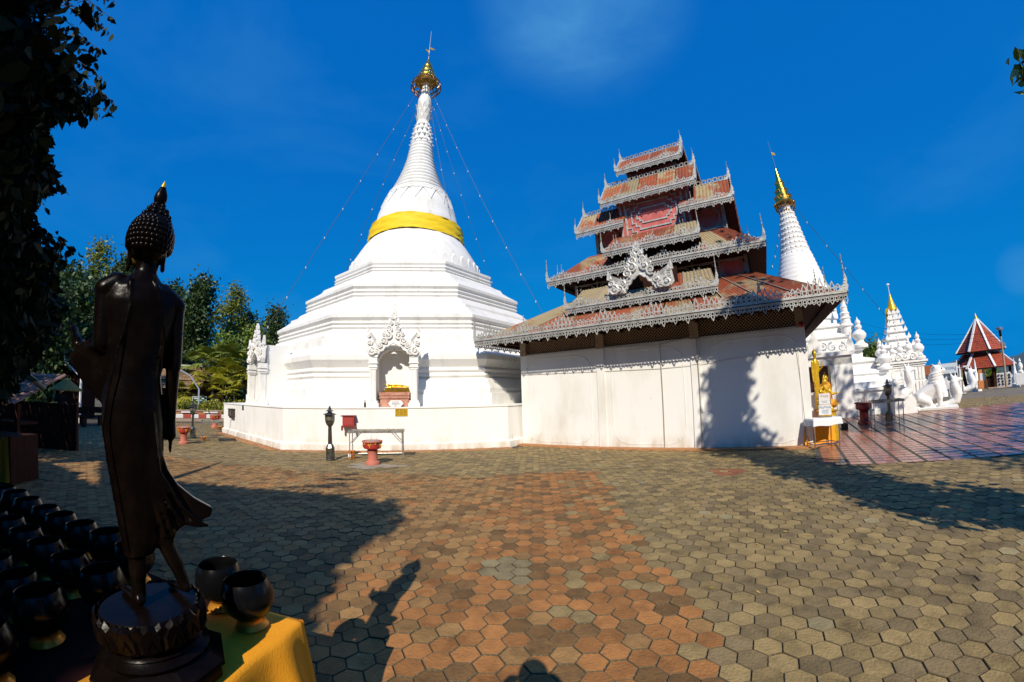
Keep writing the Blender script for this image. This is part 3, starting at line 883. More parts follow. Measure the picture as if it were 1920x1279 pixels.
# walls
mb = MB()
mb.span((0, 0, -0.1), (8.47, 0.22, 2.92)); mb.span((0, 0.22, -0.1), (0.22, 8.4, 3.4)); mb.span((8.25, 0.22, -0.1), (8.47, 8.4, 3.4)); mb.span((0.22, 8.2, -0.1), (8.25, 8.42, 3.4))
mb.build('wall', plaster_wall, hallo)
for a, b in ((2.73, 2.97), (5.49, 5.73)):
    mb = MB().span((a, -0.035, -0.1), (b, 0.0, 2.92)); mb.build('pilaster', plaster_wall, hallo)
for a, b in ((-0.004, .22), (2.73, 2.98), (5.51, 5.76), (8.28, 8.474)):
    mb = MB().span((a, -0.02, 2.924), (b, 0.26, 3.62)); mb.build('post', concrete_tan, hallo)
mb = MB().span((0, .02, 2.921), (8.47, .22, 2.96)); mb.build('sill', plaster_wall, hallo)
bays = ((.22, 2.73), (2.98, 5.51), (5.76, 8.28))
for a, b in bays:
    mb = MB(); zb, zt = 2.962, 3.62; st = 0.088; hgt = zt - zb
    x = a - hgt
    while x < b:
        for (x0, x1, yy) in ((x, x + hgt, .09), (x + hgt, x, .105)):
            p0, p1 = Vector((x0, yy, zb)), Vector((x1, yy, zt))
            # clip to the bay
            def clip(p, q):
                d = q - p; t0, t1 = 0.0, 1.0
                for lim, sg in ((a, 1), (b, -1)):
                    f0, f1 = sg * (p.x - lim), sg * (q.x - lim)
                    if f0 < 0 and f1 < 0: return None
                    if f0 < 0: t0 = max(t0, f0 / (f0 - f1))
                    if f1 < 0: t1 = min(t1, f0 / (f0 - f1))
                return (p + d * t0, p + d * t1) if t1 - t0 > .02 else None
            c = clip(p0, p1)
            if c: mb.bar(c[0], c[1], .021, .012)
        x += st
    mb.build('lattice', lattice_m, hallo)
MB().span((.22, .16, 2.962), (8.28, .20, 3.6)).build('lattice_backing', darkwood, hallo)
# moulded panels on the wall: thin raised lines with ogee corners
for a, b in ((.0, 2.73), (2.97, 5.49), (5.73, 8.47)):
    x0, x1, z0, z1 = a + .22, b - .22, .12, 2.78
    pts = []
    for (cx, cz, sx, sz) in ((x0, z0, 1, 1), (x1, z0, -1, 1), (x1, z1, -1, -1), (x0, z1, 1, -1)):
        cor = [(0, .42), (.05, .32), (.02, .24), (.12, .14), (.22, .06), (.34, .04), (.42, 0)]
        q = [(cx + sx * p, -.004, cz + sz * r_) for p, r_ in cor]
        if sx * sz < 0: q = q[::-1]
        pts += q
    pts.append(pts[0])
    MB().tube(pts, .009, 5, False).build('panel_moulding', plaster_wall, hallo)
for s_, z1 in ((4.67, 2.9), (5.69, 2.92)):
    MB().tube([(s_, -.03 if s_ < 5 else -.06, 0.0), (s_, -.03 if s_ < 5 else -.06, 1.4), (s_, -.03 if s_ < 5 else -.06, z1)], .013, 6).build('conduit_pipe', mat('grey_pipe', (.42, .38, .30), .6) if 'grey_pipe' not in MATS else MATS['grey_pipe'], hallo)
MB().tube([(.05, -.012, 2.30), (2, -.02, 2.27), (4.6, -.015, 2.2), (5.7, -.045, 2.24), (8.2, -.01, 2.42), (8.3, -.01, 0.4)], .006, 4).build('cable', MATS['grey_pipe'], hallo)
MB().tube([(2.98, -.02, 2.93), (4.4, -.02, 2.86), (4.67, -.02, 2.86), (5.5, -.02, 2.98)], .006, 4).build('cable', MATS['grey_pipe'], hallo)
MB().span((-.35, -.30, -.02), (8.8, .0, .035)).build('foot_kerb', brickm, hallo)

def roof_face(parent, A, B, C, D, p_rust=.6, sheet=.85, pitch=.11, amp=.013):
    A, B, C, D = Vector(A), Vector(B), Vector(C), Vector(D)
    nrm = (B - A).cross(D - A).normalized()
    L = max((B - A).length, (C - D).length)
    n = max(1, int(round(L / sheet)))
    for i in range(n):
        u0, u1 = i / n, (i + 1) / n - .004
        w = L / n
        nw = max(2, int(w / pitch))
        mb = MB(); vs = []
        for k in range(nw * 4 + 1):
            u = u0 + (u1 - u0) * k / (nw * 4.0)
            o_ = amp * math.sin(2 * math.pi * k / 4.0 + .4) + (.006 if i % 2 else 0)
            lo = A.lerp(B, u); hi = D.lerp(C, u)
            vs += [lo + nrm * o_, hi + nrm * o_]
        mb.add(vs, [(2*k, 2*k+2, 2*k+3, 2*k+1) for k in range(nw * 4)])
        mb.build('roof_sheet', rust if random.random() < p_rust else zinc, parent)
        if i and random.random() < .6:
            MB().bar(A.lerp(B, u0) + nrm * .025, D.lerp(C, u0) + nrm * .025, .03, .012).build('joint_strip', silver_dull, parent)

fin_s, fin_m, fin_l = spike(.36, .022), spike(.55, .025), spike(.85, .03)
def eave(parent, p, q, crest=.24, fringe=.19, unit=.15, peak=1.25, outward=None, finials=True, m=silver, fin=None, lace=True):
    """fascia board with pierced crest above and pierced fringe below, from p to q (local)"""
    p, q = Vector(p), Vector(q)
    d = q - p; L = Vector((d.x, d.y, 0)).length
    rz = math.atan2(d.y, d.x); ry = -math.atan2(d.z, L)
    e = empty('eave', p, rz, parent); e.rotation_euler = (0, ry, rz)
    MB().span((0, -.03, -.032), (L, .02, .032)).build('fascia_board', m if lace else darkwood, e)
    if not lace: return e
    MB().span((0, -.038, -.014), (L, -.031, .004)).build('dark_gap_line', darkwood, e)  # dark strip drawn in to read as a gap under the crest
    n = max(1, int(round(L / peak))); pk = [(i + .5) * L / n for i in range(n)]
    MB_ = MB(); fret(MB_, L, unit * .82, crest, -.025, 0.0, False, pk)
    MB_.build('crest', m, e, None, (0, 0, .032))
    MB_ = MB(); fret(MB_, L, unit * .66, fringe, -.022, 0.0, True)
    MB_.build('fringe', m, e, None, (0, 0, -.032))
    if finials:
        for x in pk: link('finial', fin or fin_s, silver_dull, e, (x, -.01, crest * 1.2))
    return e
def hipped(name, s0, s1, y0, z0, t0, t1, ty, z1, p_rust, crest, fringe, unit=.15, back=None, peak=1.25, sides=True, soffit=True, hornh=.5):
    """one roof stage: eave rectangle rising to a smaller one"""
    yb = back if back is not None else 8.6 - y0; tb = 8.6 - ty
    r = empty(name, parent=hallo)
    roof_face(r, (s0, y0, z0), (s1, y0, z0), (t1, ty, z1), (t0, ty, z1), p_rust)
    if sides:
        roof_face(r, (s1, y0, z0), (s1, yb, z0), (t1, tb, z1), (t1, ty, z1), p_rust, 1.2)
        roof_face(r, (s0, yb, z0), (s0, y0, z0), (t0, ty, z1), (t0, tb, z1), p_rust, 1.2)
    if soffit:
        mb = MB(); mb.add([(s0 + .02, y0 + .02, z0 - .03), (s1 - .02, y0 + .02, z0 - .03), (s1 - .02, yb, z0 - .03), (s0 + .02, yb, z0 - .03)], [(0, 1, 2, 3)])
        k = 0
        x = s0 + .3
        while x < s1 - .2:
            mb.span((x - .03, y0 + .05, z0 - .10), (x + .03, yb, z0 - .04)); x += .55
        mb.build('soffit', darkwood, r)
    eave(r, (s0, y0, z0), (s1, y0, z0), crest, fringe, unit, peak)
    if sides:
        eave(r, (s1, y0 + .01, z0), (s1, yb, z0), lace=False)
        eave(r, (s0, yb, z0), (s0, y0 + .01, z0), crest * .9, fringe, unit * 1.2, peak * 1.6, lace=(name == 'main_roof'))
    for sx, x in ((-1, s0), (1, s1)):
        h = horn(hornh, hornh * .55); 
        h.build('corner_horn', silver, r, None, (x, y0 - .01, z0 + .04), (0, 0, 0 if sx > 0 else math.pi))
        link('finial', fin_m, silver_dull, r, (x, y0, z0 + hornh * .85))
        link('finial', fin_s, silver_dull, r, (x + sx * -.45, y0, z0 + crest * 1.3))
    return r
# main roof and the stages of the tower
hipped('main_roof', -1.15, 9.42, -1.0, 3.44, 1.05, 7.45, 1.9, 4.98, .6, .23, .19, .155, back=9.6, hornh=.42)
hipped('porch_roof', 1.75, 6.42, .05, 4.27, 1.9, 6.2, 1.15, 5.12, .5, .18, .18, back=1.7, sides=False, hornh=.40)
hipped('second_roof', .48, 7.90, 1.2, 5.66, 1.75, 6.85, 2.3, 6.72, .8, .18, .18, hornh=.40)
hipped('second_porch_roof', 2.78, 6.03, 1.0, 6.22, 2.9, 5.9, 1.95, 7.05, .55, .17, .17, back=2.35, sides=False, hornh=.38)
for (s0, s1, y0, z0) in ((1.75, 6.42, .05, 4.27), (2.78, 6.03, 1.0, 6.22)):
    MB().span((s0 + .3, y0 + .5, z0 - .6), (s1 - .3, y0 + 1.2, z0 - .02)).build('porch_frieze', darkwood, hallo)
# storey walls
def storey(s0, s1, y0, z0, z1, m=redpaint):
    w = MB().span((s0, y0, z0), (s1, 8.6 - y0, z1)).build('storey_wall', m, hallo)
    for x in (s0, s1):
        MB().span((x - .06, y0 - .03, z0), (x + .06, y0 + .04, z1)).build('corner_post', silver_dull, w)
    return w
def chamf(cx, cz, w, h, c=.18):
    a, b = w / 2, h / 2; s = c * .5
    P = [(-a, -b + c), (-a + s, -b + c), (-a + s, -b + s), (-a + c, -b + s), (-a + c, -b)]
    q = P + [(-x, z) for x, z in P[::-1]] + [(-x, -z) for x, z in P] + [(x, -z) for x, z in P[::-1]]
    return [(cx + x, cz + z) for x, z in q]
def frame(parent, cx, cz, w, h, y, t=.045, c=.2, m=silver_dull):
    mb = MB(); mb.ring(chamf(cx, cz, w, h, c), chamf(cx, cz, w - 2 * t, h - 2 * t, c * .95), y - .03, y)
    return mb.build('silver_frame', m, parent)
s2 = storey(1.25, 7.25, 2.05, 4.6, 5.64, darkwood)  # wall coloured dark for the deep eave shade, red kept in the right bay
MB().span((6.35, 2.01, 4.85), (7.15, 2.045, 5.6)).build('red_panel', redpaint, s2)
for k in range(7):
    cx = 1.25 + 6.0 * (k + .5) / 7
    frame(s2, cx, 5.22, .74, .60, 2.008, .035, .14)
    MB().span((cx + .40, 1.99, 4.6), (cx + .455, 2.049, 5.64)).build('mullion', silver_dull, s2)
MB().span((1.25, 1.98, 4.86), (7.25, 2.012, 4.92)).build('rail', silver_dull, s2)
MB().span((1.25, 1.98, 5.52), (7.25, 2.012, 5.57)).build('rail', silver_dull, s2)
s3 = storey(1.95, 6.78, 2.75, 6.4, 8.0)
for cx in (2.45, 6.25):
    frame(s3, cx, 7.35, .8, .85, 2.748, .045, .18)
MB().span((1.95, 2.715, 6.95), (6.78, 2.75, 7.02)).build('rail', silver_dull, s3)
s3c = MB().span((3.05, 2.48, 6.4), (5.72, 6.1, 8.9)).build('storey_wall', redpaint, hallo)
for a, b, c in ((1.35, .62, .2), (1.75, 1.1, .28), (2.15, 1.55, .36)):
    frame(s3c, 4.38, 7.92, a, b, 2.478, .05, c, silver)
for x in (3.12, 3.3, 5.46, 5.65):
    MB().span((x - .03, 2.445, 6.7), (x + .03, 2.479, 8.5)).build('mullion', silver, s3c)
for z in (6.95, 7.12):
    MB().span((3.05, 2.45, z), (5.72, 2.479, z + .035)).build('rail', silver_dull, s3c)
s4 = storey(3.45, 5.3, 3.35, 9.1, 10.3)
frame(s4, 4.38, 9.88, 1.5, .42, 3.348, .045, .12)
def gabled(name, s0, s1, y0, z0, y1, zr, p_rust, crest=.15, fringe=.16, hornl=True, hornr=True):
    """saddle roof, ridge along s, verge boards with flame horns"""
    r = empty(name, parent=hallo); ym = y0 + .92
    roof_face(r, (s0, y0, z0), (s1, y0, z0), (s1, ym, zr), (s0, ym, zr), p_rust, .7)
    roof_face(r, (s1, y1, z0), (s0, y1, z0), (s0, ym, zr), (s1, ym, zr), p_rust, .7)
    MB().add([(s0 + .03, y0 + .03, z0 - .02), (s1 - .03, y0 + .03, z0 - .02), (s1 - .03, ym, zr - .06), (s0 + .03, ym, zr - .06), (s1 - .03, y1 - .03, z0 - .02), (s0 + .03, y1 - .03, z0 - .02)], [(0, 1, 2, 3), (3, 2, 4, 5)]).build('soffit', darkwood, r)
    eave(r, (s0, y0, z0), (s1, y0, z0), crest, fringe, .14, 1.1)
    eave(r, (s1, y1, z0), (s0, y1, z0), lace=False)
    for sx, x, on in ((-1, s0, hornl), (1, s1, hornr)):
        if not on: continue
        for ya, yb in ((y0, ym), (y1, ym)):
            mb = MB(); mb.bar((x, ya, z0), (x, ym, zr + .02), .05, .16)
            n = 7
            for k in range(n):
                t = (k + .5) / n; yy = ya + (ym - ya) * t; zz = z0 + (zr - z0) * t
                mb.add([(x - .02, yy - .09, zz), (x - .02, yy + .09, zz), (x - .02, yy, zz + .2), (x + .02, yy - .09, zz), (x + .02, yy + .09, zz), (x + .02, yy, zz + .2)], [(0, 2, 1), (3, 4, 5), (0, 1, 4, 3), (1, 2, 5, 4), (2, 0, 3, 5)])
            mb.build('verge_board', silver, r)
        horn(.42, .26).build('corner_horn', silver, r, None, (x, y0 - .01, z0 + .03), (0, 0, 0 if sx > 0 else math.pi))
        horn(.50, .24).build('ridge_horn', silver, r, None, (x, ym, zr), (0, 0, 0 if sx > 0 else math.pi))
        link('finial', fin_s, silver_dull, r, (x, y0, z0 + .35)); link('finial', fin_s, silver_dull, r, (x, ym, zr + .36))
    mb = MB(); fret(mb, s1 - s0, .2, .16, -.015, .015, False); mb.build('ridge_crest', silver_dull, r, None, (s0, ym, zr))
    return r
gabled('wing_roof', 1.38, 3.32, 2.05, 7.62, 6.55, 8.72, .75, hornr=False)
gabled('wing_roof', 5.36, 7.24, 2.05, 7.66, 6.55, 8.80, .75, hornl=False)
gabled('third_roof', 2.50, 6.12, 2.0, 8.56, 6.6, 9.72, .8)
gabled('top_roof', 3.05, 5.72, 2.75, 10.18, 5.85, 11.20, .9)
# silver carved gable over the porch
carved_gable(2.0, 1.45, .50, .90, .66, 'carved_gable', silver_bright, hallo, (4.26, -.02, 4.46), .12)
for x in (-.42, .42): pass
MB().span((3.3, .6, 4.3), (5.25, .66, 5.2)).build('gable_backing', darkwood, hallo)
# alarm bell on the last post
fb = thing('alarm_bell', 'small round red alarm bell at the right end of the hall wall', 'alarm bell', hall(8.40, -.03, 2.98), HALL_RZ)
MB().lathe([(.075, 0), (.075, .03), (.055, .055), (.02, .065), (.001, .067)], 18).build('gong', redlac, fb, 30, (0, 0, 0), (RAD(90), 0, 0))
MB().lathe([(.022, 0), (.022, .08), (.001, .082)], 10).build('boss', black, fb, 30, (0, 0, 0), (RAD(90), 0, 0))
# ================================================================== niches of the pagoda
def niche(rot, x0, body_h, label_y=-8.45):
    n = empty('niche', (0, 0, 0), rot, chedi)
    for a, b in ((-.81, -.57), (.50, .74)):
        mb = MB(); cx = (a + b) / 2 + x0; w = b - a
        mb.box((cx, -8.30, 1.40), (w + .12, .34, .13)); mb.box((cx, -8.30, 1.50), (w + .05, .30, .08)); mb.box((cx, -8.30, 2.05), (w - .05, .24, 1.06))
        mb.box((cx - .05, -8.43, 2.05), (.03, .03, .98)); mb.box((cx + .05, -8.43, 2.05), (.03, .03, .98))
        for z, e in ((2.56, .02), (2.62, .06), (2.67, .02), (2.74, .08), (2.84, .04)):
            mb.box((cx, -8.30, z), (w + e, .26 + e, .05 if z < 2.8 else .14))
        mb.build('column', chalk, n)
    mb = MB()
    mb.span((x0 - .78, -8.16, 1.335), (x0 - .59, -7.2, body_h)); mb.span((x0 + .52, -8.16, 1.335), (x0 + .71, -7.2, body_h))
    mb.span((x0 - .59, -7.72, 1.335), (x0 + .52, -7.2, body_h)); mb.span((x0 - .59, -8.16, 3.20), (x0 + .52, -7.72, body_h))
    # vaulted ceiling
    for k in range(8):
        a0, a1 = math.pi * k / 8, math.pi * (k + 1) / 8
        cx, r, zc = x0 - .035, .555, 2.72
        p = [(cx + r * math.cos(a0), zc + .5 * math.sin(a0)), (cx + r * math.cos(a1), zc + .5 * math.sin(a1))]
        mb.prism([p[0], (p[0][0], 3.21), (p[1][0], 3.21), p[1]], -8.16, -7.72)
    mb.build('niche_body', plaster_wall, n)
    carved_gable(1.78, 1.50, .46, 1.05, .92, 'pediment', chalk, n, (x0 - .035, -8.36, 2.93), .16)
    return n
nf = niche(0.0, 0.0, 3.34)
nl = niche(RAD(-45), 0.0, 3.62)
nr = niche(RAD(45), 0.0, 3.62)
def ch(x, y, z):
    c, s = math.cos(CH_RZ), math.sin(CH_RZ)
    return Vector((AX.x + c * x - s * y, AX.y + s * x + c * y, z))
# pedestal, plinth and reclining figure
pd = thing('marble_pedestal', 'stepped pink marble pedestal inside the front niche', 'pedestal', ch(-.03, -8.05, 1.335), CH_RZ)
MB().bevbox((0, 0, .13), (.92, .34, .26), .008).build('block', marble, pd)
MB().bevbox((0, 0, .29), (.98, .40, .05), .008).build('moulding', marble, pd); MB().bevbox((0, 0, .335), (.94, .36, .04), .008).build('moulding', marble, pd)
MB().bevbox((0, 0, .415), (.98, .40, .11), .008).build('slab', marble, pd)
rb = thing('reclining_buddha', 'small gilded reclining figure lying on a gold plinth in the niche', 'statue', ch(.02, -8.02, 1.81), CH_RZ)
mb = MB(); mb.bevbox((0, 0, .035), (.88, .30, .07), .01); mb.bevbox((.02, 0, .105), (.80, .25, .07), .01); mb.build('plinth', gold, rb)
mb = MB()
mb.cap((-.20, 0, .20), (.0, 0, .205), .065, .06); mb.cap((.0, 0, .205), (.16, 0, .195), .062, .05); mb.cap((.16, 0, .195), (.38, 0, .17), .05, .028)
mb.cap((.36, .0, .165), (.40, -.02, .175), .026, .02); mb.ball((-.30, -.01, .215), (.058, .05, .06), 12, 8); mb.cap((-.34, 0, .225), (-.40, 0, .245), .02, .004)
mb.cap((-.20, -.045, .23), (-.02, -.06, .24), .028, .022); mb.cap((-.02, -.06, .24), (.16, -.06, .225), .022, .016); mb.cap((-.18, -.05, .15), (-.30, -.06, .165), .026, .02)
mb.cap((-.25, 0, .205), (-.22, 0, .205), .03, .04)
fused('body', mb, gold, rb, .010, 3)
np_ = thing('name_plate', 'white eight-sided plate with dark Thai lettering leaning on the pedestal', 'plate', ch(.03, -8.36, 1.345), CH_RZ)
mb = MB().prism([(-.24, .10), (-.16, 0), (.16, 0), (.24, .10), (.16, .2), (-.16, .2)], -.012, .012); mb.build('plate_board', white_paint, np_, None, None, (RAD(-8), 0, 0))
def text(body, size, parent, loc, m, rot=(RAD(90), 0, 0), name='lettering'):
    cu = bpy.data.curves.new(name, 'FONT'); cu.body = body; cu.size = size; cu.align_x = 'CENTER'; cu.align_y = 'CENTER'; cu.extrude = 0.001
    t = bpy.data.objects.new(name, cu); COL.objects.link(t)
    bpy.context.view_layer.update()
    me = bpy.data.meshes.new_from_object(t.evaluated_get(bpy.context.evaluated_depsgraph_get()))
    bpy.data.objects.remove(t); bpy.data.curves.remove(cu)
    me.materials.clear()
    return tag(link(name, me, m, parent, loc, rot), kind='stuff')
text('พระประจำ', .062, np_, (0, -.040, .158), black, (RAD(82), 0, 0))
text('วันอังคาร', .072, np_, (0, -.030, .092), black, (RAD(82), 0, 0))
text('TUESDAY', .030, np_, (0, -.022, .030), black, (RAD(82), 0, 0))
PWY = -9.37 * T8 - .004
pq = thing('brass_plaque', 'yellow brass plaque with engraved lines fixed on the platform wall', 'plaque', ch(.24, PWY, 1.185), CH_RZ)
MB().bevbox((0, -.01, 0), (.38, .02, .25), .006).build('plate_board', goldpaint, pq)
mb = MB()
for c in (-.12, 0, .12):
    for r in range(6):
        w = random.uniform(.07, .10); mb.box((c, -.0212, .085 - r * .032), (w, .002, .010))
tag(mb.build('engraving', MATS['dark_red_gilt'], pq), kind='stuff')
db = thing('donation_box', 'red lacquered wall box with moulded top on the platform wall', 'box', ch(-1.39, PWY, .72), CH_RZ)
MB().bevbox((0, -.12, .20), (.34, .22, .28), .008).build('case', redlac, db)
MB().bevbox((0, -.125, .36), (.44, .27, .035), .008).build('moulding', mat('dark_red_trim', (.20, .02, .015), .5), db); MB().bevbox((0, -.125, .05), (.42, .26, .03), .008).build('moulding', MATS['dark_red_trim'], db)
for x in (-.18, .18):
    MB().prism([(x - .03, .04), (x + .03, .04), (x + .02, -.06), (x, -.1), (x - .035, -.06)], -.25, -.2).build('foot', MATS['dark_red_trim'], db)
MB().span((-.14, -.234, .10), (.14, -.231, .31)).build('front_panel', mat('worn_red', (.34, .035, .03), .55, col2=(.5, .2, .15), nscale=30, nlo=.6, nhi=.7), db)
bt = thing('bottle', 'small brown bottle standing on the platform ledge left of the niche', 'bottle', ch(-.92, -8.55, 1.336), CH_RZ)
MB().lathe([(.035, 0), (.035, .12), (.014, .17), (.014, .22)], 12).build('flask', mat('brown_glass', (.05, .02, .005), .15), bt, 40)
MB().lathe([(.0145, .218), (.017, .22), (.017, .245), (.001, .246)], 10).build('cap', goldpaint, bt)
hl = thing('hanging_bulb', 'bare bulb hanging under the arch of the front niche', 'lamp', ch(-.04, -8.2, 3.22), CH_RZ)
MB().tube([(0, 0, 0), (0, 0, -.14)], .006, 5).build('flex', black, hl); MB().lathe([(.03, -.16), (.12, -.17), (.03, -.11), (.01, -.10)], 14).build('shade', white_paint, hl); MB().ball((0, 0, -.21), .035, 8, 6).build('bulb', bulb_m, hl, 180)
# services on the left face of the platform
fl0, fl1 = octc(-1), octc(0)
fd = (fl1 - fl0).normalized(); fn = Vector((fd.y, -fd.x, 0)); frz = math.atan2(fd.y, fd.x)
def onface(t, z, out=.004): p = fl0.lerp(fl1, t) + fn * out; return Vector((p.x, p.y, z))
eb = thing('dark_wall_box', 'dark framed box with short feet on the left face of the platform', 'box', onface(.23, .80, .0), frz)
MB().bevbox((0, -.09, .14), (.46, .18, .30), .008).build('case', mat('dark_brown', (.05, .03, .025), .5), eb); mb = MB()
mb.ring([(-.02, .03), (.2, .03), (.2, .25), (-.02, .25)], [(.0, .05), (.18, .05), (.18, .23), (.0, .23)], -.192, -.18); mb.build('frame', steel, eb)
MB().ring([(.04, .09), (.14, .09), (.14, .19), (.04, .19)], [(.055, .105), (.125, .105), (.125, .175), (.055, .175)], -.19, -.18).build('inner_frame', steel, eb)
mb = MB().bevbox((0, -.09, .305), (.52, .22, .03), .006); mb.build('moulding', MATS['dark_brown'], eb)
for x in (-.18, .02, .18): MB().box((x, -.09, -.04), (.05, .1, .07)).build('foot', MATS['dark_brown'], eb)
vb = thing('wall_vent', 'small black vent high on the left face of the platform', 'vent', onface(.42, 1.20, 0), frz)
MB().bevbox((0, -.01, 0), (.16, .02, .20), .004).build('cover', black, vb)

# ================================================================== string lights
def light_string(a, b, nb, label, sag=.6, group='light strings on the pagodas'):
    a, b = Vector(a), Vector(b)
    o = thing('light_string', label, 'light string', a, 0, group)
    P = [a.lerp(b, t / 24.0) - Vector((0, 0, sag * 4 * (t / 24.0) * (1 - t / 24.0))) - a for t in range(25)]
    MB().tube(P, .012, 4, False).build('wire', wire_m, o)
    if 'bulbm' not in globals():
        global bulbm
        mb_ = MB(); mb_.lathe([(.008, .02), (.016, .0), (.028, -.04), (.026, -.08), (.011, -.105), (.001, -.11)], 8); bulbm = mb_.mesh('bulb', 180)
    for k in range(nb):
        t = (k + .6) / nb
        p = a.lerp(b, t) - Vector((0, 0, sag * 4 * t * (1 - t))) - a
        link('bulb', bulbm, bulb_m, o, p)
    return o
def oc(R, k, z):
    q = octc(k, R); return Vector((q.x, q.y, z))
TOPC = AX + Vector((0, 0, 21.2))
light_string(TOPC + Vector((-.5, -.3, 0)), oc(8.6, -1, 3.0), 10, 'string of white bulbs sweeping from the crown to the far left terrace corner', 1.2)
light_string(TOPC + Vector((-.3, .4, 0)), oc(6.0, -2, 6.4), 9, 'short string of white bulbs close beside the left flank of the spire', .5)
light_string(TOPC + Vector((.5, -.2, 0)), oc(8.4, 2, 3.0), 11, 'outer string of white bulbs falling from the crown towards the hall roof', 1.0)
light_string(TOPC + Vector((.3, .3, 0)), oc(6.2, 3, 5.6), 11, 'inner string of white bulbs just right of the ringed spire', .6)
light_string(TOPC + Vector((.35, -.5, -.6)), ch(1.9, -1.6, 11.2), 4, 'thin string of bulbs hanging down along the right side of the neck', .1)

# ================================================================== court furniture
def lamp_post(P, label, rz=0.0):
    o = thing('lamp_post', label, 'lamp post', P, rz, 'short metal lantern posts')
    mb = MB(); mb.lathe([(.135, 0), (.14, .03), (.12, .05), (.12, .33), (.075, .42), (.06, .44)], 8, rot0=RAD(22.5)); mb.build('base', lampmetal, o)
    MB().lathe([(.060, .43), (.048, .88), (.06, .90)], 14).build('post', lampmetal, o, 60)
    MB().lathe([(.045, .88), (.09, .93), (.12, 1.0), (.125, 1.05)], 16).build('cup', lampmetal, o, 60)
    MB().lathe([(.115, 1.045), (.118, 1.20)], 12).build('glass', glass_m, o)
    for k in range(6):
        a = 2 * math.pi * k / 6; MB().box((math.cos(a) * .12, math.sin(a) * .12, 1.12), (.016, .016, .18)).build('cage_bar', lampmetal, o)
    MB().lathe([(.175, 1.19), (.18, 1.20), (.12, 1.235), (.06, 1.25), (.06, 1.28)], 16).build('lower_hood', lampmetal, o, 50)
    MB().lathe([(.11, 1.285), (.115, 1.292), (.06, 1.32), (.035, 1.335)], 16).build('upper_hood', lampmetal, o, 50)
    mb = MB(); mb.lathe([(.03, 1.33), (.045, 1.36), (.02, 1.385), (.03, 1.40), (.008, 1.43)], 10); mb.build('finial', lampmetal, o, 60)
    return o
def candle_table(P, rz, w, d, h, label, full=True):
    o = thing('candle_table', label, 'table', P, rz, 'metal candle tables')
    mb = MB(); mb.box((0, 0, h - .035), (w, d, .012))
    for sx, sy, ww, dd in ((0, -d/2, w, .012), (0, d/2, w, .012), (-w/2, 0, .012, d), (w/2, 0, .012, d)): mb.box((sx, sy, h - .015), (ww + .012, dd + (.012 if ww < .1 else 0), .07))
    mb.build('tray', steel, o)
    for sx in (-1, 1):
        for sy in (-1, 1):
            MB().tube([(sx * (w/2 - .03), sy * (d/2 - .03), 0), (sx * (w/2 - .03), sy * (d/2 - .03), h - .04)], .014, 6).build('leg', steel, o)
            if full: MB().tube([(sx * (w/2 - .03), sy * (d/2 - .03), h * .55), (sx * (w/2 - .30), sy * (d/2 - .03), h - .045)], .010, 5).build('brace', steel, o)
    MB().tube([(-(w/2 - .03), d/2 - .03, .12), (w/2 - .03, d/2 - .03, .12)], .010, 5).build('stretcher', steel, o)
    mb = MB()
    for k in range(26):
        x, y = random.uniform(-w/2 + .06, w/2 - .06), random.uniform(-d/2 + .05, d/2 - .05)
        mb.tube([(x, y, h - .03), (x, y, h + random.uniform(0, .05))], .008, 5)
    tag(mb.build('candle_stubs', mat('wax_yellow', (.45, .30, .06), .5) if 'wax_yellow' not in MATS else MATS['wax_yellow'], o), kind='stuff')
    return o
sand_m = mat('ash_sand', (.36, .30, .24), .95); stick_m = mat('incense_stick', (.42, .20, .16), .7); plum = mat('dark_red_paint', (.20, .02, .02), .5)
def incense_urn(P, label, s=1.0, m=redlac, m2=salmon, sticks=14, decor=True):
    o = thing('incense_urn', label, 'incense urn', P, random.uniform(0, 1), 'red incense urns')
    o.scale = (s, s, s)
    MB().lathe([(.175, 0), (.18, .03), (.17, .07), (.125, .10), (.12, .13), (.122, .31), (.135, .335), (.11, .35)], 22).build('foot', m2, o, 40)
    MB().lathe([(.11, .345), (.13, .37), (.20, .39), (.215, .42), (.215, .52), (.205, .535)], 26).build('bowl', m, o, 40)
    MB().lathe([(.20, .53), (.245, .54), (.25, .56), (.235, .575), (.20, .575), (.195, .55)], 26).build('rim', m2, o, 40)
    MB().lathe([(.197, .56), (.12, .578), (.001, .585)], 20, caps=False).build('sand', sand_m, o, 60)
    if decor:
        mb = MB()
        for k in range(10):
            a = 2 * math.pi * k / 10
            def q(t, z, r=.222): return (math.cos(a + t) * r, math.sin(a + t) * r, z)
            if k % 2: mb.tube([q(-.17, .515), q(-.05, .47), q(0, .46), q(0, .415)], .011, 5); mb.tube([q(.17, .515), q(.05, .47), q(0, .46)], .011, 5)
            else: mb.ball(q(0, .51), .022, 8, 5)
        tag(mb.build('gilt_pattern', goldpaint, o), kind='stuff')
    mb = MB()
    for k in range(sticks):
        a, r = random.uniform(0, 6.28), random.uniform(.02, .16)
        x, y = math.cos(a) * r, math.sin(a) * r
        mb.tube([(x, y, .56), (x + random.gauss(0, .012), y + random.gauss(0, .012), .58 + random.uniform(.05, .16))], .0028, 4)
    tag(mb.build('incense_sticks', stick_m, o), kind='stuff')
    return o
lamp_post(on_z(620, 863), 'metal lantern post on the paving left of the red box', .3)
pA, pB = on_z(656, 863), on_z(755, 862)
dT = (pB - pA); mid = (pA + pB) / 2; rzT = math.atan2(dT.y, dT.x); back = Vector((-dT.y, dT.x, 0)).normalized()
candle_table(mid + back * .22, rzT, dT.length + .06, .46, .76, 'long grey metal candle table before the pagoda platform')
incense_urn(on_z(697, 872) + Vector((0, .08, 0)), 'red gilt urn with incense sticks in front of the long candle table', 1.03)
mb = MB(); vs = [(0, 0, 0)]
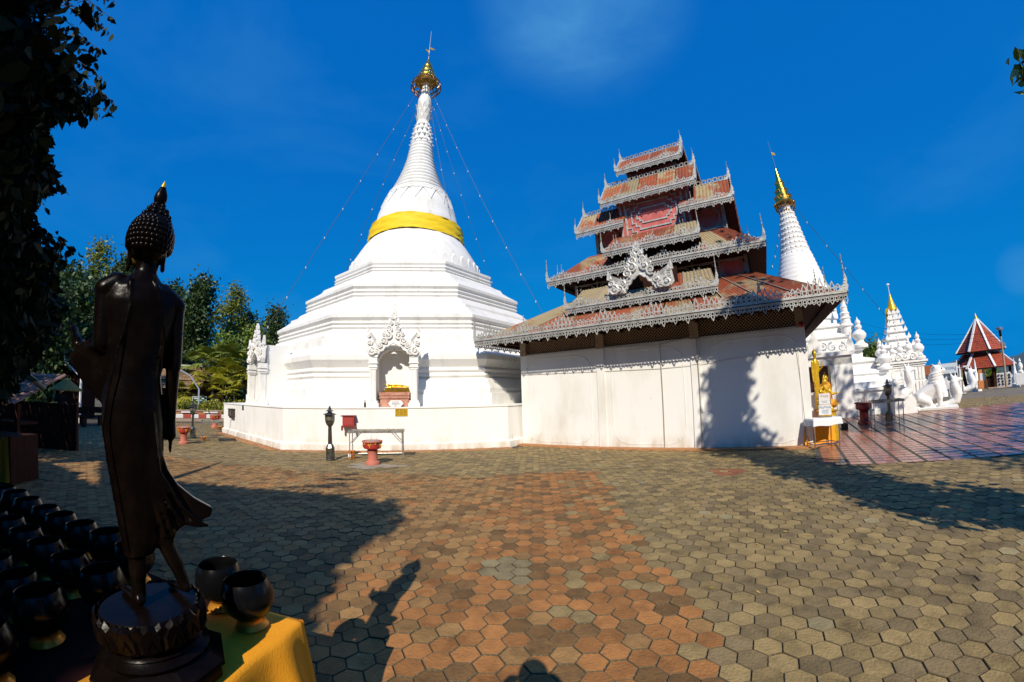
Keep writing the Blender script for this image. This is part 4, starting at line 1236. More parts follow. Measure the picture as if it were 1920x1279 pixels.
for k in range(28):
    a = 2 * math.pi * k / 28; r = .45 + .12 * math.sin(3 * a + 1) + .06 * math.sin(7 * a); vs.append((math.cos(a) * r * 1.5, math.sin(a) * r * .8, 0))
mb.add(vs, [(0, 1 + k, 1 + (k + 1) % 28) for k in range(28)])
ash_m = mat('pale_ash', (.36, .31, .24), .95, col2=(.24, .19, .12), nscale=6, nlo=.4, nhi=.6)
ash = mb.build('spilled_ash', ash_m, None, None, on_z(700, 874) + Vector((0, 0, .007)))
tag(ash, 'thin pale ash spilled round the foot of the front urn', 'ash', kind='stuff')
bk = thing('bucket', 'orange plastic bucket with white label under the long candle table', 'bucket', on_z(650, 862) + Vector((.08, .15, 0)))
MB().lathe([(.085, 0), (.105, .2), (.115, .2), (.115, .22), (.100, .22), (.082, .012)], 20).build('pail', mat('orange_plastic', (.55, .17, .02), .4), bk, 40)
MB().prism([(-.05, .06), (.05, .06), (.055, .15), (-.055, .15)], -.108, -.100).build('paper_label', white_paint, bk)
MB().tube([(-.112, 0, .2), (-.09, -.06, .12), (0, -.115, .085), (.09, -.06, .12), (.112, 0, .2)], .004, 5).build('handle', steel, bk)
# group at the left corner
lamp_post(on_z(362, 821), 'metal lantern post standing in shade behind the small candle table', 1.0)
pL = on_z(387, 830)
candle_table(Vector((pL.x - .1, pL.y + .3, 0)), RAD(-48), 1.0, .6, .74, 'small white legged candle table at the left corner of the platform', False)
incense_urn(on_z(403, 802), 'red incense urn behind the small candle table', 1.15)
incense_urn(on_z(345, 832), 'dark red urn half hidden behind the statue arm', 1.0)
bb = thing('clay_bowl', 'orange clay bowl on the paving under the small candle table', 'bowl', on_z(381, 826))
MB().lathe([(.06, 0), (.07, .02), (.15, .12), (.16, .13), (.14, .125), (.06, .03)], 18).build('dish', orange_paint, bb, 50)
bb = thing('clay_bowl', 'orange clay bowl on the paving beside the far red urn', 'bowl', on_z(410, 806))
MB().lathe([(.08, 0), (.09, .02), (.19, .16), (.2, .17), (.18, .165), (.08, .03)], 18).build('dish', orange_paint, bb, 50)
# group on the tiled terrace
incense_urn(on_z(1621, 795), 'dark red incense urn on the tiled terrace', 1.25, plum, plum, 30, False)
pT = on_z(1664, 801)
candle_table(pT, RAD(-35), .95, .5, .80, 'tall narrow candle table on the tiled terrace', False)
lamp_post(pT + Vector((.55, .35, 0)), 'dark lantern post right behind the terrace candle table', .4)
# ================================================================== dark bronze walking figure on the offering table
ST = Vector((-1.136, .875, 0)); ST_RZ = math.atan2(.79223, .61022)
st = thing('bronze_buddha_statue', 'near black bronze walking figure seen from behind on a lotus base', 'statue', ST, ST_RZ)
mb = MB()
def ell_loft(mb, rings, n=40):
    vs, fs = [], []
    for cx, cy, z, a, b in rings:
        for k in range(n):
            w = 2 * math.pi * k / n
            vs.append((cx + a * math.cos(w), cy + b * math.sin(w), z))
    for i in range(len(rings) - 1):
        for k in range(n):
            k2 = (k + 1) % n
            fs.append((i*n+k, i*n+k2, (i+1)*n+k2, (i+1)*n+k))
    fs.append(tuple(range(n - 1, -1, -1))); fs.append(tuple(range((len(rings) - 1) * n, len(rings) * n)))
    mb.add(vs, fs)
ell_loft(mb, [(.006, .0, 1.163, .046, .040), (.012, .0, 1.20, .054, .046), (.022, 0, 1.28, .066, .052), (.022, 0, 1.38, .077, .058), (.016, 0, 1.46, .086, .064), (.010, 0, 1.56, .094, .070), (.008, 0, 1.63, .090, .068),
              (.010, 0, 1.70, .080, .062), (.012, 0, 1.78, .088, .062), (.012, 0, 1.86, .105, .066), (.010, 0, 1.92, .118, .066), (.006, 0, 1.965, .105, .056), (.006, .005, 1.995, .06, .044), (.010, .008, 2.02, .036, .036), (.012, .01, 2.07, .033, .034)])
# head
mb.ball((.006, .012, 2.125), (.066, .078, .082), 18, 12)
mb.cap((.058, .004, 2.10), (.060, .002, 2.035), .010, .008); mb.cap((-.050, .03, 2.09), (-.047, .03, 2.03), .010, .008)
# shoulders and arms
mb.cap((.075, 0, 1.955), (.118, .002, 1.925), .040, .034); mb.cap((.120, .002, 1.925), (.126, -.004, 1.74), .031, .027); mb.cap((.126, -.004, 1.74), (.124, .012, 1.575), .026, .018)
mb.cap((-.07, 0, 1.972), (-.100, .004, 1.95), .038, .038); mb.cap((-.100, .004, 1.95), (-.092, -.005, 1.79), .036, .031); mb.cap((-.092, -.005, 1.79), (-.165, .10, 1.775), .029, .020)
# hanging hand: palm and fingers
mb.cap((.124, .012, 1.565), (.124, .014, 1.525), .018, .020)
for k, (dx, L) in enumerate(((-.014, .042), (-.004, .052), (.006, .050), (.014, .040))):
    mb.cap((.126, .014 + dx, 1.52), (.122, .016 + dx * 1.1, 1.52 - L), .0065, .005, 8)
mb.cap((.116, .026, 1.545), (.108, .034, 1.505), .007, .005, 8)
# raised hand
mb.cap((-.168, .105, 1.775), (-.178, .112, 1.80), .018, .019)
for k, dx in enumerate((-.014, -.005, .005, .014)):
    mb.cap((-.180 + dx * .6, .112 + dx, 1.805), (-.194 + dx * .6, .116 + dx, 1.845 + (.006 if k in (1, 2) else 0)), .0065, .005, 8)
mb.cap((-.162, .12, 1.79), (-.158, .13, 1.82), .007, .005, 8)
# robe falling from the raised forearm
vs = []
dr = [(-.060, -.02, 1.80), (-.165, .07, 1.775), (-.195, .10, 1.757), (-.176, .09, 1.715), (-.146, .07, 1.675), (-.105, .05, 1.638), (-.07, .02, 1.60), (-.03, .0, 1.60)]
for p in dr: vs.append((p[0], p[1] - .022, p[2]))
for p in dr: vs.append((p[0], p[1] + .026, p[2]))
nD = len(dr); mb.add(vs, [tuple(range(nD - 1, -1, -1)), tuple(range(nD, 2 * nD))] + [(i, (i + 1) % nD, nD + (i + 1) % nD, nD + i) for i in range(nD)])
# flying hem of the robe
fl = [(.06, 1.60), (.098, 1.47), (.112, 1.42), (.140, 1.372), (.19, 1.325), (.245, 1.288), (.236, 1.262), (.205, 1.252), (.165, 1.262), (.130, 1.235), (.112, 1.196), (.06, 1.186), (.02, 1.19)]
vs = [(x, -.024 - .03 * max(0, x - .1), z) for x, z in fl] + [(x, .024 - .02 * max(0, x - .1), z) for x, z in fl]; nD = len(fl)
mb.add(vs, [tuple(range(nD)), tuple(range(2 * nD - 1, nD - 1, -1))] + [((i + 1) % nD, i, nD + i, nD + (i + 1) % nD) for i in range(nD)])
mb.tube([(.11, -.01, 1.225), (.15, -.02, 1.255), (.20, -.03, 1.243), (.228, -.02, 1.232)], [.010, .013, .012, .006], 8)
for x0, x1 in ((.055, .15), (.045, .115), (.035, .09), (.065, .2)):
    mb.tube([(x0, -.056, 1.60), (x0 + .02, -.052, 1.42), ((x0 + x1) / 2 + .01, -.045, 1.31), (x1, -.032, 1.215 + (.03 if x1 > .14 else 0))], [.005, .006, .008, .007], 6)
mb.tube([(-.035, -.05, 2.00), (-.02, -.064, 1.90), (-.055, -.066, 1.70), (-.075, -.06, 1.55), (-.05, -.05, 1.35), (-.035, -.045, 1.19)], .005, 6)
mb.tube([(.035, -.045, 2.01), (.07, -.055, 1.93), (.09, -.05, 1.80), (.085, -.05, 1.70)], .005, 6)
# legs and feet
mb.cap((.002, 0, 1.20), (-.006, -.004, 1.10), .034, .027); mb.cap((-.006, -.004, 1.10), (-.012, -.006, 1.035), .026, .022)
mb.cap((-.012, -.020, 1.026), (-.05, .085, 1.022), .020, .015); mb.cap((-.05, .085, 1.020), (-.062, .115, 1.018), .018, .010)
mb.cap((.085, .0, 1.20), (.112, -.005, 1.12), .030, .025); mb.cap((.112, -.005, 1.12), (.132, -.015, 1.045), .024, .019)
mb.cap((.134, -.022, 1.040), (.100, .075, 1.022), .018, .014); mb.cap((.100, .075, 1.020), (.09, .10, 1.018), .016, .009)
fused('body', mb, bronze, st, .0045, 9)
# snail-shell curls, crown knob and flame
hair = MB()
for i in range(11):
    t = RAD(8 + 10.8 * i); nn = max(1, int(round(2 * math.pi * math.sin(t) / .215)))
    for k in range(nn):
        w = 2 * math.pi * (k + .5 * (i % 2)) / nn
        d = Vector((math.sin(t) * math.cos(w), math.sin(t) * math.sin(w), math.cos(t)))
        if d.y > .55 and d.z < .35: continue
        if d.z < -.62 or (d.z < -.30 and abs(d.x) > .75): continue
        hair.ball((.006 + d.x * .068, .012 + d.y * .080, 2.128 + d.z * .085), .0128, 7, 5)
for i in range(4):
    z = 2.198 + .017 * i; r = (.046, .040, .030, .018)[i]
    for k in range(int(2 * math.pi * r / .021)):
        w = 2 * math.pi * k / int(2 * math.pi * r / .021) + i; hair.ball((.010 + math.cos(w) * r, .012 + math.sin(w) * r, z), .0112, 7, 5)
hair.lathe([(.05, 2.17), (.046, 2.20), (.030, 2.24), (.012, 2.256)], 16, c=(.010, .012, 0))
hair.build('hair', bronze, st, 180)
mb = MB()
mb.lathe([(.010, 2.25), (.019, 2.262), (.0225, 2.278), (.020, 2.295), (.013, 2.313), (.009, 2.322)], 14, c=(.010, .012, 0), sx=1, sy=.7); mb.build('flame', bronze, st, 60)
MB().lathe([(.0092, 2.3215), (.006, 2.333), (.001, 2.345)], 10, c=(.010, .012, 0), sx=1, sy=.7).build('flame_tip', goldpaint, st, 60)
mb = MB(); mb.ball((-.008, .050, 2.098), (.054, .056, .060), 14, 10); mb.build('gilded_face', mat('dim_gold', (.42, .26, .05), .35, .6), st, 180)
# lotus base
mb = MB()
mb.lathe([(.135, .90), (.150, .915), (.163, .94), (.166, .97), (.160, .995), (.150, 1.004), (.001, 1.006)], 36, c=(.012, 0, 0)); mb.build('lotus_drum', bronze, st, 40)
mb = MB(); lp = MB(); petal_ring(lp, .158, .905, 15, .072, .108, .012, .006); petal_ring(lp, .154, .915, 15, .060, .096, .010, .008, .5)
for i in range(15):
    a = 2 * math.pi * i / 15; 
    for q in (-1, 1): lp.tube([(math.cos(a + q * .09) * .172, math.sin(a + q * .09) * .172, .93), (math.cos(a) * .176, math.sin(a) * .176, .965)], .003, 4)
lp.build('lotus_petals', bronze, st, None, (.012, 0, 0))
mb = MB(); mb.lathe([(.150, .845), (.168, .852), (.172, .862), (.160, .870), (.150, .880), (.156, .888), (.150, .896), (.135, .902)], 36, c=(.012, 0, 0)); mb.build('ring_moulding', bronze, st, 60)
mb = MB(); mb.lathe([(.205, .755), (.208, .79), (.222, .80), (.222, .815), (.200, .83), (.175, .848), (.14, .85)], 8, rot0=RAD(12), c=(.012, 0, 0)); mb.build('octagon_plinth', bronze, st)

# ================================================================== offering table and alms bowls
TBL = Vector((-.868, 1.362, 0)); TBL_RZ = RAD(-6.3)
def tb(x, y, z=.0):
    c, s = math.cos(TBL_RZ), math.sin(TBL_RZ)
    return Vector((TBL.x + c * x - s * y, TBL.y + s * x + c * y, z))
tt = thing('offering_table', 'long table of bowls with dark legs under cloth darkened for shade', 'table', TBL, TBL_RZ)
MB().span((-2.95, -1.25, .70), (-.01, -.01, .735)).build('tabletop', darkwood, tt)
for x in (-2.9, -1.5, -.06):
    for y in (-1.2, -.06): MB().span((x - .025, y - .025, 0), (x + .025, y + .025, .70)).build('leg', darkwood, tt)
MB().span((-2.97, -1.27, .7365), (-.36, .0, .742)).build('shaded_cover', shadecloth, tt)  # rest of the cloth, its shade put into the colour
MB().span((-2.97, -1.275, .12), (-.52, -1.268, .742)).build('shaded_skirt', shadecloth, tt); MB().span((-2.97, .0, .12), (-.41, .006, .742)).build('shaded_skirt', shadecloth, tt)
# yellow cloth with pleated drop
vs, fs = [], []
nx, ny = 10, 60
path = [(-.40, 0), (-.25, 0), (-.1, 0), (-.02, 0), (.0, -.004), (.008, -.02), (.012, -.06), (.02, -.16), (.028, -.30), (.034, -.45), (.04, -.60)]
for i, (x, z) in enumerate(path):
    for j in range(ny + 1):
        y = -1.27 + 1.275 * j / ny
        dep = max(0, -z) / .6
        fold = abs(math.sin(y * 9.0 + .6 * math.sin(y * 4))) ** 3
        wv = dep ** .7 * (.10 * fold) - .012 * dep
        sagz = .004 * math.sin(y * 17) * (1 if z == 0 else 0)
        vs.append((x + wv, y + dep * .02 * math.sin(y * 11), .7475 + z + sagz * .4))
fs = [(i*(ny+1)+j, (i+1)*(ny+1)+j, (i+1)*(ny+1)+j+1, i*(ny+1)+j+1) for i in range(len(path) - 1) for j in range(ny)]
yc = link('yellow_cloth', mesh_np('yellow_cloth', vs, fs, True), ycloth, None, TBL, (0, 0, TBL_RZ))
sol = yc.modifiers.new('thick', 'SOLIDIFY'); sol.thickness = .004
tag(yc, 'bright yellow cloth with pleats hanging over the table end', 'cloth')
vs = []
for i, (z, o_) in enumerate(((0, 0), (-.02, .006), (-.15, .012), (-.35, .02), (-.6, .03))):
    for j in range(31):
        x = -.40 + .405 * j / 30; dep = -z / .6
        vs.append((x, .004 + o_ + dep * .04 * abs(math.sin(x * 10)) ** 3, .7475 + z))
fs = [(i*31+j, i*31+j+1, (i+1)*31+j+1, (i+1)*31+j) for i in range(4) for j in range(30)]
e2 = link('back_drop', mesh_np('back_drop', vs, fs, True), ycloth, yc)
bowl_me = MB().lathe([(.046, .038), (.060, .045), (.088, .075), (.101, .112), (.099, .150), (.084, .188), (.080, .196), (.077, .192), (.094, .150), (.096, .112), (.083, .078), (.05, .052), (.001, .050)], 28, caps=False).mesh('bowl', 60)
stand_me = MB().lathe([(.062, 0), (.066, .004), (.054, .022), (.050, .036), (.058, .046), (.055, .048), (.045, .036), (.05, .02), (.058, .002)], 24, caps=False).mesh('stand', 60)
bowl_me.materials.append(lacquer); stand_me.materials.append(mat('brass_ring', (0.62, 0.27, 0.03), 0.35, 0.5))
rowname = ('far', 'second', 'third', 'nearest')
def bowl(P, label):
    o = thing('alms_bowl', label, 'bowl', P, random.uniform(0, 6), 'black alms bowls on the offering table')
    link('bowl', bowl_me, None, o); link('stand', stand_me, None, o); k_ = random.uniform(.93, 1.04); o.scale = (k_, k_, k_)
    return o
zt = .750
bowl(tb(-.155, -.115, zt), 'black alms bowl on a gold ring nearest the corner of the yellow cloth')
bowl(tb(-.37, -.055, zt), 'black alms bowl behind the one at the cloth corner')
ordn = ('first', 'second', 'third', 'fourth', 'fifth', 'sixth', 'seventh', 'eighth')
for r, (y, x0, n) in enumerate(((-.09, -.93, 8), (-.36, -.78, 8), (-.63, -.72, 8), (-.90, -.60, 6))):
    for k in range(n):
        x = x0 - .262 * k
        P = tb(x + random.uniform(-.012, .012), y + random.uniform(-.012, .012), .744)
        bowl(P, 'black alms bowl, %s from the statue in the %s row of bowls' % (ordn[k], rowname[r]))
# ================================================================== second pagoda, right of the hall
A2 = Vector((15.4, 17.1, 0)); RZ2 = HALL_RZ
c2 = thing('second_pagoda', 'smaller white pagoda with gold umbrella spire behind the hall', 'pagoda', A2, RZ2)
def sq(prof, name, parent=c2, m=chalk, off=(0, 0)):
    mb = MB(); mb.lathe([(r * math.sqrt(2), z) for r, z in prof], 4, rot0=RAD(45), c=(off[0], off[1], 0))
    return mb.build(name, m, parent)
mb = MB()
for (x0, x1, y0, y1, z0, z1) in ((-3.55, 3.4, -4.7, 3.4, -.6, .22), (-3.5, 3.32, -4.6, 3.32, .22, .95), (-3.55, 3.38, -4.68, 3.38, .95, 1.06), (-3.3, 3.05, -4.3, 3.05, 1.06, 1.30)): mb.span((x0, y0, z0), (x1, y1, z1))
mb.build('platform', chalk, c2)
sq([(3.05, 1.28), (3.0, 1.30), (3.0, 1.58), (3.08, 1.64), (3.08, 1.74), (2.65, 1.85)], 'terrace_tier')
sq([(2.6, 1.8), (2.6, 2.1), (2.7, 2.18), (2.7, 2.28), (2.25, 2.4)], 'terrace_tier')
sq([(2.2, 2.35), (2.2, 2.7), (2.3, 2.78), (2.3, 2.88), (1.9, 3.0)], 'terrace_tier')
sq([(1.85, 2.95), (1.85, 3.35), (1.95, 3.44), (1.95, 3.54), (1.6, 3.7)], 'terrace_tier')
sq([(1.6, 3.65), (1.6, 3.95), (1.68, 4.0), (1.68, 4.1), (1.4, 4.2)], 'terrace_tier')
MB().lathe([(1.6, 4.15), (1.6, 4.45), (1.7, 4.5), (1.7, 4.7), (1.62, 4.9)], 8, rot0=RAD(22.5)).build('octagon_drum', chalk, c2)
mb = MB(); prof = [(1.65, 4.9), (1.60, 5.4), (1.42, 6.2), (1.2, 6.9)]
z = 6.9
key2 = [(1.35, 6.1), (1.12, 7.0), (.86, 8.2), (.62, 9.2), (.42, 10.0), (.31, 10.7), (.28, 11.2)]
prof = [(1.65, 4.9), (1.62, 5.3), (1.50, 5.8)]
for a in np.arange(5.8, 8.2, .24):
    for t in (.05, .5, .95):
        zz = a + .24 * t; r = 1.50 + (.86 - 1.50) * (zz - 5.8) / 2.4; prof.append((r + .04 * math.sin(math.pi * t), zz))
for a in np.arange(8.2, 10.9, .3):
    for t in (.03, .3, .8, .97):
        zz = a + .3 * t; r = .80 + (.28 - .80) * ((zz - 8.2) / 2.7) ** .8; prof.append((r + (.10 if t == .8 else .02 if t > .9 else .03), zz))
prof += [(.26, 10.95), (.22, 11.4)]
mb.lathe(prof, 32); mb.build('ringed_spire', chalk, c2, 35)
mb = MB()
for zz in np.arange(8.2, 10.8, .3):
    r = .80 + (.28 - .80) * ((zz + .24 - 8.2) / 2.7) ** .8 + .08; n = 18
    petal_ring(mb, r, zz + .12, n, 2 * math.pi * r / n, -.18, .05, .03)
tag(mb.build('scalloped_rings', chalk, c2), kind='stuff')
cr2 = MB().lathe([(.56, 11.25), (.58, 11.3), (.48, 11.45), (.46, 11.7), (.37, 11.85), (.35, 12.1), (.26, 12.3), (.23, 12.6), (.14, 12.85), (.11, 13.15), (.06, 13.4), (.045, 13.6)], 24).build('umbrella_crown', gold, c2, 40)
mb = MB()
for zz, r, n in ((11.28, .60, 18), (11.7, .49, 16), (12.1, .37, 12), (12.6, .25, 10), (11.0, .55, 14), (10.75, .42, 10)):
    for k in range(n):
        a = 2 * math.pi * k / n; mb.ball((math.cos(a) * r, math.sin(a) * r, zz), .05, 5, 4)
tag(mb.build('hanging_bells', gold, cr2), kind='stuff')
mb = MB(); mb.tube([(math.cos(2*math.pi*k/16) * .52, math.sin(2*math.pi*k/16) * .52, 11.0) for k in range(17)], .035, 5, False)
for k in range(8):
    a = 2 * math.pi * k / 8; mb.tube([(math.cos(a) * .56, math.sin(a) * .56, 11.32), (math.cos(a) * .52, math.sin(a) * .52, 11.0), (math.cos(a) * .3, math.sin(a) * .3, 10.7)], .03, 5)
mb.build('crown_frame', MATS['dark_red_gilt'], cr2)
MB().lathe([(.05, 13.55), (.035, 14.3), (.02, 15.3), (.004, 15.5)], 8).build('mast', chrome, cr2)
MB().prism([(0, 0), (.3, .05), (.22, .2), (0, .18)], -.015, .015).build('weather_vane', goldpaint, cr2, None, (.02, 0, 14.5), (0, 0, .8))
def urn_finial(h, r):
    return MB().lathe([(r * 1.1, 0), (r * 1.15, h * .08), (r * .7, h * .14), (r * .55, h * .22), (r * 1.0, h * .34), (r * 1.05, h * .42), (r * .75, h * .52), (r * .35, h * .58), (r * .5, h * .62), (r * .55, h * .68), (r * .3, h * .74), (r * .42, h * .80), (r * .38, h * .86), (r * .12, h * .92), (r * .02, h)], 14).mesh('corner_urn', 40)
uf = urn_finial(1.25, .36); uf2 = urn_finial(1.5, .38)
for hx, z in ((2.95, 1.74), (2.15, 2.85)):
    for sx in (-1, 1):
        for sy in (-1, 1): link('corner_urn', uf if hx > 2.5 else uf2, chalk, c2, (sx * hx, sy * hx, z), None, (.85, .85, .95))
ms = MB(); ms.lathe([(.42, 0), (.42, .5), (.5, .55), (.5, .62), (.35, .75), (.33, 1.0), (.4, 1.05), (.3, 1.15), (.3, 1.3), (.34, 1.36), (.24, 1.45), (.22, 1.7), (.26, 1.75), (.17, 1.85), (.15, 2.1), (.18, 2.15), (.09, 2.25), (.05, 2.7), (.01, 3.0)], 16)
msm = ms.mesh('corner_stupa', 40)
for sx in (-1, 1):
    for sy in (-1, 1): link('corner_stupa', msm, chalk, c2, (sx * 1.7, sy * 1.7, 3.5), None, (.7, .7, .78))
# portal with dark doorway
po = empty('portal', (-.30, -4.6, 0), 0, c2)
mb = MB()
mb.span((-1.5, -.55, 0), (-.8, .3, 2.35)); mb.span((.45, -.55, 0), (1.35, .3, 2.35)); mb.span((-1.5, -.55, 2.1), (1.35, .3, 2.45)); mb.span((-1.6, -.65, 2.45), (1.45, .3, 2.6)); mb.build('door_frame', chalk, po)
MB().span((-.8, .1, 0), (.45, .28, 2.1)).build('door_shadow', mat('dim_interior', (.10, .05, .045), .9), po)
MB().span((.62, -.58, .3), (1.15, -.552, 2.0)).build('panel', chalk, po)
mb = MB()
for sg in (-1, 1):
    for k in range(4): scroll(mb, -.08 + sg * (.35 + .38 * k), 2.85 - .03 * k, .18, RAD(90), 1.4, sg * (1 if k % 2 else -1), -.4, .045)
    flame(mb, -.08 + sg * 1.45, 2.6, .75, .3, sg * .05, -.4, .12)
flame(mb, -.08, 2.65, 1.0, .5, 0, -.4, .12); mb.build('scroll_crest', chalk, po)
# stair balustrade with swelling foot
mb = MB(); pr = [(2.55 + (a_ - 3.2) * .62, b_ * .82) for a_, b_ in [(3.2, 0), (3.2, 1.5), (3.35, 1.62), (3.6, 1.3), (3.75, .95), (4.1, .8), (4.45, .75), (4.6, .55), (4.55, .2), (4.65, 0)]]
mb.prism(pr, -5.35, -5.0); mb.build('balustrade', chalk, c2)
MB().ball((3.48, -5.18, .10), (.12, .2, .12), 12, 8).build('balustrade_ball', chalk, c2, 180)
light_string(A2 + Vector((.4, -.3, 11.0)), at(1760, 700, 30), 9, 'string of white bulbs falling from the second pagoda to the right', .8)
light_string(A2 + Vector((-.5, -.2, 11.0)), hall(8.2, 6.5, 6.2), 6, 'string of bulbs between second pagoda crown and hall roof', .3)

# ================================================================== carved gateway with tower
gm = at(1697, 757, 21.6); RZg = RAD(-42)
gt = thing('carved_gateway', 'white carved gateway block with urns along its scrolled parapet', 'gateway', (gm.x, gm.y, 0), RZg)
sq_ = MB(); sq_.bevbox((0, .6, .25), (2.2, 1.4, .5), .03); sq_.bevbox((0, .6, 1.15), (2.0, 1.2, 1.4), .02); sq_.build('block', chalk, gt)
mb = MB()
for z, w, h in ((.55, 2.12, .1), (1.12, 2.08, .07), (1.78, 2.1, .07), (1.88, 2.2, .08), (1.98, 2.32, .1)): mb.bevbox((0, .6, z), (w, w - .8, h), .015)
mb.build('cornice', chalk, gt)
for x in (-.92, -.66, .62, .78, .92):
    mb = MB(); mb.box((x, -.02, .85), (.12, .06, .5)); mb.box((x, -.02, 1.45), (.12, .06, .55)); mb.build('pilaster', chalk, gt)
for z in (.84, 1.46):
    mb = MB(); mb.ring(chamf(-.02, z, .95, .46, .1), chamf(-.02, z, .85, .36, .09), -.03, .0)
    mb.build('panel_frame', chalk, gt)
    MB().lathe([(.09, 0), (.07, .03), (.03, .05), (.001, .055)], 12).build('rosette', chalk, gt, None, (-.02, 0, z), (RAD(90), 0, 0))
mb = MB()
for k in range(6): scroll(mb, -.85 + .34 * k, 2.2, .17, RAD(90), 1.4, 1 if k % 2 else -1, -.12, .05)
for k in range(5): flame(mb, -.68 + .34 * k, 2.1, .35, .3, .05, -.05, .14)
mb.span((-1.0, -.05, 2.02), (1.0, .3, 2.3)); mb.build('scrolled_parapet', chalk, gt)
u3 = urn_finial(.95, .2)
for x, z, s_ in ((-.9, 2.05, 1.2), (-.35, 2.25, .7), (0, 2.25, .8), (.4, 2.28, .9), (.85, 2.05, 1.3)): link('corner_urn', u3, chalk, gt, (x, .1, z), None, (s_, s_, s_))
tw = at(1690, 720, 23.0)
to = thing('tiered_tower', 'slender white tiered tower with gold tip behind the carved gateway', 'tower', (tw.x, tw.y, 0), RZg)
sq([(.75, 0), (.75, 2.2), (.82, 2.25), (.82, 2.4), (.6, 2.5)], 'shaft', to)
z = 2.45; w = .72
for k in range(6):
    h = .42 - .03 * k
    sq([(w * .82, z), (w * .82, z + h * .55), (w, z + h * .65), (w, z + h * .75), (w * .7, z + h)], 'spire_stage', to)
    mb = MB()
    for sx in (-1, 0, 1):
        for sy in (-1, 1): flame(mb, sx * w * .9, z + h * .72, .26, .16, 0, sy * w * .9, .06)
    tag(mb.build('corner_flames', chalk, to), kind='stuff'); z += h * .95; w *= .80
sq([(.16, z), (.12, z + .3), (.05, z + .5)], 'spire_stage', to)
gtip = MB().lathe([(.24, z + .1), (.26, z + .14), (.14, z + .5), (.06, z + .8), (.03, z + .95)], 12).build('gold_tip', goldpaint, to, 40)
MB().prism([(0, 0), (-.3, -.1), (-.34, -.75), (-.24, -.85), (-.08, -.3)], -.03, .03).build('gold_pennant', goldpaint, to, None, (-.05, -.1, z + .3))
MB().lathe([(.015, z + .9), (.012, z + 1.35), (.08, z + 1.37), (.08, z + 1.42), (.01, z + 1.46)], 8).build('mast', white_paint, to)
oc_ = MB(); n = 4
oc_.lathe([(.77 * 1.414, 1.85), (.79 * 1.414, 2.05), (.77 * 1.414, 2.15)], 4, rot0=RAD(45), caps=False)
oc_.add([(-.85, -.82, 2.2), (-.85, -.86, 1.5), (-.80, -.9, 1.1), (-.4, -.9, 1.35), (.0, -.86, 1.75), (.0, -.84, 2.2)], [(0, 1, 2, 3, 4, 5)])
oo = oc_.build('orange_cloth', orcloth, None, None, (tw.x, tw.y, .05), (0, 0, RZg)); oo.modifiers.new('thick', 'SOLIDIFY').thickness = .015
tag(oo, 'orange cloth wrapped round the shaft of the tiered tower', 'cloth')

# ================================================================== guardian lion and serpents
lp_ = at(1752, 768, 19.6)
li = thing('guardian_lion', 'white sitting guardian lion statue on a low slab facing right', 'statue', (lp_.x, lp_.y, 0), RAD(-57))
MB().bevbox((.05, 0, .05), (1.75, .95, .12), .02).build('slab', chalk, li)
mb = MB()
mb.cap((-.42, 0, .50), (.05, 0, .80), .36, .33); mb.cap((.05, 0, .80), (.14, 0, 1.20), .33, .25); mb.cap((.14, 0, 1.20), (.16, 0, 1.40), .25, .22)
mb.ball((.20, 0, 1.52), (.25, .22, .20), 14, 10); mb.cap((.30, 0, 1.50), (.44, 0, 1.48), .14, .11); mb.cap((.30, 0, 1.40), (.42, 0, 1.36), .09, .07)
for s_ in (-1, 1):
    mb.cap((-.45, s_ * .26, .42), (-.20, s_ * .32, .30), .26, .16); mb.cap((-.30, s_ * .32, .22), (-.35, s_ * .32, .12), .14, .10); mb.cap((-.35, s_ * .32, .14), (-.02, s_ * .32, .14), .09, .09)
    mb.cap((.18, s_ * .2, .90), (.24, s_ * .22, .45), .18, .13); mb.cap((.24, s_ * .22, .45), (.24, s_ * .22, .16), .12, .10); mb.cap((.24, s_ * .22, .15), (.44, s_ * .23, .14), .10, .09)
    mb.cap((.12, s_ * .18, 1.66), (.06, s_ * .20, 1.74), .06, .03)
mb.cap((-.72, 0, .35), (-.78, 0, .7), .09, .06)
for k in range(6): mb.tube([(.14 + .10 * math.cos(2*math.pi*q/14) * 2.5 - .02 * k, .27 * math.sin(2*math.pi*q/14), 1.40 - .11 * k + .05 * math.cos(2*math.pi*q/14)) for q in range(15)], .035, 5, False)
fused('body', mb, chalk, li, .028, 3)
for s_ in (-1, 1): MB().ball((.40, s_ * .11, 1.56), .035, 8, 6).build('eye', black, li, 180)
def serpent(P, rz, s, label):
    o = thing('serpent_statue', label, 'statue', P, rz); o.scale = (s, s, s)
    mb = MB(); pts = [(-.9, 0, .1), (-.5, 0, .12), (-.15, 0, .16), (.15, 0, .3), (.25, 0, .6), (.15, 0, .9), (.12, 0, 1.1), (.3, 0, 1.25)]
    mb.tube(pts, [.12, .16, .18, .2, .21, .2, .17, .1], 10); mb.cap((.2, 0, 1.15), (.42, 0, 1.18), .15, .08); mb.cap((.1, 0, 1.2), (-.02, 0, 1.5), .1, .02); mb.cap((.2, 0, 1.25), (.2, 0, 1.55), .07, .01)
    fused('body', mb, chalk, o, .03, 3)
    mb = MB(); 
    for k in range(6): flame(mb, .0 - .02 * k, .45 + .12 * k, .22, .14, -.12, 0, .06)
    mb.build('mane', chalk, o)
serpent(at(1787, 765, 21.5), RAD(-50), 1.0, 'white rearing serpent statue just right of the lion')
serpent(at(1818, 735, 33.0), RAD(-50), 1.1, 'white rearing serpent statue beyond the lion beside the pavilion steps')
serpent(at(1700, 745, 18.8), RAD(-35), .9, 'white rearing serpent statue between second pagoda and gateway')

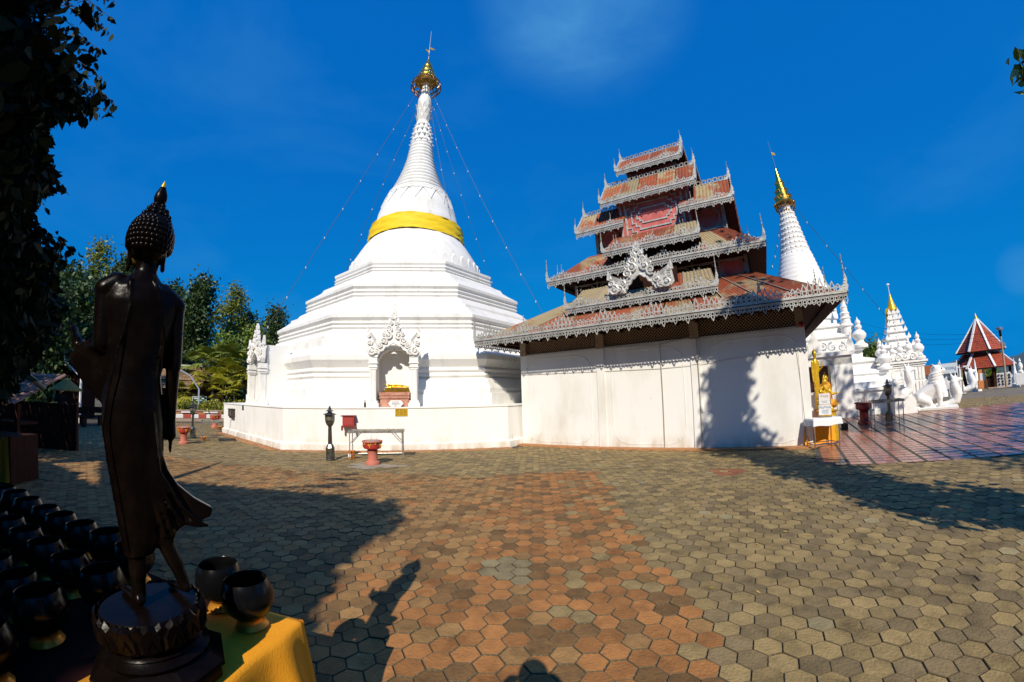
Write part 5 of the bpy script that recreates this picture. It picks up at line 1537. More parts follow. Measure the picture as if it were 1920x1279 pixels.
# ================================================================== octagonal pavilion
pvp = at(1846, 728, 45.0); zp = pvp.z
pv = thing('octagonal_pavilion', 'octagonal open pavilion with two-stage red tiled roof and white ridges', 'pavilion', (pvp.x, pvp.y, zp), RAD(-20))
def at_pv(x, y): return at(x, y, 45.0).z - zp
zE0, zE1, zA = at_pv(1845, 690), at_pv(1835, 660), at_pv(1825, 600)
R0, R1 = 3.0, 2.25
MB().lathe([(3.0, -.25), (3.0, .12), (2.9, .15)], 8, rot0=RAD(22.5)).build('floor', concrete_tan, pv)
for k in range(8):
    a = RAD(22.5 + 45 * k); MB().lathe([(.16, .1), (.13, .3), (.12, zE0 + .1)], 10, c=(math.cos(a) * 2.45, math.sin(a) * 2.45, 0)).build('post', darkwood, pv)
def oct_roof(Rb, zb, Rt, zt_, rows, name):
    r = empty(name, (0, 0, 0), 0, pv)
    MB().lathe([(Rb, zb - .05), (Rb + .02, zb), (Rt, zt_ - .02)], 8, rot0=RAD(22.5), caps=False).build('roof_deck', darkwood, r)
    MB().lathe([(.05, zb - .02), (Rb - .02, zb - .05)], 8, rot0=RAD(22.5), caps=False).build('ceiling', darkwood, r)
    for k in range(8):
        a0, a1 = RAD(22.5 + 45 * k), RAD(67.5 + 45 * k)
        mb = MB()
        for i in range(rows):
            t0, t1 = i / rows, (i + 1.25) / rows
            q = []
            n = max(2, int((Rb + (Rt - Rb) * t0) * .77 / .16))
            for j in range(n):
                u0, u1 = (j + .03) / n, (j + .97) / n
                P = []
                for (t, u, o_) in ((t0, u0, .06), (t0, u1, .06), (t1, u1, .02), (t1, u0, .02)):
                    t = min(t, 1); R_ = Rb + (Rt - Rb) * t; z = zb + (zt_ - zb) * t
                    x = R_ * (math.cos(a0) * (1 - u) + math.cos(a1) * u); y = R_ * (math.sin(a0) * (1 - u) + math.sin(a1) * u)
                    P.append((x, y, z + o_))
                mb.add(P, [(0, 1, 2, 3)])
        tag(mb.build('roof_tiles', rooftile, r), kind='stuff')
        MB().bar((math.cos(a0) * Rb, math.sin(a0) * Rb, zb + .06), (math.cos(a0) * Rt, math.sin(a0) * Rt, zt_ + .08), .17, .14).build('ridge', white_paint, r)
oct_roof(R0, zE0, 1.55, zE1 - .12, 9, 'lower_roof')
oct_roof(R1, zE1, .05, zA, 18, 'upper_roof')
MB().lathe([(.12, zA - .02), (.16, zA + .1), (.1, zA + .22), (.02, zA + .55)], 10).build('finial', goldpaint, pv, 40)
MB().lathe([(2.4, .12), (2.4, .9), (2.35, .9), (2.35, .12)], 8, rot0=RAD(22.5)).build('parapet_panels', darkwood, pv)
# balustrade posts on the far side of the road
bpm = MB().lathe([(.36, -.3), (.36, .12), (.28, .2), (.26, .5), (.22, .55), (.2, .8), (.16, .85), (.15, 1.1), (.11, 1.15), (.09, 1.5), (.05, 1.9), (.01, 2.15)], 14).mesh('post_body', 40)
for (x, y, D, lab, s_) in ((1832, 728, 38, 'white tapering spire post right at the pavilion steps', 1.0), (1905, 722, 41, 'white tapering spire post at the right edge beyond the pole', .95), (1767, 738, 32, 'white tapering spire post behind the lion head', 1.0), (1803, 735, 36, 'white tapering spire post under the twin lamps', .9)):
    p = at(x, y, D); o = thing('spire_post', lab, 'post', p, 0, 'white tapering spire posts'); o.scale = (s_, s_, s_)
    link('post_body', bpm, chalk, o)
p = at(1916, 722, 40); o = thing('white_parapet', 'white parapet with a bulbous finial at the right edge', 'parapet', p, RAD(-60))
MB().bevbox((.8, 0, .45), (2.4, .35, .9), .03).build('wall', chalk, o); MB().lathe([(.2, .9), (.22, 1.0), (.12, 1.1), (.2, 1.3), (.18, 1.5), (.06, 1.65), (.1, 1.75), (.02, 1.95)], 12).build('finial', chalk, o, 40)
p = at(1894, 724, 40); o = thing('leaf_stone', 'small white leaf shaped boundary stone by the utility pole', 'boundary stone', p, RAD(-60))
MB().prism([(-.15, 0), (.15, 0), (.1, .15), (.32, .45), (.25, .8), (0, 1.1), (-.25, .8), (-.32, .45), (-.1, .15)], -.06, .06).build('slab', chalk, o)
p = at(1843, 729, 37); o = thing('orange_shrine_post', 'small orange shrine pillar left of the pavilion post', 'shrine', p, RAD(-55))
mb = MB(); mb.bevbox((0, 0, .3), (.62, .5, .6), .02); mb.bevbox((0, 0, .85), (.5, .4, .6), .02); mb.prism([(-.28, 1.15), (.28, 1.15), (.2, 1.35), (-.2, 1.35)], -.2, .2); mb.build('pillar', orange_paint, o); MB().span((-.16, -.21, .6), (.16, -.201, 1.1)).build('panel', white_paint, o)
p = at(1884, 725, 38); o = thing('notice_board', 'low white notice panel with dark ornament beside the utility pole', 'notice board', p, RAD(-65))
mb = MB(); mb.bevbox((0, 0, .5), (1.0, .08, .95), .02); mb.build('board', white_paint, o); mb = MB()
for k in range(16): scroll(mb, -.36 + .24 * (k % 4), .2 + .2 * (k // 4), .09, random.uniform(0, 6), 1.3, 1, -.05, .02)
mb.build('ornament', black, o)
# poles
p0, p1 = at(1887, 725, 36), at(1876, 616, 36)
o = thing('utility_pole', 'slim concrete pole with lamp head right of the pavilion', 'pole', p0)
hgt = p1.z - p0.z
MB().lathe([(.085, 0), (.055, hgt)], 10).build('shaft', pole_m, o, 60); MB().bevbox((0, 0, hgt), (.5, .25, .2), .03).build('lamp_head', steel, o); MB().bevbox((0, 0, hgt * .93), (.14, .14, .5), .02).build('cable_box', black, o)
MB().bevbox((.2, 0, hgt * .72), (.35, .2, .25), .03).build('junction_box', steel, o)
for k in range(3):
    a = p1 + Vector((0, 0, -.25 - .22 * k)); b = at(1560, 585 + k * 14, 60); o = thing('power_line', ('upper', 'middle', 'lower')[k] + ' of three power lines leading left from the pole', 'power line', a, 0, 'power lines by the pavilion')
    MB().tube([a.lerp(b, t / 10) - a - Vector((0, 0, 1.2 * 4 * t / 10 * (1 - t / 10))) for t in range(11)], .012, 4, False).build('wire', wire_m, o)
p = at(1806, 736, 30); o = thing('twin_lamp_pole', 'short pole carrying two white lamps left of the pavilion', 'lamp pole', p, RAD(-60)); hh = at(1804, 688, 30).z - p.z
MB().lathe([(.05, 0), (.04, hh)], 8).build('shaft', pole_m, o)
for s_ in (-1, 1): MB().bevbox((s_ * .28, 0, hh), (.34, .2, .1), .02).build('lamp_head', white_paint, o)
MB().tube([(-.28, 0, hh - .06), (.28, 0, hh - .06)], .02, 6).build('crossbar', pole_m, o)
pa, pb = at(1763, 716, 25), at(1797, 716, 25)
o = thing('banner_sign', 'pale blue banner sign on thin posts behind the lion', 'sign', ((pa.x + pb.x) / 2, (pa.y + pb.y) / 2, pa.z - .8), math.atan2(pb.y - pa.y, pb.x - pa.x)); wS = (pb - pa).length
zt0 = at(1780, 700, 25).z - pa.z + .8; zt1 = at(1780, 681, 25).z - pa.z + .8
MB().span((-wS / 2, -.02, zt0), (wS / 2, .02, zt1)).build('board', sign_blue, o)
for sx in (-1, 1): MB().tube([(sx * wS / 2, 0, -.6), (sx * wS / 2, 0, zt1 + .1)], .025, 6).build('leg', white_paint, o)
text('ดอยกองมู', .22, o, (-.05, -.025, (zt0 + zt1) / 2), ink)
rh = thing('tiled_roof_house', 'low building with orange tiled roof behind the gateway', 'house', at(1750, 716, 40), RAD(-58)); rh.scale = (.7, .7, .7)
MB().span((-1.6, 0, -1.0), (1.6, 3, .9)).build('wall', chalk, rh); MB().prism([(-1.9, .85), (1.9, .85), (1.6, 1.9), (-1.6, 1.9)], -.4, 3.2).build('roof', mat('orange_roof', (.42, .13, .05), .7), rh)

# ================================================================== donation table and golden figure by the hall corner
pA, pB = on_z(1528, 843), on_z(1577, 837)
dD = pB - pA; rzD = math.atan2(dD.y, dD.x); wD = dD.length; bkD = Vector((-dD.y, dD.x, 0)).normalized(); mD = (pA + pB) / 2 + bkD * .2
dt = thing('donation_table', 'steel legged donation table covered with a white cloth', 'table', (mD.x, mD.y, 0), rzD)
MB().span((-wD/2, -.2, .66), (wD/2, .2, .69)).build('tabletop', steel, dt)
for sx in (-1, 1):
    for sy in (-1, 1): MB().tube([(sx * (wD/2 - .02), sy * .18, 0), (sx * (wD/2 - .02), sy * .18, .66)], .016, 6).build('leg', chrome, dt)
for sy in (-1, 1): MB().tube([(-(wD/2 - .02), sy * .18, .10), (wD/2 - .02, sy * .18, .10)], .013, 6).build('stretcher', chrome, dt)
for sx in (-1, 1): MB().tube([(sx * (wD/2 - .02), -.18, .10), (sx * (wD/2 - .02), .18, .10)], .013, 6).build('stretcher', chrome, dt)
vs = []
for z, o_ in ((.70, -.02), (.70, .0), (.66, .014), (.60, .018), (.53, .024)):
    for k in range(41):
        t = k / 40 * 4; sd = int(min(t, 3.999)); f = t - sd
        hw, hd = wD/2 + .02 + o_, .215 + o_
        cs = [(-hw, -hd), (hw, -hd), (hw, hd), (-hw, hd), (-hw, -hd)]
        x = cs[sd][0] * (1 - f) + cs[sd+1][0] * f; y = cs[sd][1] * (1 - f) + cs[sd+1][1] * f
        wv = .012 * math.sin(t * 14) * (1 if z < .65 else 0)
        vs.append((x * (1 + wv), y * (1 + wv), z + (.012 * math.sin(t * 9) if z < .55 else 0)))
fs = [(i*41+k, (i+1)*41+k, (i+1)*41+k+1, i*41+k+1)[::-1] for i in range(4) for k in range(40)] + [tuple(range(40))]
me = bpy.data.meshes.new('white_cloth'); me.from_pydata(vs, [], fs); wc = link('white_cloth', me, wcloth, None, (mD.x, mD.y, 0), (0, 0, rzD))
tag(wc, 'short white cloth over the donation table', 'cloth')
yt = thing('yellow_draped_stand', 'low stand draped in bright yellow cloth behind the donation table', 'stand', (mD.x + bkD.x * .55 + .1, mD.y + bkD.y * .55, 0), rzD)
vs = []
for z, o_ in ((.62, -.05), (.62, 0), (.58, .012), (.4, .02), (.2, .035), (.03, .05)):
    for k in range(81):
        t = k / 80 * 4; sd = int(min(t, 3.999)); f = t - sd; hw, hd = .40 + o_, .24 + o_
        cs = [(-hw, -hd), (hw, -hd), (hw, hd), (-hw, hd), (-hw, -hd)]
        x = cs[sd][0] * (1 - f) + cs[sd+1][0] * f; y = cs[sd][1] * (1 - f) + cs[sd+1][1] * f
        wv = .05 * math.sin(t * 13) * max(0, (.6 - z)) * 1.4
        vs.append((x * (1 + wv), y * (1 + wv * 1.5), z))
fs = [(i*81+k, i*81+k+1, (i+1)*81+k+1, (i+1)*81+k) for i in range(5) for k in range(80)] + [tuple(range(80))]
me = bpy.data.meshes.new('drape'); me.from_pydata(vs, [], fs); me.shade_smooth(); link('drape', me, ycloth, yt)
bx = thing('black_box', 'small black box on the floor right of the yellow drape', 'box', on_z(1584, 806), rzD); MB().bevbox((0, 0, .10), (.16, .14, .2), .01).build('case', black, bx)
sg = thing('price_stand', 'two white notice cards on a metal stand on the donation table', 'sign', (mD.x + dD.normalized().x * .08, mD.y + dD.normalized().y * .08, .705), RAD(-38))
mb = MB(); mb.span((-.15, -.02, .0), (-.138, .02, .56)); mb.span((.138, -.02, .0), (.15, .02, .56)); mb.span((-.15, -.06, .0), (.15, .10, .012)); mb.build('frame', steel, sg)
for z0, z1, w in ((.30, .56, .13), (.05, .29, .148)):
    b_ = MB().bevbox((0, -.03, (z0 + z1) / 2), (w * 2, .012, z1 - z0), .004).build('card', white_paint, sg)
    mb = MB()
    for k in range(2): mb.box((.0, -.0372, z1 - .18 - .03 * k), (w * 1.2 - .05 * k, .001, .008))
    mb.build('small_print', ink, b_)
text('ทำบุญ', .075, sg, (0, -.038, .50), mat('brown_ink', (.35, .20, .08), .6)); text('เชิญทำบุญ', .075, sg, (0, -.038, .235), ink); text('ดอกไม้', .06, sg, (0, -.038, .15), ink)
# golden standing figure
gp = at(1535, 770, 12.3); 
gb = thing('golden_buddha_statue', 'slim golden standing figure with raised hand at the hall corner', 'statue', (gp.x, gp.y, 0), RAD(-20))
gb.scale = (.66, .72, 1.0)
z0 = .78
MB().lathe([(.34, 0), (.36, .05), (.30, .12), (.28, .5), (.34, .58), (.34, .64), (.2, .7), (.22, .78), (.001, .782)], 12).build('pedestal', marble, gb)
mb = MB(); S_ = 1.0
ell_loft(mb, [(0, 0, z0, .13, .11), (0, 0, z0 + .05, .12, .10), (0, 0, z0 + .4, .115, .09), (0, 0, z0 + .75, .125, .095), (0, 0, z0 + .95, .12, .085), (0, 0, z0 + 1.1, .10, .075), (0, 0, z0 + 1.25, .14, .085), (0, 0, z0 + 1.33, .13, .07), (0, 0, z0 + 1.38, .06, .05), (0, 0, z0 + 1.42, .045, .045)], 18)
mb.ball((0, -.01, z0 + 1.52), (.085, .095, .11), 14, 10); mb.ball((0, .01, z0 + 1.61), (.05, .05, .06), 10, 8); mb.cap((0, .01, z0 + 1.66), (0, .01, z0 + 1.76), .022, .004)
mb.cap((-.14, 0, z0 + 1.30), (-.16, .0, z0 + 1.05), .045, .038); mb.cap((-.16, 0, z0 + 1.05), (-.15, -.02, z0 + .78), .036, .028)
mb.cap((.13, 0, z0 + 1.30), (.13, -.02, z0 + 1.06), .045, .038); mb.cap((.13, -.02, z0 + 1.06), (.22, -.20, z0 + 1.16), .034, .026); mb.cap((.22, -.20, z0 + 1.17), (.235, -.21, z0 + 1.30), .026, .010)
mb.cap((.20, -.20, z0 + 1.2), (.19, -.215, z0 + 1.25), .012, .008)
fused('body', mb, goldpaint, gb, .016, 2)
MB().ball((0, .012, z0 + 1.545), (.088, .092, .10), 14, 10).build('hair', mat('dark_gold', (.18, .10, .02), .5, .3), gb, 180)
gf = gp + Vector((-.12, -.45, 0))
g2 = thing('gilded_attendant', 'small gilded figure bearing flowers before the golden standing figure', 'statue', (gf.x, gf.y, 0), RAD(-20))
MB().lathe([(.3, 0), (.3, .12), (.26, .5), (.24, .72), (.3, .78), (.001, .78)], 10).build('pedestal', goldpaint, g2)
mb = MB(); mb.cap((0, 0, .9), (0, 0, 1.15), .10, .09); mb.cap((0, 0, 1.15), (-.02, 0, 1.35), .09, .10); mb.ball((-.02, -.02, 1.53), (.07, .07, .08), 10, 8); mb.cap((-.02, 0, 1.4), (-.02, -.01, 1.5), .04, .04); mb.cap((-.02, 0, 1.58), (-.03, 0, 1.72), .04, .01)
mb.cap((.07, 0, 1.36), (.14, -.1, 1.2), .035, .03); mb.cap((.14, -.1, 1.2), (.30, -.16, 1.22), .028, .02); mb.cap((-.12, 0, 1.36), (-.2, -.05, 1.2), .035, .03); mb.cap((-.05, 0, .9), (-.12, -.1, .8), .08, .06); mb.cap((.06, 0, .92), (.12, -.06, .8), .07, .05)
fused('body', mb, goldpaint, g2, .018, 1)
mb = MB()
for k in range(40): mb.ball((random.gauss(-.16, .08), random.gauss(-.1, .07), random.uniform(.95, 1.4)), random.uniform(.02, .04), 5, 4)
tag(mb.build('flowers', goldpaint, g2), kind='stuff')
bp_ = at(1549, 745, 17.6)
sb = thing('seated_buddha', 'orange robed seated figure in the dark doorway of the second pagoda', 'statue', (bp_.x + .3, bp_.y + .3, .45), RAD(-35))
mb = MB(); mb.cap((0, 0, .35), (0, 0, .85), .22, .2); mb.cap((-.3, -.1, .15), (.3, -.1, .15), .16, .16); mb.cap((-.2, 0, .85), (-.28, -.1, .5), .08, .06); mb.cap((.2, 0, .85), (.28, -.1, .5), .08, .06); fused('body', mb, orcloth, sb, .03, 2)
mb = MB(); mb.ball((0, -.02, 1.15), (.13, .14, .16), 12, 8); mb.cap((0, 0, .95), (0, 0, 1.05), .07, .07); mb.cap((0, 0, 1.3), (0, 0, 1.4), .06, .01); mb.build('head', goldpaint, sb, 180)
# ================================================================== vegetation
def leaves(name, C, size, m, parent=None, droop=0.3, jitter=0.5):
    """C: leaf positions (n,3); each leaf a small rhombus with its own lie"""
    n = len(C); C = np.asarray(C, np.float64)
    d = rng.normal(size=(n, 3)); d[:, 2] -= droop; d /= np.linalg.norm(d, axis=1)[:, None]
    e = rng.normal(size=(n, 3)); e -= (e * d).sum(1)[:, None] * d; e /= np.linalg.norm(e, axis=1)[:, None]
    nn = np.cross(d, e)
    L = size * (1 + jitter * (rng.random(n) - .5)); W = L * (.42 + .16 * rng.random(n))
    def pt(t, w, c): return C + d * (L * t)[:, None] + e * (W * w)[:, None] + nn * (L * c)[:, None]
    v = np.stack([C, pt(.25, .40, .05), pt(.58, .46, .07), pt(1.0, 0, -.06), pt(.58, -.46, .07), pt(.25, -.40, .05)], 1)
    f = np.arange(6 * n).reshape(n, 6)
    return link(name, mesh_np(name, v.reshape(-1, 3), f), m, parent)
def cloud(center, radii, clumps, per, spread, shell=.55):
    c = rng.normal(size=(clumps, 3)); c /= np.linalg.norm(c, axis=1)[:, None]
    r = (shell + (1 - shell) * rng.random(clumps)) ** .8
    c = np.asarray(center) + c * r[:, None] * np.asarray(radii)
    p = np.repeat(c, per, 0) + rng.normal(size=(clumps * per, 3)) * spread
    return p
def trunk(name, P, top, r0, r1, parent, limbs=6, lspread=1.5, lz=.6):
    mb = MB(); P, top = Vector(P), Vector(top); n = 7
    pts = [P.lerp(top, k / n) + Vector((random.gauss(0, .05), random.gauss(0, .05), 0)) * (k > 0) for k in range(n + 1)]
    mb.tube(pts, [r0 + (r1 - r0) * k / n for k in range(n + 1)], 8)
    for k in range(limbs):
        a = P.lerp(top, random.uniform(lz, .98)); w = random.uniform(0, 6.28)
        b = a + Vector((math.cos(w) * lspread, math.sin(w) * lspread, lspread * random.uniform(.3, 1.0)))
        mb.tube([a, a.lerp(b, .5) + Vector((0, 0, -.06)), b], [r1 * .8, r1 * .5, r1 * .15], 6)
    return mb.build(name, bark, parent)
def tree(label, x, ytop, ybase, D, wpx, m, leaf=.35, n=7000, shell=.4, low=.25, name='broadleaf_tree', squash=1.0, group='trees behind the temple court'):
    b, t = at(x, ybase, D), at(x, ytop, D)
    z0 = -.1; h = t.z - z0; rx = wpx / 850.0 * D / 2
    o = thing(name, label, 'tree', (b.x, b.y, z0), 0, group)
    trunk('trunk', (0, 0, 0), (0, 0, h * .85), max(.12, h * .022), .05, o, 7, rx * .7, .4)
    zc = h * (1 + low) / 2; rz = h * (1 - low) / 2
    per = 28; pts = []
    k = n // per
    for q in range(5):
        f = q / 4; cz = h * low + (h * (1 - low)) * (f * .85 + .05); rr = rx * (math.sin(math.pi * (.18 + .72 * f)) ** .7) * random.uniform(.8, 1.05)
        off = (random.gauss(0, rx * .18), random.gauss(0, rx * .18))
        pts.append(cloud((off[0], off[1], cz), (rr, rr, rz * .36), k // 5, per, leaf * 1.3, shell))
    leaves('crown', np.concatenate(pts), leaf, m, o)
    return o
# wood behind the court on the left, each tree its own
tree('pale feathery treetop standing far off above the dark wood', 160, 462, 760, 62, 75, leaf_light, .45, 5000)
tree('dark round tree behind the raised arm of the statue', 195, 490, 765, 46, 130, leaf_dark, .42, 9000)
tree('dark broad tree at the left beyond the stalls', 120, 515, 770, 40, 130, leaf_dark, .42, 9000)
tree('dense dark tree low behind the market stall', 70, 540, 770, 30, 120, leaf_dark, .34, 9000, .3, .05)
tree('dense dark tree between the stall and the statue elbow', 140, 545, 768, 33, 110, leaf_dark, .34, 9000, .3, .08)
tree('dark bushy tree just left of the statue head', 235, 480, 770, 52, 90, leaf_mid, .42, 7000)
tree('tall dark tree with bare trunk right behind the statue shoulder', 362, 530, 770, 47, 70, leaf_dark, .40, 7000, low=.42)
tree('dark tree filling the gap behind the statue shoulder', 320, 545, 770, 55, 80, leaf_dark, .42, 6500)
tree('tall airy yellow green tree between darker neighbours', 425, 546, 770, 52, 75, leaf_light, .38, 5200, .5, .3)
tree('small dark tree with a ragged top right of the airy tree', 462, 590, 770, 56, 45, leaf_dark, .40, 3500, .5, .4)
tree('slender dark conifer left of the pagoda terrace', 503, 585, 760, 50, 34, leaf_dark, .36, 4500, .3, .12, 'conifer')
tree('second slender conifer close against the pagoda terrace', 521, 590, 760, 54, 28, leaf_dark, .36, 3800, .3, .12, 'conifer')
tree('dense green tree in front of the conifers', 478, 622, 765, 42, 70, leaf_mid, .34, 7500, .4, .1)
tree('bushy mid green tree behind the fan palms', 425, 640, 765, 40, 70, leaf_mid, .34, 7000, .4, .1)
tree('small tree peeping between second pagoda and gateway', 1645, 650, 740, 34, 40, leaf_mid, .28, 3500, .4, .2)
tree('low dark bush seen through the pavilion left bay', 1812, 700, 740, 54, 40, leaf_dark, .3, 2500, .3, .05, 'shrub')
tree('low green bush seen through the pavilion middle bay', 1850, 703, 740, 55, 40, leaf_mid, .3, 2500, .3, .05, 'shrub')
# fan palms
def palm(label, x, ytop, ybase, D, s, m):
    b = at(x, ybase, D); t = at(x, ytop, D)
    o = thing('fan_palm', label, 'palm', (b.x, b.y, -.05), random.uniform(0, 6), 'fan palms left of the pagoda'); h = t.z
    MB().tube([(0, 0, 0), (.05, 0, h * .4), (0, .05, h * .75)], [.10, .08, .07], 8).build('trunk', bark, o)
    mb = MB()
    for k in range(16):
        w = 2 * math.pi * k / 16 + random.uniform(-.2, .2); el = random.uniform(-.35, 1.2); L = s * random.uniform(.7, 1.1)
        d = Vector((math.cos(w) * math.cos(el), math.sin(w) * math.cos(el), math.sin(el))); c0 = Vector((0, 0, h * .78)); c = c0 + d * L * .55
        mb.tube([c0, c], .02, 4)
        side = d.cross(Vector((0, 0, 1))).normalized(); upv = side.cross(d)
        for q in range(11):
            a = -1.25 + 2.5 * q / 10; e = d * math.cos(a) + side * math.sin(a); tip = c + e * L * .6 + Vector((0, 0, -.18 * L)); w_ = side * .05 * s * math.cos(a) - d * .05 * s * math.sin(a)
            mb.add([c, c + e * L * .3 + w_, tip, c + e * L * .3 - w_], [(0, 1, 2, 3)])
    mb.build('fronds', m, o)
for i, (x, yt, yb, D, s, m, lab) in enumerate(((412, 655, 770, 37, 2.6, leaf_light, 'tall fan palm left of the pagoda in front of the wood'), (440, 690, 770, 36, 2.4, leaf_yellow, 'yellow green fan palm above the dark wall box'), (456, 668, 770, 38, 2.6, leaf_light, 'fan palm nearest the left niche'),
        (398, 700, 770, 35, 2.0, leaf_yellow, 'low fan palm beside the house roof'), (424, 725, 770, 33, 1.8, leaf_yellow, 'bright low fan palm over the kerb wall'), (345, 725, 770, 33, 1.7, leaf_yellow, 'spiky low palm just right of the statue arm'), (380, 662, 770, 40, 2.6, leaf_mid, 'darker fan palm behind the house roof'))):
    palm(lab, x, yt, yb, D, s, m)
# hedge along the kerb wall
P0, P1 = at(335, 775, 30.5), at(455, 775, 30.5)
pts = []
for k in range(60):
    p = P0.lerp(P1, random.random()); pts.append(cloud((p.x + random.gauss(0, .4), p.y + random.gauss(0, .4), .75), (.6, .6, .45), 6, 24, .12))
hd = thing('hedge', 'low clipped hedge of green and yellow leaves above the kerb wall', 'hedge', (0, 0, 0))
leaves('foliage_green', np.concatenate(pts[:34]), .16, leaf_light, hd); leaves('foliage_yellow', np.concatenate(pts[34:]), .16, leaf_yellow, hd)
# red and white kerb wall
K0, K1 = at(300, 790, 28.8), at(470, 788, 28.8); kd = (K1 - K0); kd.z = 0; rzk = math.atan2(kd.y, kd.x); Lk = kd.length
kw = thing('kerb_wall', 'low planter wall painted in red and white blocks at the left', 'wall', (K0.x, K0.y, 0), rzk)
MB().span((0, 0, -.1), (Lk, .4, .18)).build('footing', concrete_tan, kw); MB().span((0, .6, -.1), (Lk, .9, .62)).build('upper_wall', brickm, kw); MB().span((0, .55, .62), (Lk, .95, .70)).build('coping', concrete_tan, kw)
n = 12
for k in range(n): MB().bevbox((Lk * (k + .5) / n, .2, .31), (Lk / n - .02, .38, .24), .02).build('kerb_block', red_kerb if k % 2 else white_paint, kw)
for k in range(0, 3): MB().bevbox((Lk * (.3 + .25 * k), .5, .55), (Lk * .16, .08, .09), .01).build('rail', white_paint, kw)
# house behind
hp = at(355, 740, 38); hs_ = thing('low_house', 'low house with tan tiled roof among the palms at left', 'house', (hp.x, hp.y, 0), RAD(40))
zr = at(340, 683, 38).z; ze = at(340, 712, 38).z
MB().span((-3.5, 0, 0), (3.2, 5, ze)).build('wall', darkwood, hs_)
def slope_tiles(par, x0, x1, y0, z0, y1, z1, nx, ny, m):
    mb = MB()
    for i in range(ny):
        for j in range(nx):
            t0, t1 = i / ny, (i + 1.15) / ny; xa, xb = x0 + (x1 - x0) * (j + .03) / nx, x0 + (x1 - x0) * (j + .97) / nx
            mb.add([(xa, y0 + (y1 - y0) * t0, z0 + (z1 - z0) * t0 + .05), (xb, y0 + (y1 - y0) * t0, z0 + (z1 - z0) * t0 + .05), (xb, y0 + (y1 - y0) * t1, z0 + (z1 - z0) * t1 + .02), (xa, y0 + (y1 - y0) * t1, z0 + (z1 - z0) * t1 + .02)], [(0, 1, 2, 3)])
    return tag(mb.build('roof_tiles', m, par), kind='stuff')
tan_tile = mat('tan_roof_tile', (.34, .22, .11), .8, rnd='island', rndamt=.25, col2=(.25, .15, .08), nscale=3)
slope_tiles(hs_, -4.0, 3.8, -1.0, ze - .1, 2.3, zr, 30, 12, tan_tile); slope_tiles(hs_, -4.0, 3.8, 6.0, ze - .1, 2.6, zr, 30, 12, tan_tile)
slope_tiles(hs_, -3.6, 1.2, -2.6, ze - .8, -.9, ze - .15, 20, 7, tan_tile)
MB().bar((-4.0, 2.45, zr + .05), (3.8, 2.45, zr + .05), .2, .15).build('ridge', white_paint, hs_)
for x in (-3.2, -1.2, .8, 2.8): MB().box((x, -1.4, (ze - .4) / 2), (.12, .12, ze - .4)).build('post', darkwood, hs_)
for x in (-2.2, .2, 2.2): MB().bevbox((x, -.02, ze * .45), (.9, .06, 1.2), .01).build('window', MATS['dark_brown'], hs_)
sp_ = at(374, 752, 31.5); sg2 = thing('green_sign', 'green sign board with white lettering in front of the low house', 'sign', (sp_.x, sp_.y, 0), RAD(42)); zs = sp_.z
MB().bevbox((0, 0, zs), (.95, .05, .62), .01).build('board', sign_green, sg2)
MB().ring([(-.49, zs - .32), (.49, zs - .32), (.49, zs + .32), (-.49, zs + .32)], [(-.46, zs - .29), (.46, zs - .29), (.46, zs + .29), (-.46, zs + .29)], -.035, -.026).build('border', white_paint, sg2)
mb = MB()
for z_, w in ((.19, .7), (.05, .4), (-.12, .3)): mb.box((-.03, -.03, zs + z_), (w, .006, .07 if z_ > .1 else .05))
mb.build('lettering_lines', white_paint, sg2)
for x in (-.4, .4): MB().tube([(x, 0, 0), (x, 0, zs - .3)], .03, 6).build('leg', steel, sg2)
sh = at(350, 700, 30); fr = thing('blue_grey_gable', 'pale blue grey metal gable brace beside the house', 'gable frame', (sh.x, sh.y, 0), RAD(42))
zz = sh.z
mb = MB(); mb.bar((-1.0, 0, zz + .5), (.25, 0, zz - .15), .12, .08); mb.bar((.25, 0, zz - .15), (.85, 0, zz - 1.0), .10, .08); mb.bar((.85, 0, zz - 1.0), (.85, 0, 0), .10, .08); mb.build('brace', mat('blue_grey_paint', (.30, .36, .45), .5), fr)

# ---- stalls in deep shade at far left
sp0 = at(30, 815, 12.5)
sl = thing('market_stall', 'dark open stall with curled clay tile eaves and bamboo pole', 'stall', (sp0.x - 1.5, sp0.y - .6, 0), RAD(20))
zst = at(60, 700, 12.5).z; zsl = at(60, 758, 12.5).z
for x in (-2.2, 1.7):
    for y in (0, 2.2): MB().box((x, y, zsl / 2), (.1, .1, zsl)).build('post', darkwood, sl)
MB().span((-2.2, 2.15, 0), (1.7, 2.25, zsl)).build('back_wall', darkwood, sl); MB().span((-2.2, .3, .78), (1.5, .9, .84)).build('counter', darkwood, sl)
tm = MB()
for i in range(9):
    for j in range(26):
        x = -2.5 + 4.6 * (j + .5) / 26; t = i / 9
        y = -.5 + 1.7 * t; z = zsl + (zst - zsl) * t
        vs = []
        for q in range(5):
            a = math.pi * q / 4; vs += [(x + .085 * math.cos(a), y - .02, z + .05 * math.sin(a) + random.gauss(0, .01)), (x + .07 * math.cos(a), y + .24, z + (zst - zsl) / 9 * 1.2 + .05 * math.sin(a))]
        tm.add(vs, [(2*q, 2*q+2, 2*q+3, 2*q+1) for q in range(4)])
tag(tm.build('roof_tiles', mat('old_clay_tile', (.22, .13, .10), .85, rnd='island', rndamt=.4), sl), kind='stuff')
MB().prism([(-2.5, zsl - .03), (2.1, zsl - .03), (2.1, zsl), (-2.5, zsl)], -.5, -.45).build('eaves_board', darkwood, sl)
bpA, bpB = at(-40, 620, 9.5), at(84, 730, 9.5)
bo = thing('bamboo_pole', 'slanting bamboo pole projecting over the stall roof', 'pole', bpA)
d_ = bpB - bpA; pts = [d_ * (k / 12.0) for k in range(13)]
MB().tube(pts, [.055 if k % 2 == 0 else .048 for k in range(13)], 10).build('cane', bamboo, bo, 40)
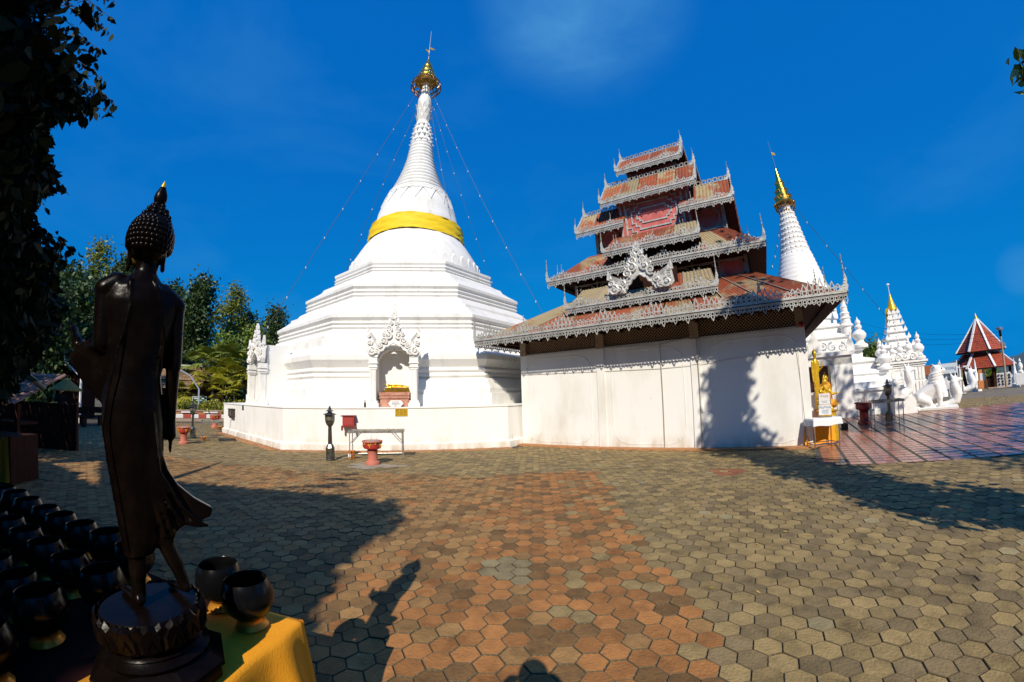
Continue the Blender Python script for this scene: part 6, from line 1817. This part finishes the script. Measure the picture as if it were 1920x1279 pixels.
gt_ = at(70, 812, 17.5); gtab = thing('stall_table', 'slatted brown wooden display table under the trees', 'table', (gt_.x, gt_.y, 0), RAD(28))
MB().bevbox((0, .4, .86), (1.5, .9, .06), .01).build('tabletop', bamboo, gtab)
for k in range(11): MB().bevbox((-.7 + .14 * k, 0, .42), (.11, .03, .80), .005).build('slat', mat('brown_slats', (.26, .10, .03), .6) if 'brown_slats' not in MATS else MATS['brown_slats'], gtab)
MB().span((-.75, .3, 0), (.75, .8, .8)).build('carcase', darkwood, gtab)
for k, (x, lab) in enumerate(((-.45, 'pile of brown goods on the left of the slatted table'), (.0, 'pile of tan goods in the middle of the slatted table'), (.4, 'pile of pale goods on the right of the slatted table'))):
    q = Matrix.Rotation(RAD(28), 3, 'Z') @ Vector((x, .4, 0)); gb_ = thing('goods_pile', lab, 'goods', (gt_.x + q.x, gt_.y + q.y, .89), RAD(28))
    mb = MB()
    for i in range(4): mb.bevbox((random.gauss(0, .03), random.gauss(0, .05), .03 + .05 * i), (.3, .3, .05), .01)
    mb.build('stack', (orange_paint, bamboo, steel)[k], gb_)
yc_ = at(-6, 880, 9.2); y2 = thing('yellow_draped_counter', 'counter hung with dull yellow cloth at the left edge', 'counter', (yc_.x - .25, yc_.y, 0), RAD(24))
mb = MB(); vs = []
for z in (.82, .8, .5, .25, .05):
    for k in range(31):
        x = -.6 + 1.0 * k / 30; vs.append((x, .03 * math.sin(k * 1.3) * (.82 - z), z))
mb.add(vs, [(i*31+k, i*31+k+1, (i+1)*31+k+1, (i+1)*31+k)[::-1] for i in range(4) for k in range(30)]); mb.build('drape', mat('ochre_cloth', (.55, .24, .01), .85), y2, 180)
MB().span((-.6, .05, 0), (.4, .8, .82)).build('carcase', darkwood, y2)
up_ = at(122, 790, 24); um = thing('thatched_parasol', 'small thatched parasol standing behind the stalls', 'parasol', (up_.x, up_.y, 0)); zu0, zu1 = at(122, 731, 24).z, at(120, 708, 24).z
MB().tube([(0, 0, 0), (0, 0, zu1)], .03, 6).build('pole', darkwood, um)
MB().lathe([(.78, zu0 - .05), (.80, zu0), (.45, zu0 + .25), (.18, zu0 + .45), (.04, zu1)], 20).build('thatch_canopy', thatch, um, 60)
gp_ = at(118, 700, 30); gg = thing('small_gabled_roof', 'dark kiosk with white trimmed gable above the thatched parasol', 'kiosk', (gp_.x, gp_.y, 0), RAD(30)); zg_ = gp_.z
for s_ in (-1, 1): MB().bar((0, 0, zg_ + .75), (s_ * 1.05, 0, zg_ - .05), .14, .06).build('white_trim', white_paint, gg); MB().add([(0, .02, zg_ + .72), (0, 3, zg_ + .72), (s_ * 1.1, 3, zg_ - .1), (s_ * 1.1, .02, zg_ - .1)], [(0, 1, 2, 3)]).build('roof_slope', darkwood, gg)
MB().span((-.9, .3, 0), (.9, 2.6, zg_ - .1)).build('wall', darkwood, gg); MB().lathe([(.06, 0), (.08, .1), (.02, .4)], 8).build('finial', white_paint, gg, None, (0, 0, zg_ + .75))
wp = at(150, 760, 26); wq = thing('white_post', 'slim white post right of the thatched parasol', 'post', (wp.x, wp.y, 0)); MB().lathe([(.07, 0), (.06, 2.3), (.09, 2.35), (.09, 2.42)], 10).build('shaft', white_paint, wq)
for i, (x, y, lab) in enumerate(((140, 800, 'dark wooden bench beyond the stalls'), (170, 797, 'second dark wooden bench nearer the statue'))):
    p = on_z(x, y); b_ = thing('bench', lab, 'bench', p, RAD(30)); MB().bevbox((0, 0, .45), (1.2, .4, .05), .01).build('seat', darkwood, b_)
    for sx in (-.5, .5): MB().bevbox((sx, 0, .21), (.08, .36, .42), .01).build('leg', darkwood, b_)
    MB().bevbox((0, .2, .75), (1.2, .04, .3), .01).build('backrest', darkwood, b_)

# ---- people
def person(P, rz, label, pose, top, legs_m, hair_m, voxel=.02):
    o = thing('person', label, 'person', P, rz)
    A_ = pose
    mb = MB()
    mb.ball((0, .0, 1.60), (.075, .092, .115), 12, 9); mb.cap((0, .01, 1.42), (0, .0, 1.52), .052, .05); mb.cap((0, -.085, 1.60), (0, -.105, 1.585), .016, .014)
    for s_ in (-1, 1):
        e, h = Vector(A_['elbow']), Vector(A_['hand']); e.x *= s_; h.x *= s_
        mb.cap(e, e.lerp(h, .85), .040, .028); mb.cap(e.lerp(h, .85), h, .032, .034)
        dr_ = (h - e).normalized()
        for q in range(4): mb.cap(h + Vector((s_ * (-.03 + .02 * q), 0, .0)), h + Vector((s_ * (-.03 + .02 * q), 0, 0)) + dr_ * (.07 - .008 * abs(q - 1.5)), .010, .008, 6)
        mb.cap(h + Vector((-s_ * .03, 0, .01)), h + Vector((-s_ * .055, 0, .04)), .011, .009, 6)
    mb.cap((0, 0, 1.0), (0, 0, 1.40), .11, .09)
    for s_ in (-1, 1): mb.cap((s_ * .09, 0, .92), (s_ * .11, .0, .10), .07, .045); mb.cap((s_ * .11, .02, .06), (s_ * .12, -.14, .04), .045, .035)
    fused('body', mb, skin_m, o, voxel, 2)
    mb = MB(); mb.cap((0, 0, 1.0), (0, 0, 1.28), .15, .16); mb.cap((-.14, 0, 1.38), (.14, 0, 1.38), .085, .085); mb.cap((0, 0, 1.2), (0, 0, 1.38), .16, .14)
    for s_ in (-1, 1):
        e = Vector(A_['elbow']); e.x *= s_; mb.cap((s_ * .18, 0, 1.37), Vector((s_ * .18, 0, 1.37)).lerp(e, .8), .072, .058)
    fused('shirt', mb, top, o, voxel, 3)
    mb = MB(); mb.cap((-.07, 0, .95), (.07, 0, .95), .14, .14)
    for s_ in (-1, 1): mb.cap((s_ * .09, 0, .92), (s_ * .10, -.01, .50), .095, .072); mb.cap((s_ * .10, -.01, .50), (s_ * .11, .0, .12), .07, .06)
    fused('trousers', mb, legs_m, o, voxel, 3)
    mb = MB(); mb.ball((0, .012, 1.635), (.085, .10, .098), 12, 8); mb.build('hair', hair_m, o, 180)
    for s_ in (-1, 1): MB().bevbox((s_ * .115, -.06, .035), (.09, .26, .07), .02).build('shoe', black, o)
    return o
pp = on_z(112, 800)
person(pp, RAD(60), 'person in dark clothes standing in the shade by the parasol', dict(elbow=(.24, .02, 1.12), hand=(.25, -.06, .88)), black, mat('dark_jeans', (.02, .03, .06), .8), black, .025)
ph = person((-.04, -.18, 0), math.pi, 'person holding a camera to the eye, casting the small foreground shadow', dict(elbow=(.27, -.13, 1.27), hand=(.11, -.13, 1.50)), mat('grey_shirt', (.2, .2, .22), .8), MATS['dark_jeans'], black, .02)
ph.scale = (1.09, 1.09, 1.09)
cmn = thing('photo_camera', 'black camera held at eye level just behind the view point', 'camera', (-.0, -.10, 1.62), 0)
MB().bevbox((0, 0, 0), (.14, .06, .10), .01).build('body', black, cmn); MB().bevbox((0, .0, .06), (.06, .06, .03), .008).build('viewfinder', black, cmn)

# ---- the big tree over the photographer's left shoulder
SUNV = -sun_to
def shadow_xy(p):
    t = p[2] / -SUNV.z
    return p[0] + SUNV.x * t, p[1] + SUNV.y * t
EDGE = [(-60, 205), (0, 200), (60, 200), (110, 172), (150, 195), (195, 214), (212, 185), (222, 95), (300, 88), (345, 112), (372, 62), (450, 78), (480, 128), (520, 108), (600, 118), (680, 60), (740, 20), (800, 0), (1300, -50)]
def edge_x(y):
    for (y0, x0), (y1, x1) in zip(EDGE, EDGE[1:]):
        if y0 <= y <= y1: return x0 + (x1 - x0) * (y - y0) / (y1 - y0)
    return 200
def pix(p):
    d = (Vector(p) - EYEP).normalized(); f = d.dot(fwd)
    if f < -.5: return -9999, -9999
    th = math.acos(max(-1, min(1, f))); r = 2 * F_PX * math.tan(th / 2); X, Y = d.dot(rt), d.dot(up); n = math.hypot(X, Y) + 1e-9
    return 960 + r * X / n, 639.5 - r * Y / n
LIT = [on_z(86, 868), on_z(205, 862), on_z(206, 913), on_z(165, 912)]
SHE = [(p_.x, p_.y) for p_ in (on_z(*q_) for q_ in ((560, 1279), (600, 1190), (632, 1110), (660, 1050), (700, 1018), (752, 992), (770, 950)))]
def in_poly(x, y, P):
    c = False; n = len(P)
    for i in range(n):
        a, b = P[i], P[(i + 1) % n]
        if (a.y > y) != (b.y > y) and x < (b.x - a.x) * (y - a.y) / (b.y - a.y) + a.x: c = not c
    return c
def keep_left(p, m=0.0):
    px, py = pix(p)
    if -400 < py < 1300 and p[1] > -.5 and px > -300:
        ex_ = edge_x(max(-60, py)) - 4
        if px > ex_ - (38 * random.random() ** 2 if py < 230 else 14 * random.random()): return False
    if (Vector(p) - EYEP).length < (3.0 if (px > -250 and py > -250 and p[1] > -.6) else 1.7): return False
    gx, gy = shadow_xy(p)
    if in_poly(gx, gy, LIT): return False
    az = math.degrees(math.atan2(gx, gy))
    if gy < SHE[-1][1]:
        lim = SHE[0][0]
        for (x0, y0), (x1, y1) in zip(SHE, SHE[1:]):
            if y0 <= gy <= y1: lim = x0 + (x1 - x0) * (gy - y0) / (y1 - y0)
        if gx < lim - .12: return True
    if gy < 6.15 - .12 * abs(gx + 3.6): return gx < -1.85
    if gy < 7 and gx > -6.4: return False
    return az < -52.0
def grow(n, box, per, spread, keep):
    pts = []
    tries = 0
    while len(pts) < n and tries < n * 12:
        tries += 1
        c = (random.uniform(*box[0]), random.uniform(*box[1]), random.uniform(*box[2]))
        if keep(c): pts.append(c)
    c = np.array(pts); p = np.repeat(c, per, 0) + rng.normal(size=(len(c) * per, 3)) * spread
    return p
bt_ = thing('overhanging_tree', 'dark broadleaf tree overhanging the top left corner', 'tree', (-6.2, -2.2, 0))
def loc(p): return p - np.array([-6.2, -2.2, 0])
def kf(p): return np.array([keep_left(tuple(q)) for q in p])
p1_ = grow(1500, ((-9.8, -1.2), (-9.5, 3.5), (3.0, 10.0)), 36, .28, keep_left); p1_ = p1_[kf(p1_)]
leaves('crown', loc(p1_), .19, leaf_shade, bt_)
# boughs reaching forward into the view: dense towards the trunk, thinning to single leaves at the tips
def boughs(n, az_r, el_r, d_r, per, spread):
    pts = []
    while len(pts) < n:
        a_, e_, d_ = RAD(random.uniform(*az_r)), RAD(random.uniform(*el_r)), random.uniform(*d_r)
        c = (math.sin(a_) * d_, math.cos(a_) * d_, EYE + math.tan(e_) * d_)
        if keep_left(c): pts.append(c)
    c = np.array(pts); p = np.repeat(c, per, 0) + rng.normal(size=(len(c) * per, 3)) * spread
    return p[kf(p)]
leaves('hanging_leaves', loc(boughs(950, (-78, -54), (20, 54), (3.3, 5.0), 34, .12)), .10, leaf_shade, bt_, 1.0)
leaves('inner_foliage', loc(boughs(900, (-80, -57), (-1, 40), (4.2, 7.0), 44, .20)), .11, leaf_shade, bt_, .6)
# drooping sprays at the fringe of the crown: twig with leaves set along it
tw_ = MB(); LP, = ([],)
for (tx, ty, D_, n_) in ((222, 8, 3.9, 11), (208, 34, 4.1, 10), (205, 62, 3.8, 11), (192, 96, 4.0, 10), (178, 122, 4.2, 9), (196, 150, 3.9, 10), (218, 196, 3.8, 12), (204, 214, 4.0, 11), (182, 212, 3.9, 10), (160, 214, 4.1, 10), (132, 205, 4.2, 9), (108, 214, 4.0, 9),
        (92, 262, 4.5, 9), (96, 300, 4.6, 9), (122, 352, 4.4, 12), (104, 338, 4.6, 10), (88, 392, 4.8, 9), (98, 440, 4.8, 9), (142, 474, 4.9, 13), (128, 492, 5.0, 11), (120, 528, 5.0, 10), (128, 572, 5.0, 10), (118, 610, 5.0, 9), (150, 20, 4.0, 9), (160, 70, 4.1, 9), (150, 180, 4.0, 10)):
    tip = at(tx, ty, D_); bas = at(tx - random.uniform(75, 120), ty - random.uniform(20, 60), D_ + random.uniform(.1, .4)); mid_ = bas.lerp(tip, .55) + Vector((0, 0, .07))
    P_ = [bas.lerp(mid_, t / 5) if t <= 5 else mid_.lerp(tip, (t - 5) / 5) for t in range(11)]
    tw_.tube([p - Vector((-6.2, -2.2, 0)) for p in P_], [.006 - .0004 * t for t in range(11)], 4)
    for k in range(n_ * 2):
        f = min(.999, .25 + .78 * k / (n_ * 2)) * 10; i = int(f); p = P_[i].lerp(P_[min(i + 1, 10)], f - i); LP.append((p.x + random.gauss(0, .012), p.y + random.gauss(0, .012), p.z + random.gauss(0, .012)))
tw_.build('twigs', bark, bt_)
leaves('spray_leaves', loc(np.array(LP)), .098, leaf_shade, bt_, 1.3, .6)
mb = MB(); root = Vector((0, 0, 0))
mb.tube([(0, 0, -.1), (.1, .1, 1.5), (.0, .2, 3.2), (.3, .3, 5.0)], [.42, .34, .28, .2], 12)
for tgt in ((1.0, 2.2, 4.6), (4.0, -1.5, 6.5), (-2, -2, 6.8), (-1.5, 2.5, 6.5), (3.4, 1.0, 6.2), (1.5, -3.5, 7)):
    a = Vector((.1, .2, random.uniform(2.6, 4.2))); b = Vector(tgt); mb.tube([a, a.lerp(b, .4) + Vector((0, 0, .5)), a.lerp(b, .75) + Vector((0, 0, .3)), b], [.16, .11, .07, .02], 8)
mb.build('trunk', bark, bt_)
# the tree over the stalls
st_ = thing('stall_shade_tree', 'tall dark tree shading the stalls at the left edge', 'tree', (-14.5, 2.0, 0))
p3_ = np.concatenate([grow(900, ((-22, -8.5), (-4, 9.0), (3.2, 12.0)), 34, .42, keep_left), grow(700, ((-10.5, -5.0), (1.0, 6.0), (2.0, 8.5)), 40, .22, keep_left)]); p3_ = p3_[kf(p3_)]
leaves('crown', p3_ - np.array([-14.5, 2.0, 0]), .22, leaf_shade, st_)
trunk('trunk', (0, 0, -.1), (.3, .2, 8), .4, .12, st_, 9, 3.0, .35)
# ---- columnar tree to the right, its shadow lies over court and wall
ct = thing('columnar_tree', 'tall narrow columnar tree just outside the right of the view', 'tree', (5.14, -.35, 0))
pts = []
for z in np.arange(1.0, 11.0, .16):
    r = .60 * (1 - .55 * max(0, (z - 7.5) / 3.5)) * (.75 + .3 * random.random() + .22 * math.sin(z * 2.7))
    n = 24; a = rng.random(n) * 6.28; q = rng.random(n) ** .62 * r * 1.3
    c = np.stack([np.cos(a) * q + .16 * math.sin(z * 1.3), np.sin(a) * q, z + rng.normal(0, .12, n)], 1); pts.append(np.repeat(c, 6, 0) + rng.normal(size=(n * 6, 3)) * .08)
p4_ = np.concatenate(pts)
leaves('crown', p4_, .20, leaf_dark, ct, .9); trunk('trunk', (0, 0, -.1), (0, 0, 9.5), .13, .03, ct, 10, .5, .2)
sp1 = at(1925, 135, 4.6)
pts = np.array([tuple(sp1 + Vector((random.gauss(.02, .07), random.gauss(0, .05), random.gauss(0, .16)))) for _ in range(46)]) - np.array([5.14, -.35, 0])
tag(leaves('hanging_sprig', pts, .15, leaf_mid, ct, .8), kind='stuff')
q = sp1 - Vector((5.14, -.35, 0)); MB().tube([(0, 0, q.z + .2), q * .5 + Vector((0, 0, q.z * .5 + .2)), q + Vector((0, 0, .1)), q - Vector((0, 0, .15))], [.03, .02, .012, .004], 6).build('twig', bark, ct)
# ---- big tree further back on the right
rt_ = thing('spreading_tree', 'large spreading tree behind the view point on the right', 'tree', (11.5, -4.5, 0))
def keep_r(p):
    px, py = pix(p)
    if px < 1960 and -300 < py < 1400: return False
    gx, gy = shadow_xy(p)
    if 4.2 < gx and gy < 2.2: return gx > 6
    if gx < 6.2 or (gx > 14.6 and gy > 8) or (gx < 9.8 and 5.6 < gy < 14): return False
    if gy < 8 and gx < 7.2 + .3 * (gy - 3): return False
    return not (9.6 < gx < 14 and 5 < gy < 8) or random.random() < .25
p5_ = grow(260, ((6.5, 18.0), (-11, 2.5), (6.0, 14.0)), 30, .38, keep_r); p5_ = p5_[np.array([keep_r(tuple(q)) for q in p5_])]
leaves('crown', p5_ - np.array([11.5, -4.5, 0]), .30, leaf_mid, rt_); trunk('trunk', (0, 0, -.1), (.2, .1, 9.5), .4, .12, rt_, 9, 2.6, .5)

# ---- unseen trees added behind the view point to cut sky light and darken reflections
pts = []
for k in range(170):
    x = random.uniform(-26, 26); y = random.uniform(-19, -11.5) ; h = random.uniform(1.0, 7.6)
    pts.append(cloud((x, y, h), (1.6, 1.6, 1.3), 9, 12, .45))
tag(leaves('tree_screen', np.concatenate(pts), .62, leaf_shade), 'unseen dark woodland closing the court behind the view point', 'tree_screen', kind='stuff')

# a few fallen leaves on the paving
C_ = np.array([(random.uniform(-3, 8), random.uniform(2.3, 9), .006) for _ in range(46)])
fl_ = leaves('fallen_leaves', C_, .07, mat('dry_leaf', (.42, .27, .06), .7, rnd='island', rndamt=.5), None, 0.0)
me = fl_.data
for v in me.vertices: v.co.z = .005 + abs(v.co.z - .006) * .12
tag(fl_, 'a few dry leaves scattered over the paving', 'fallen leaves', kind='stuff')
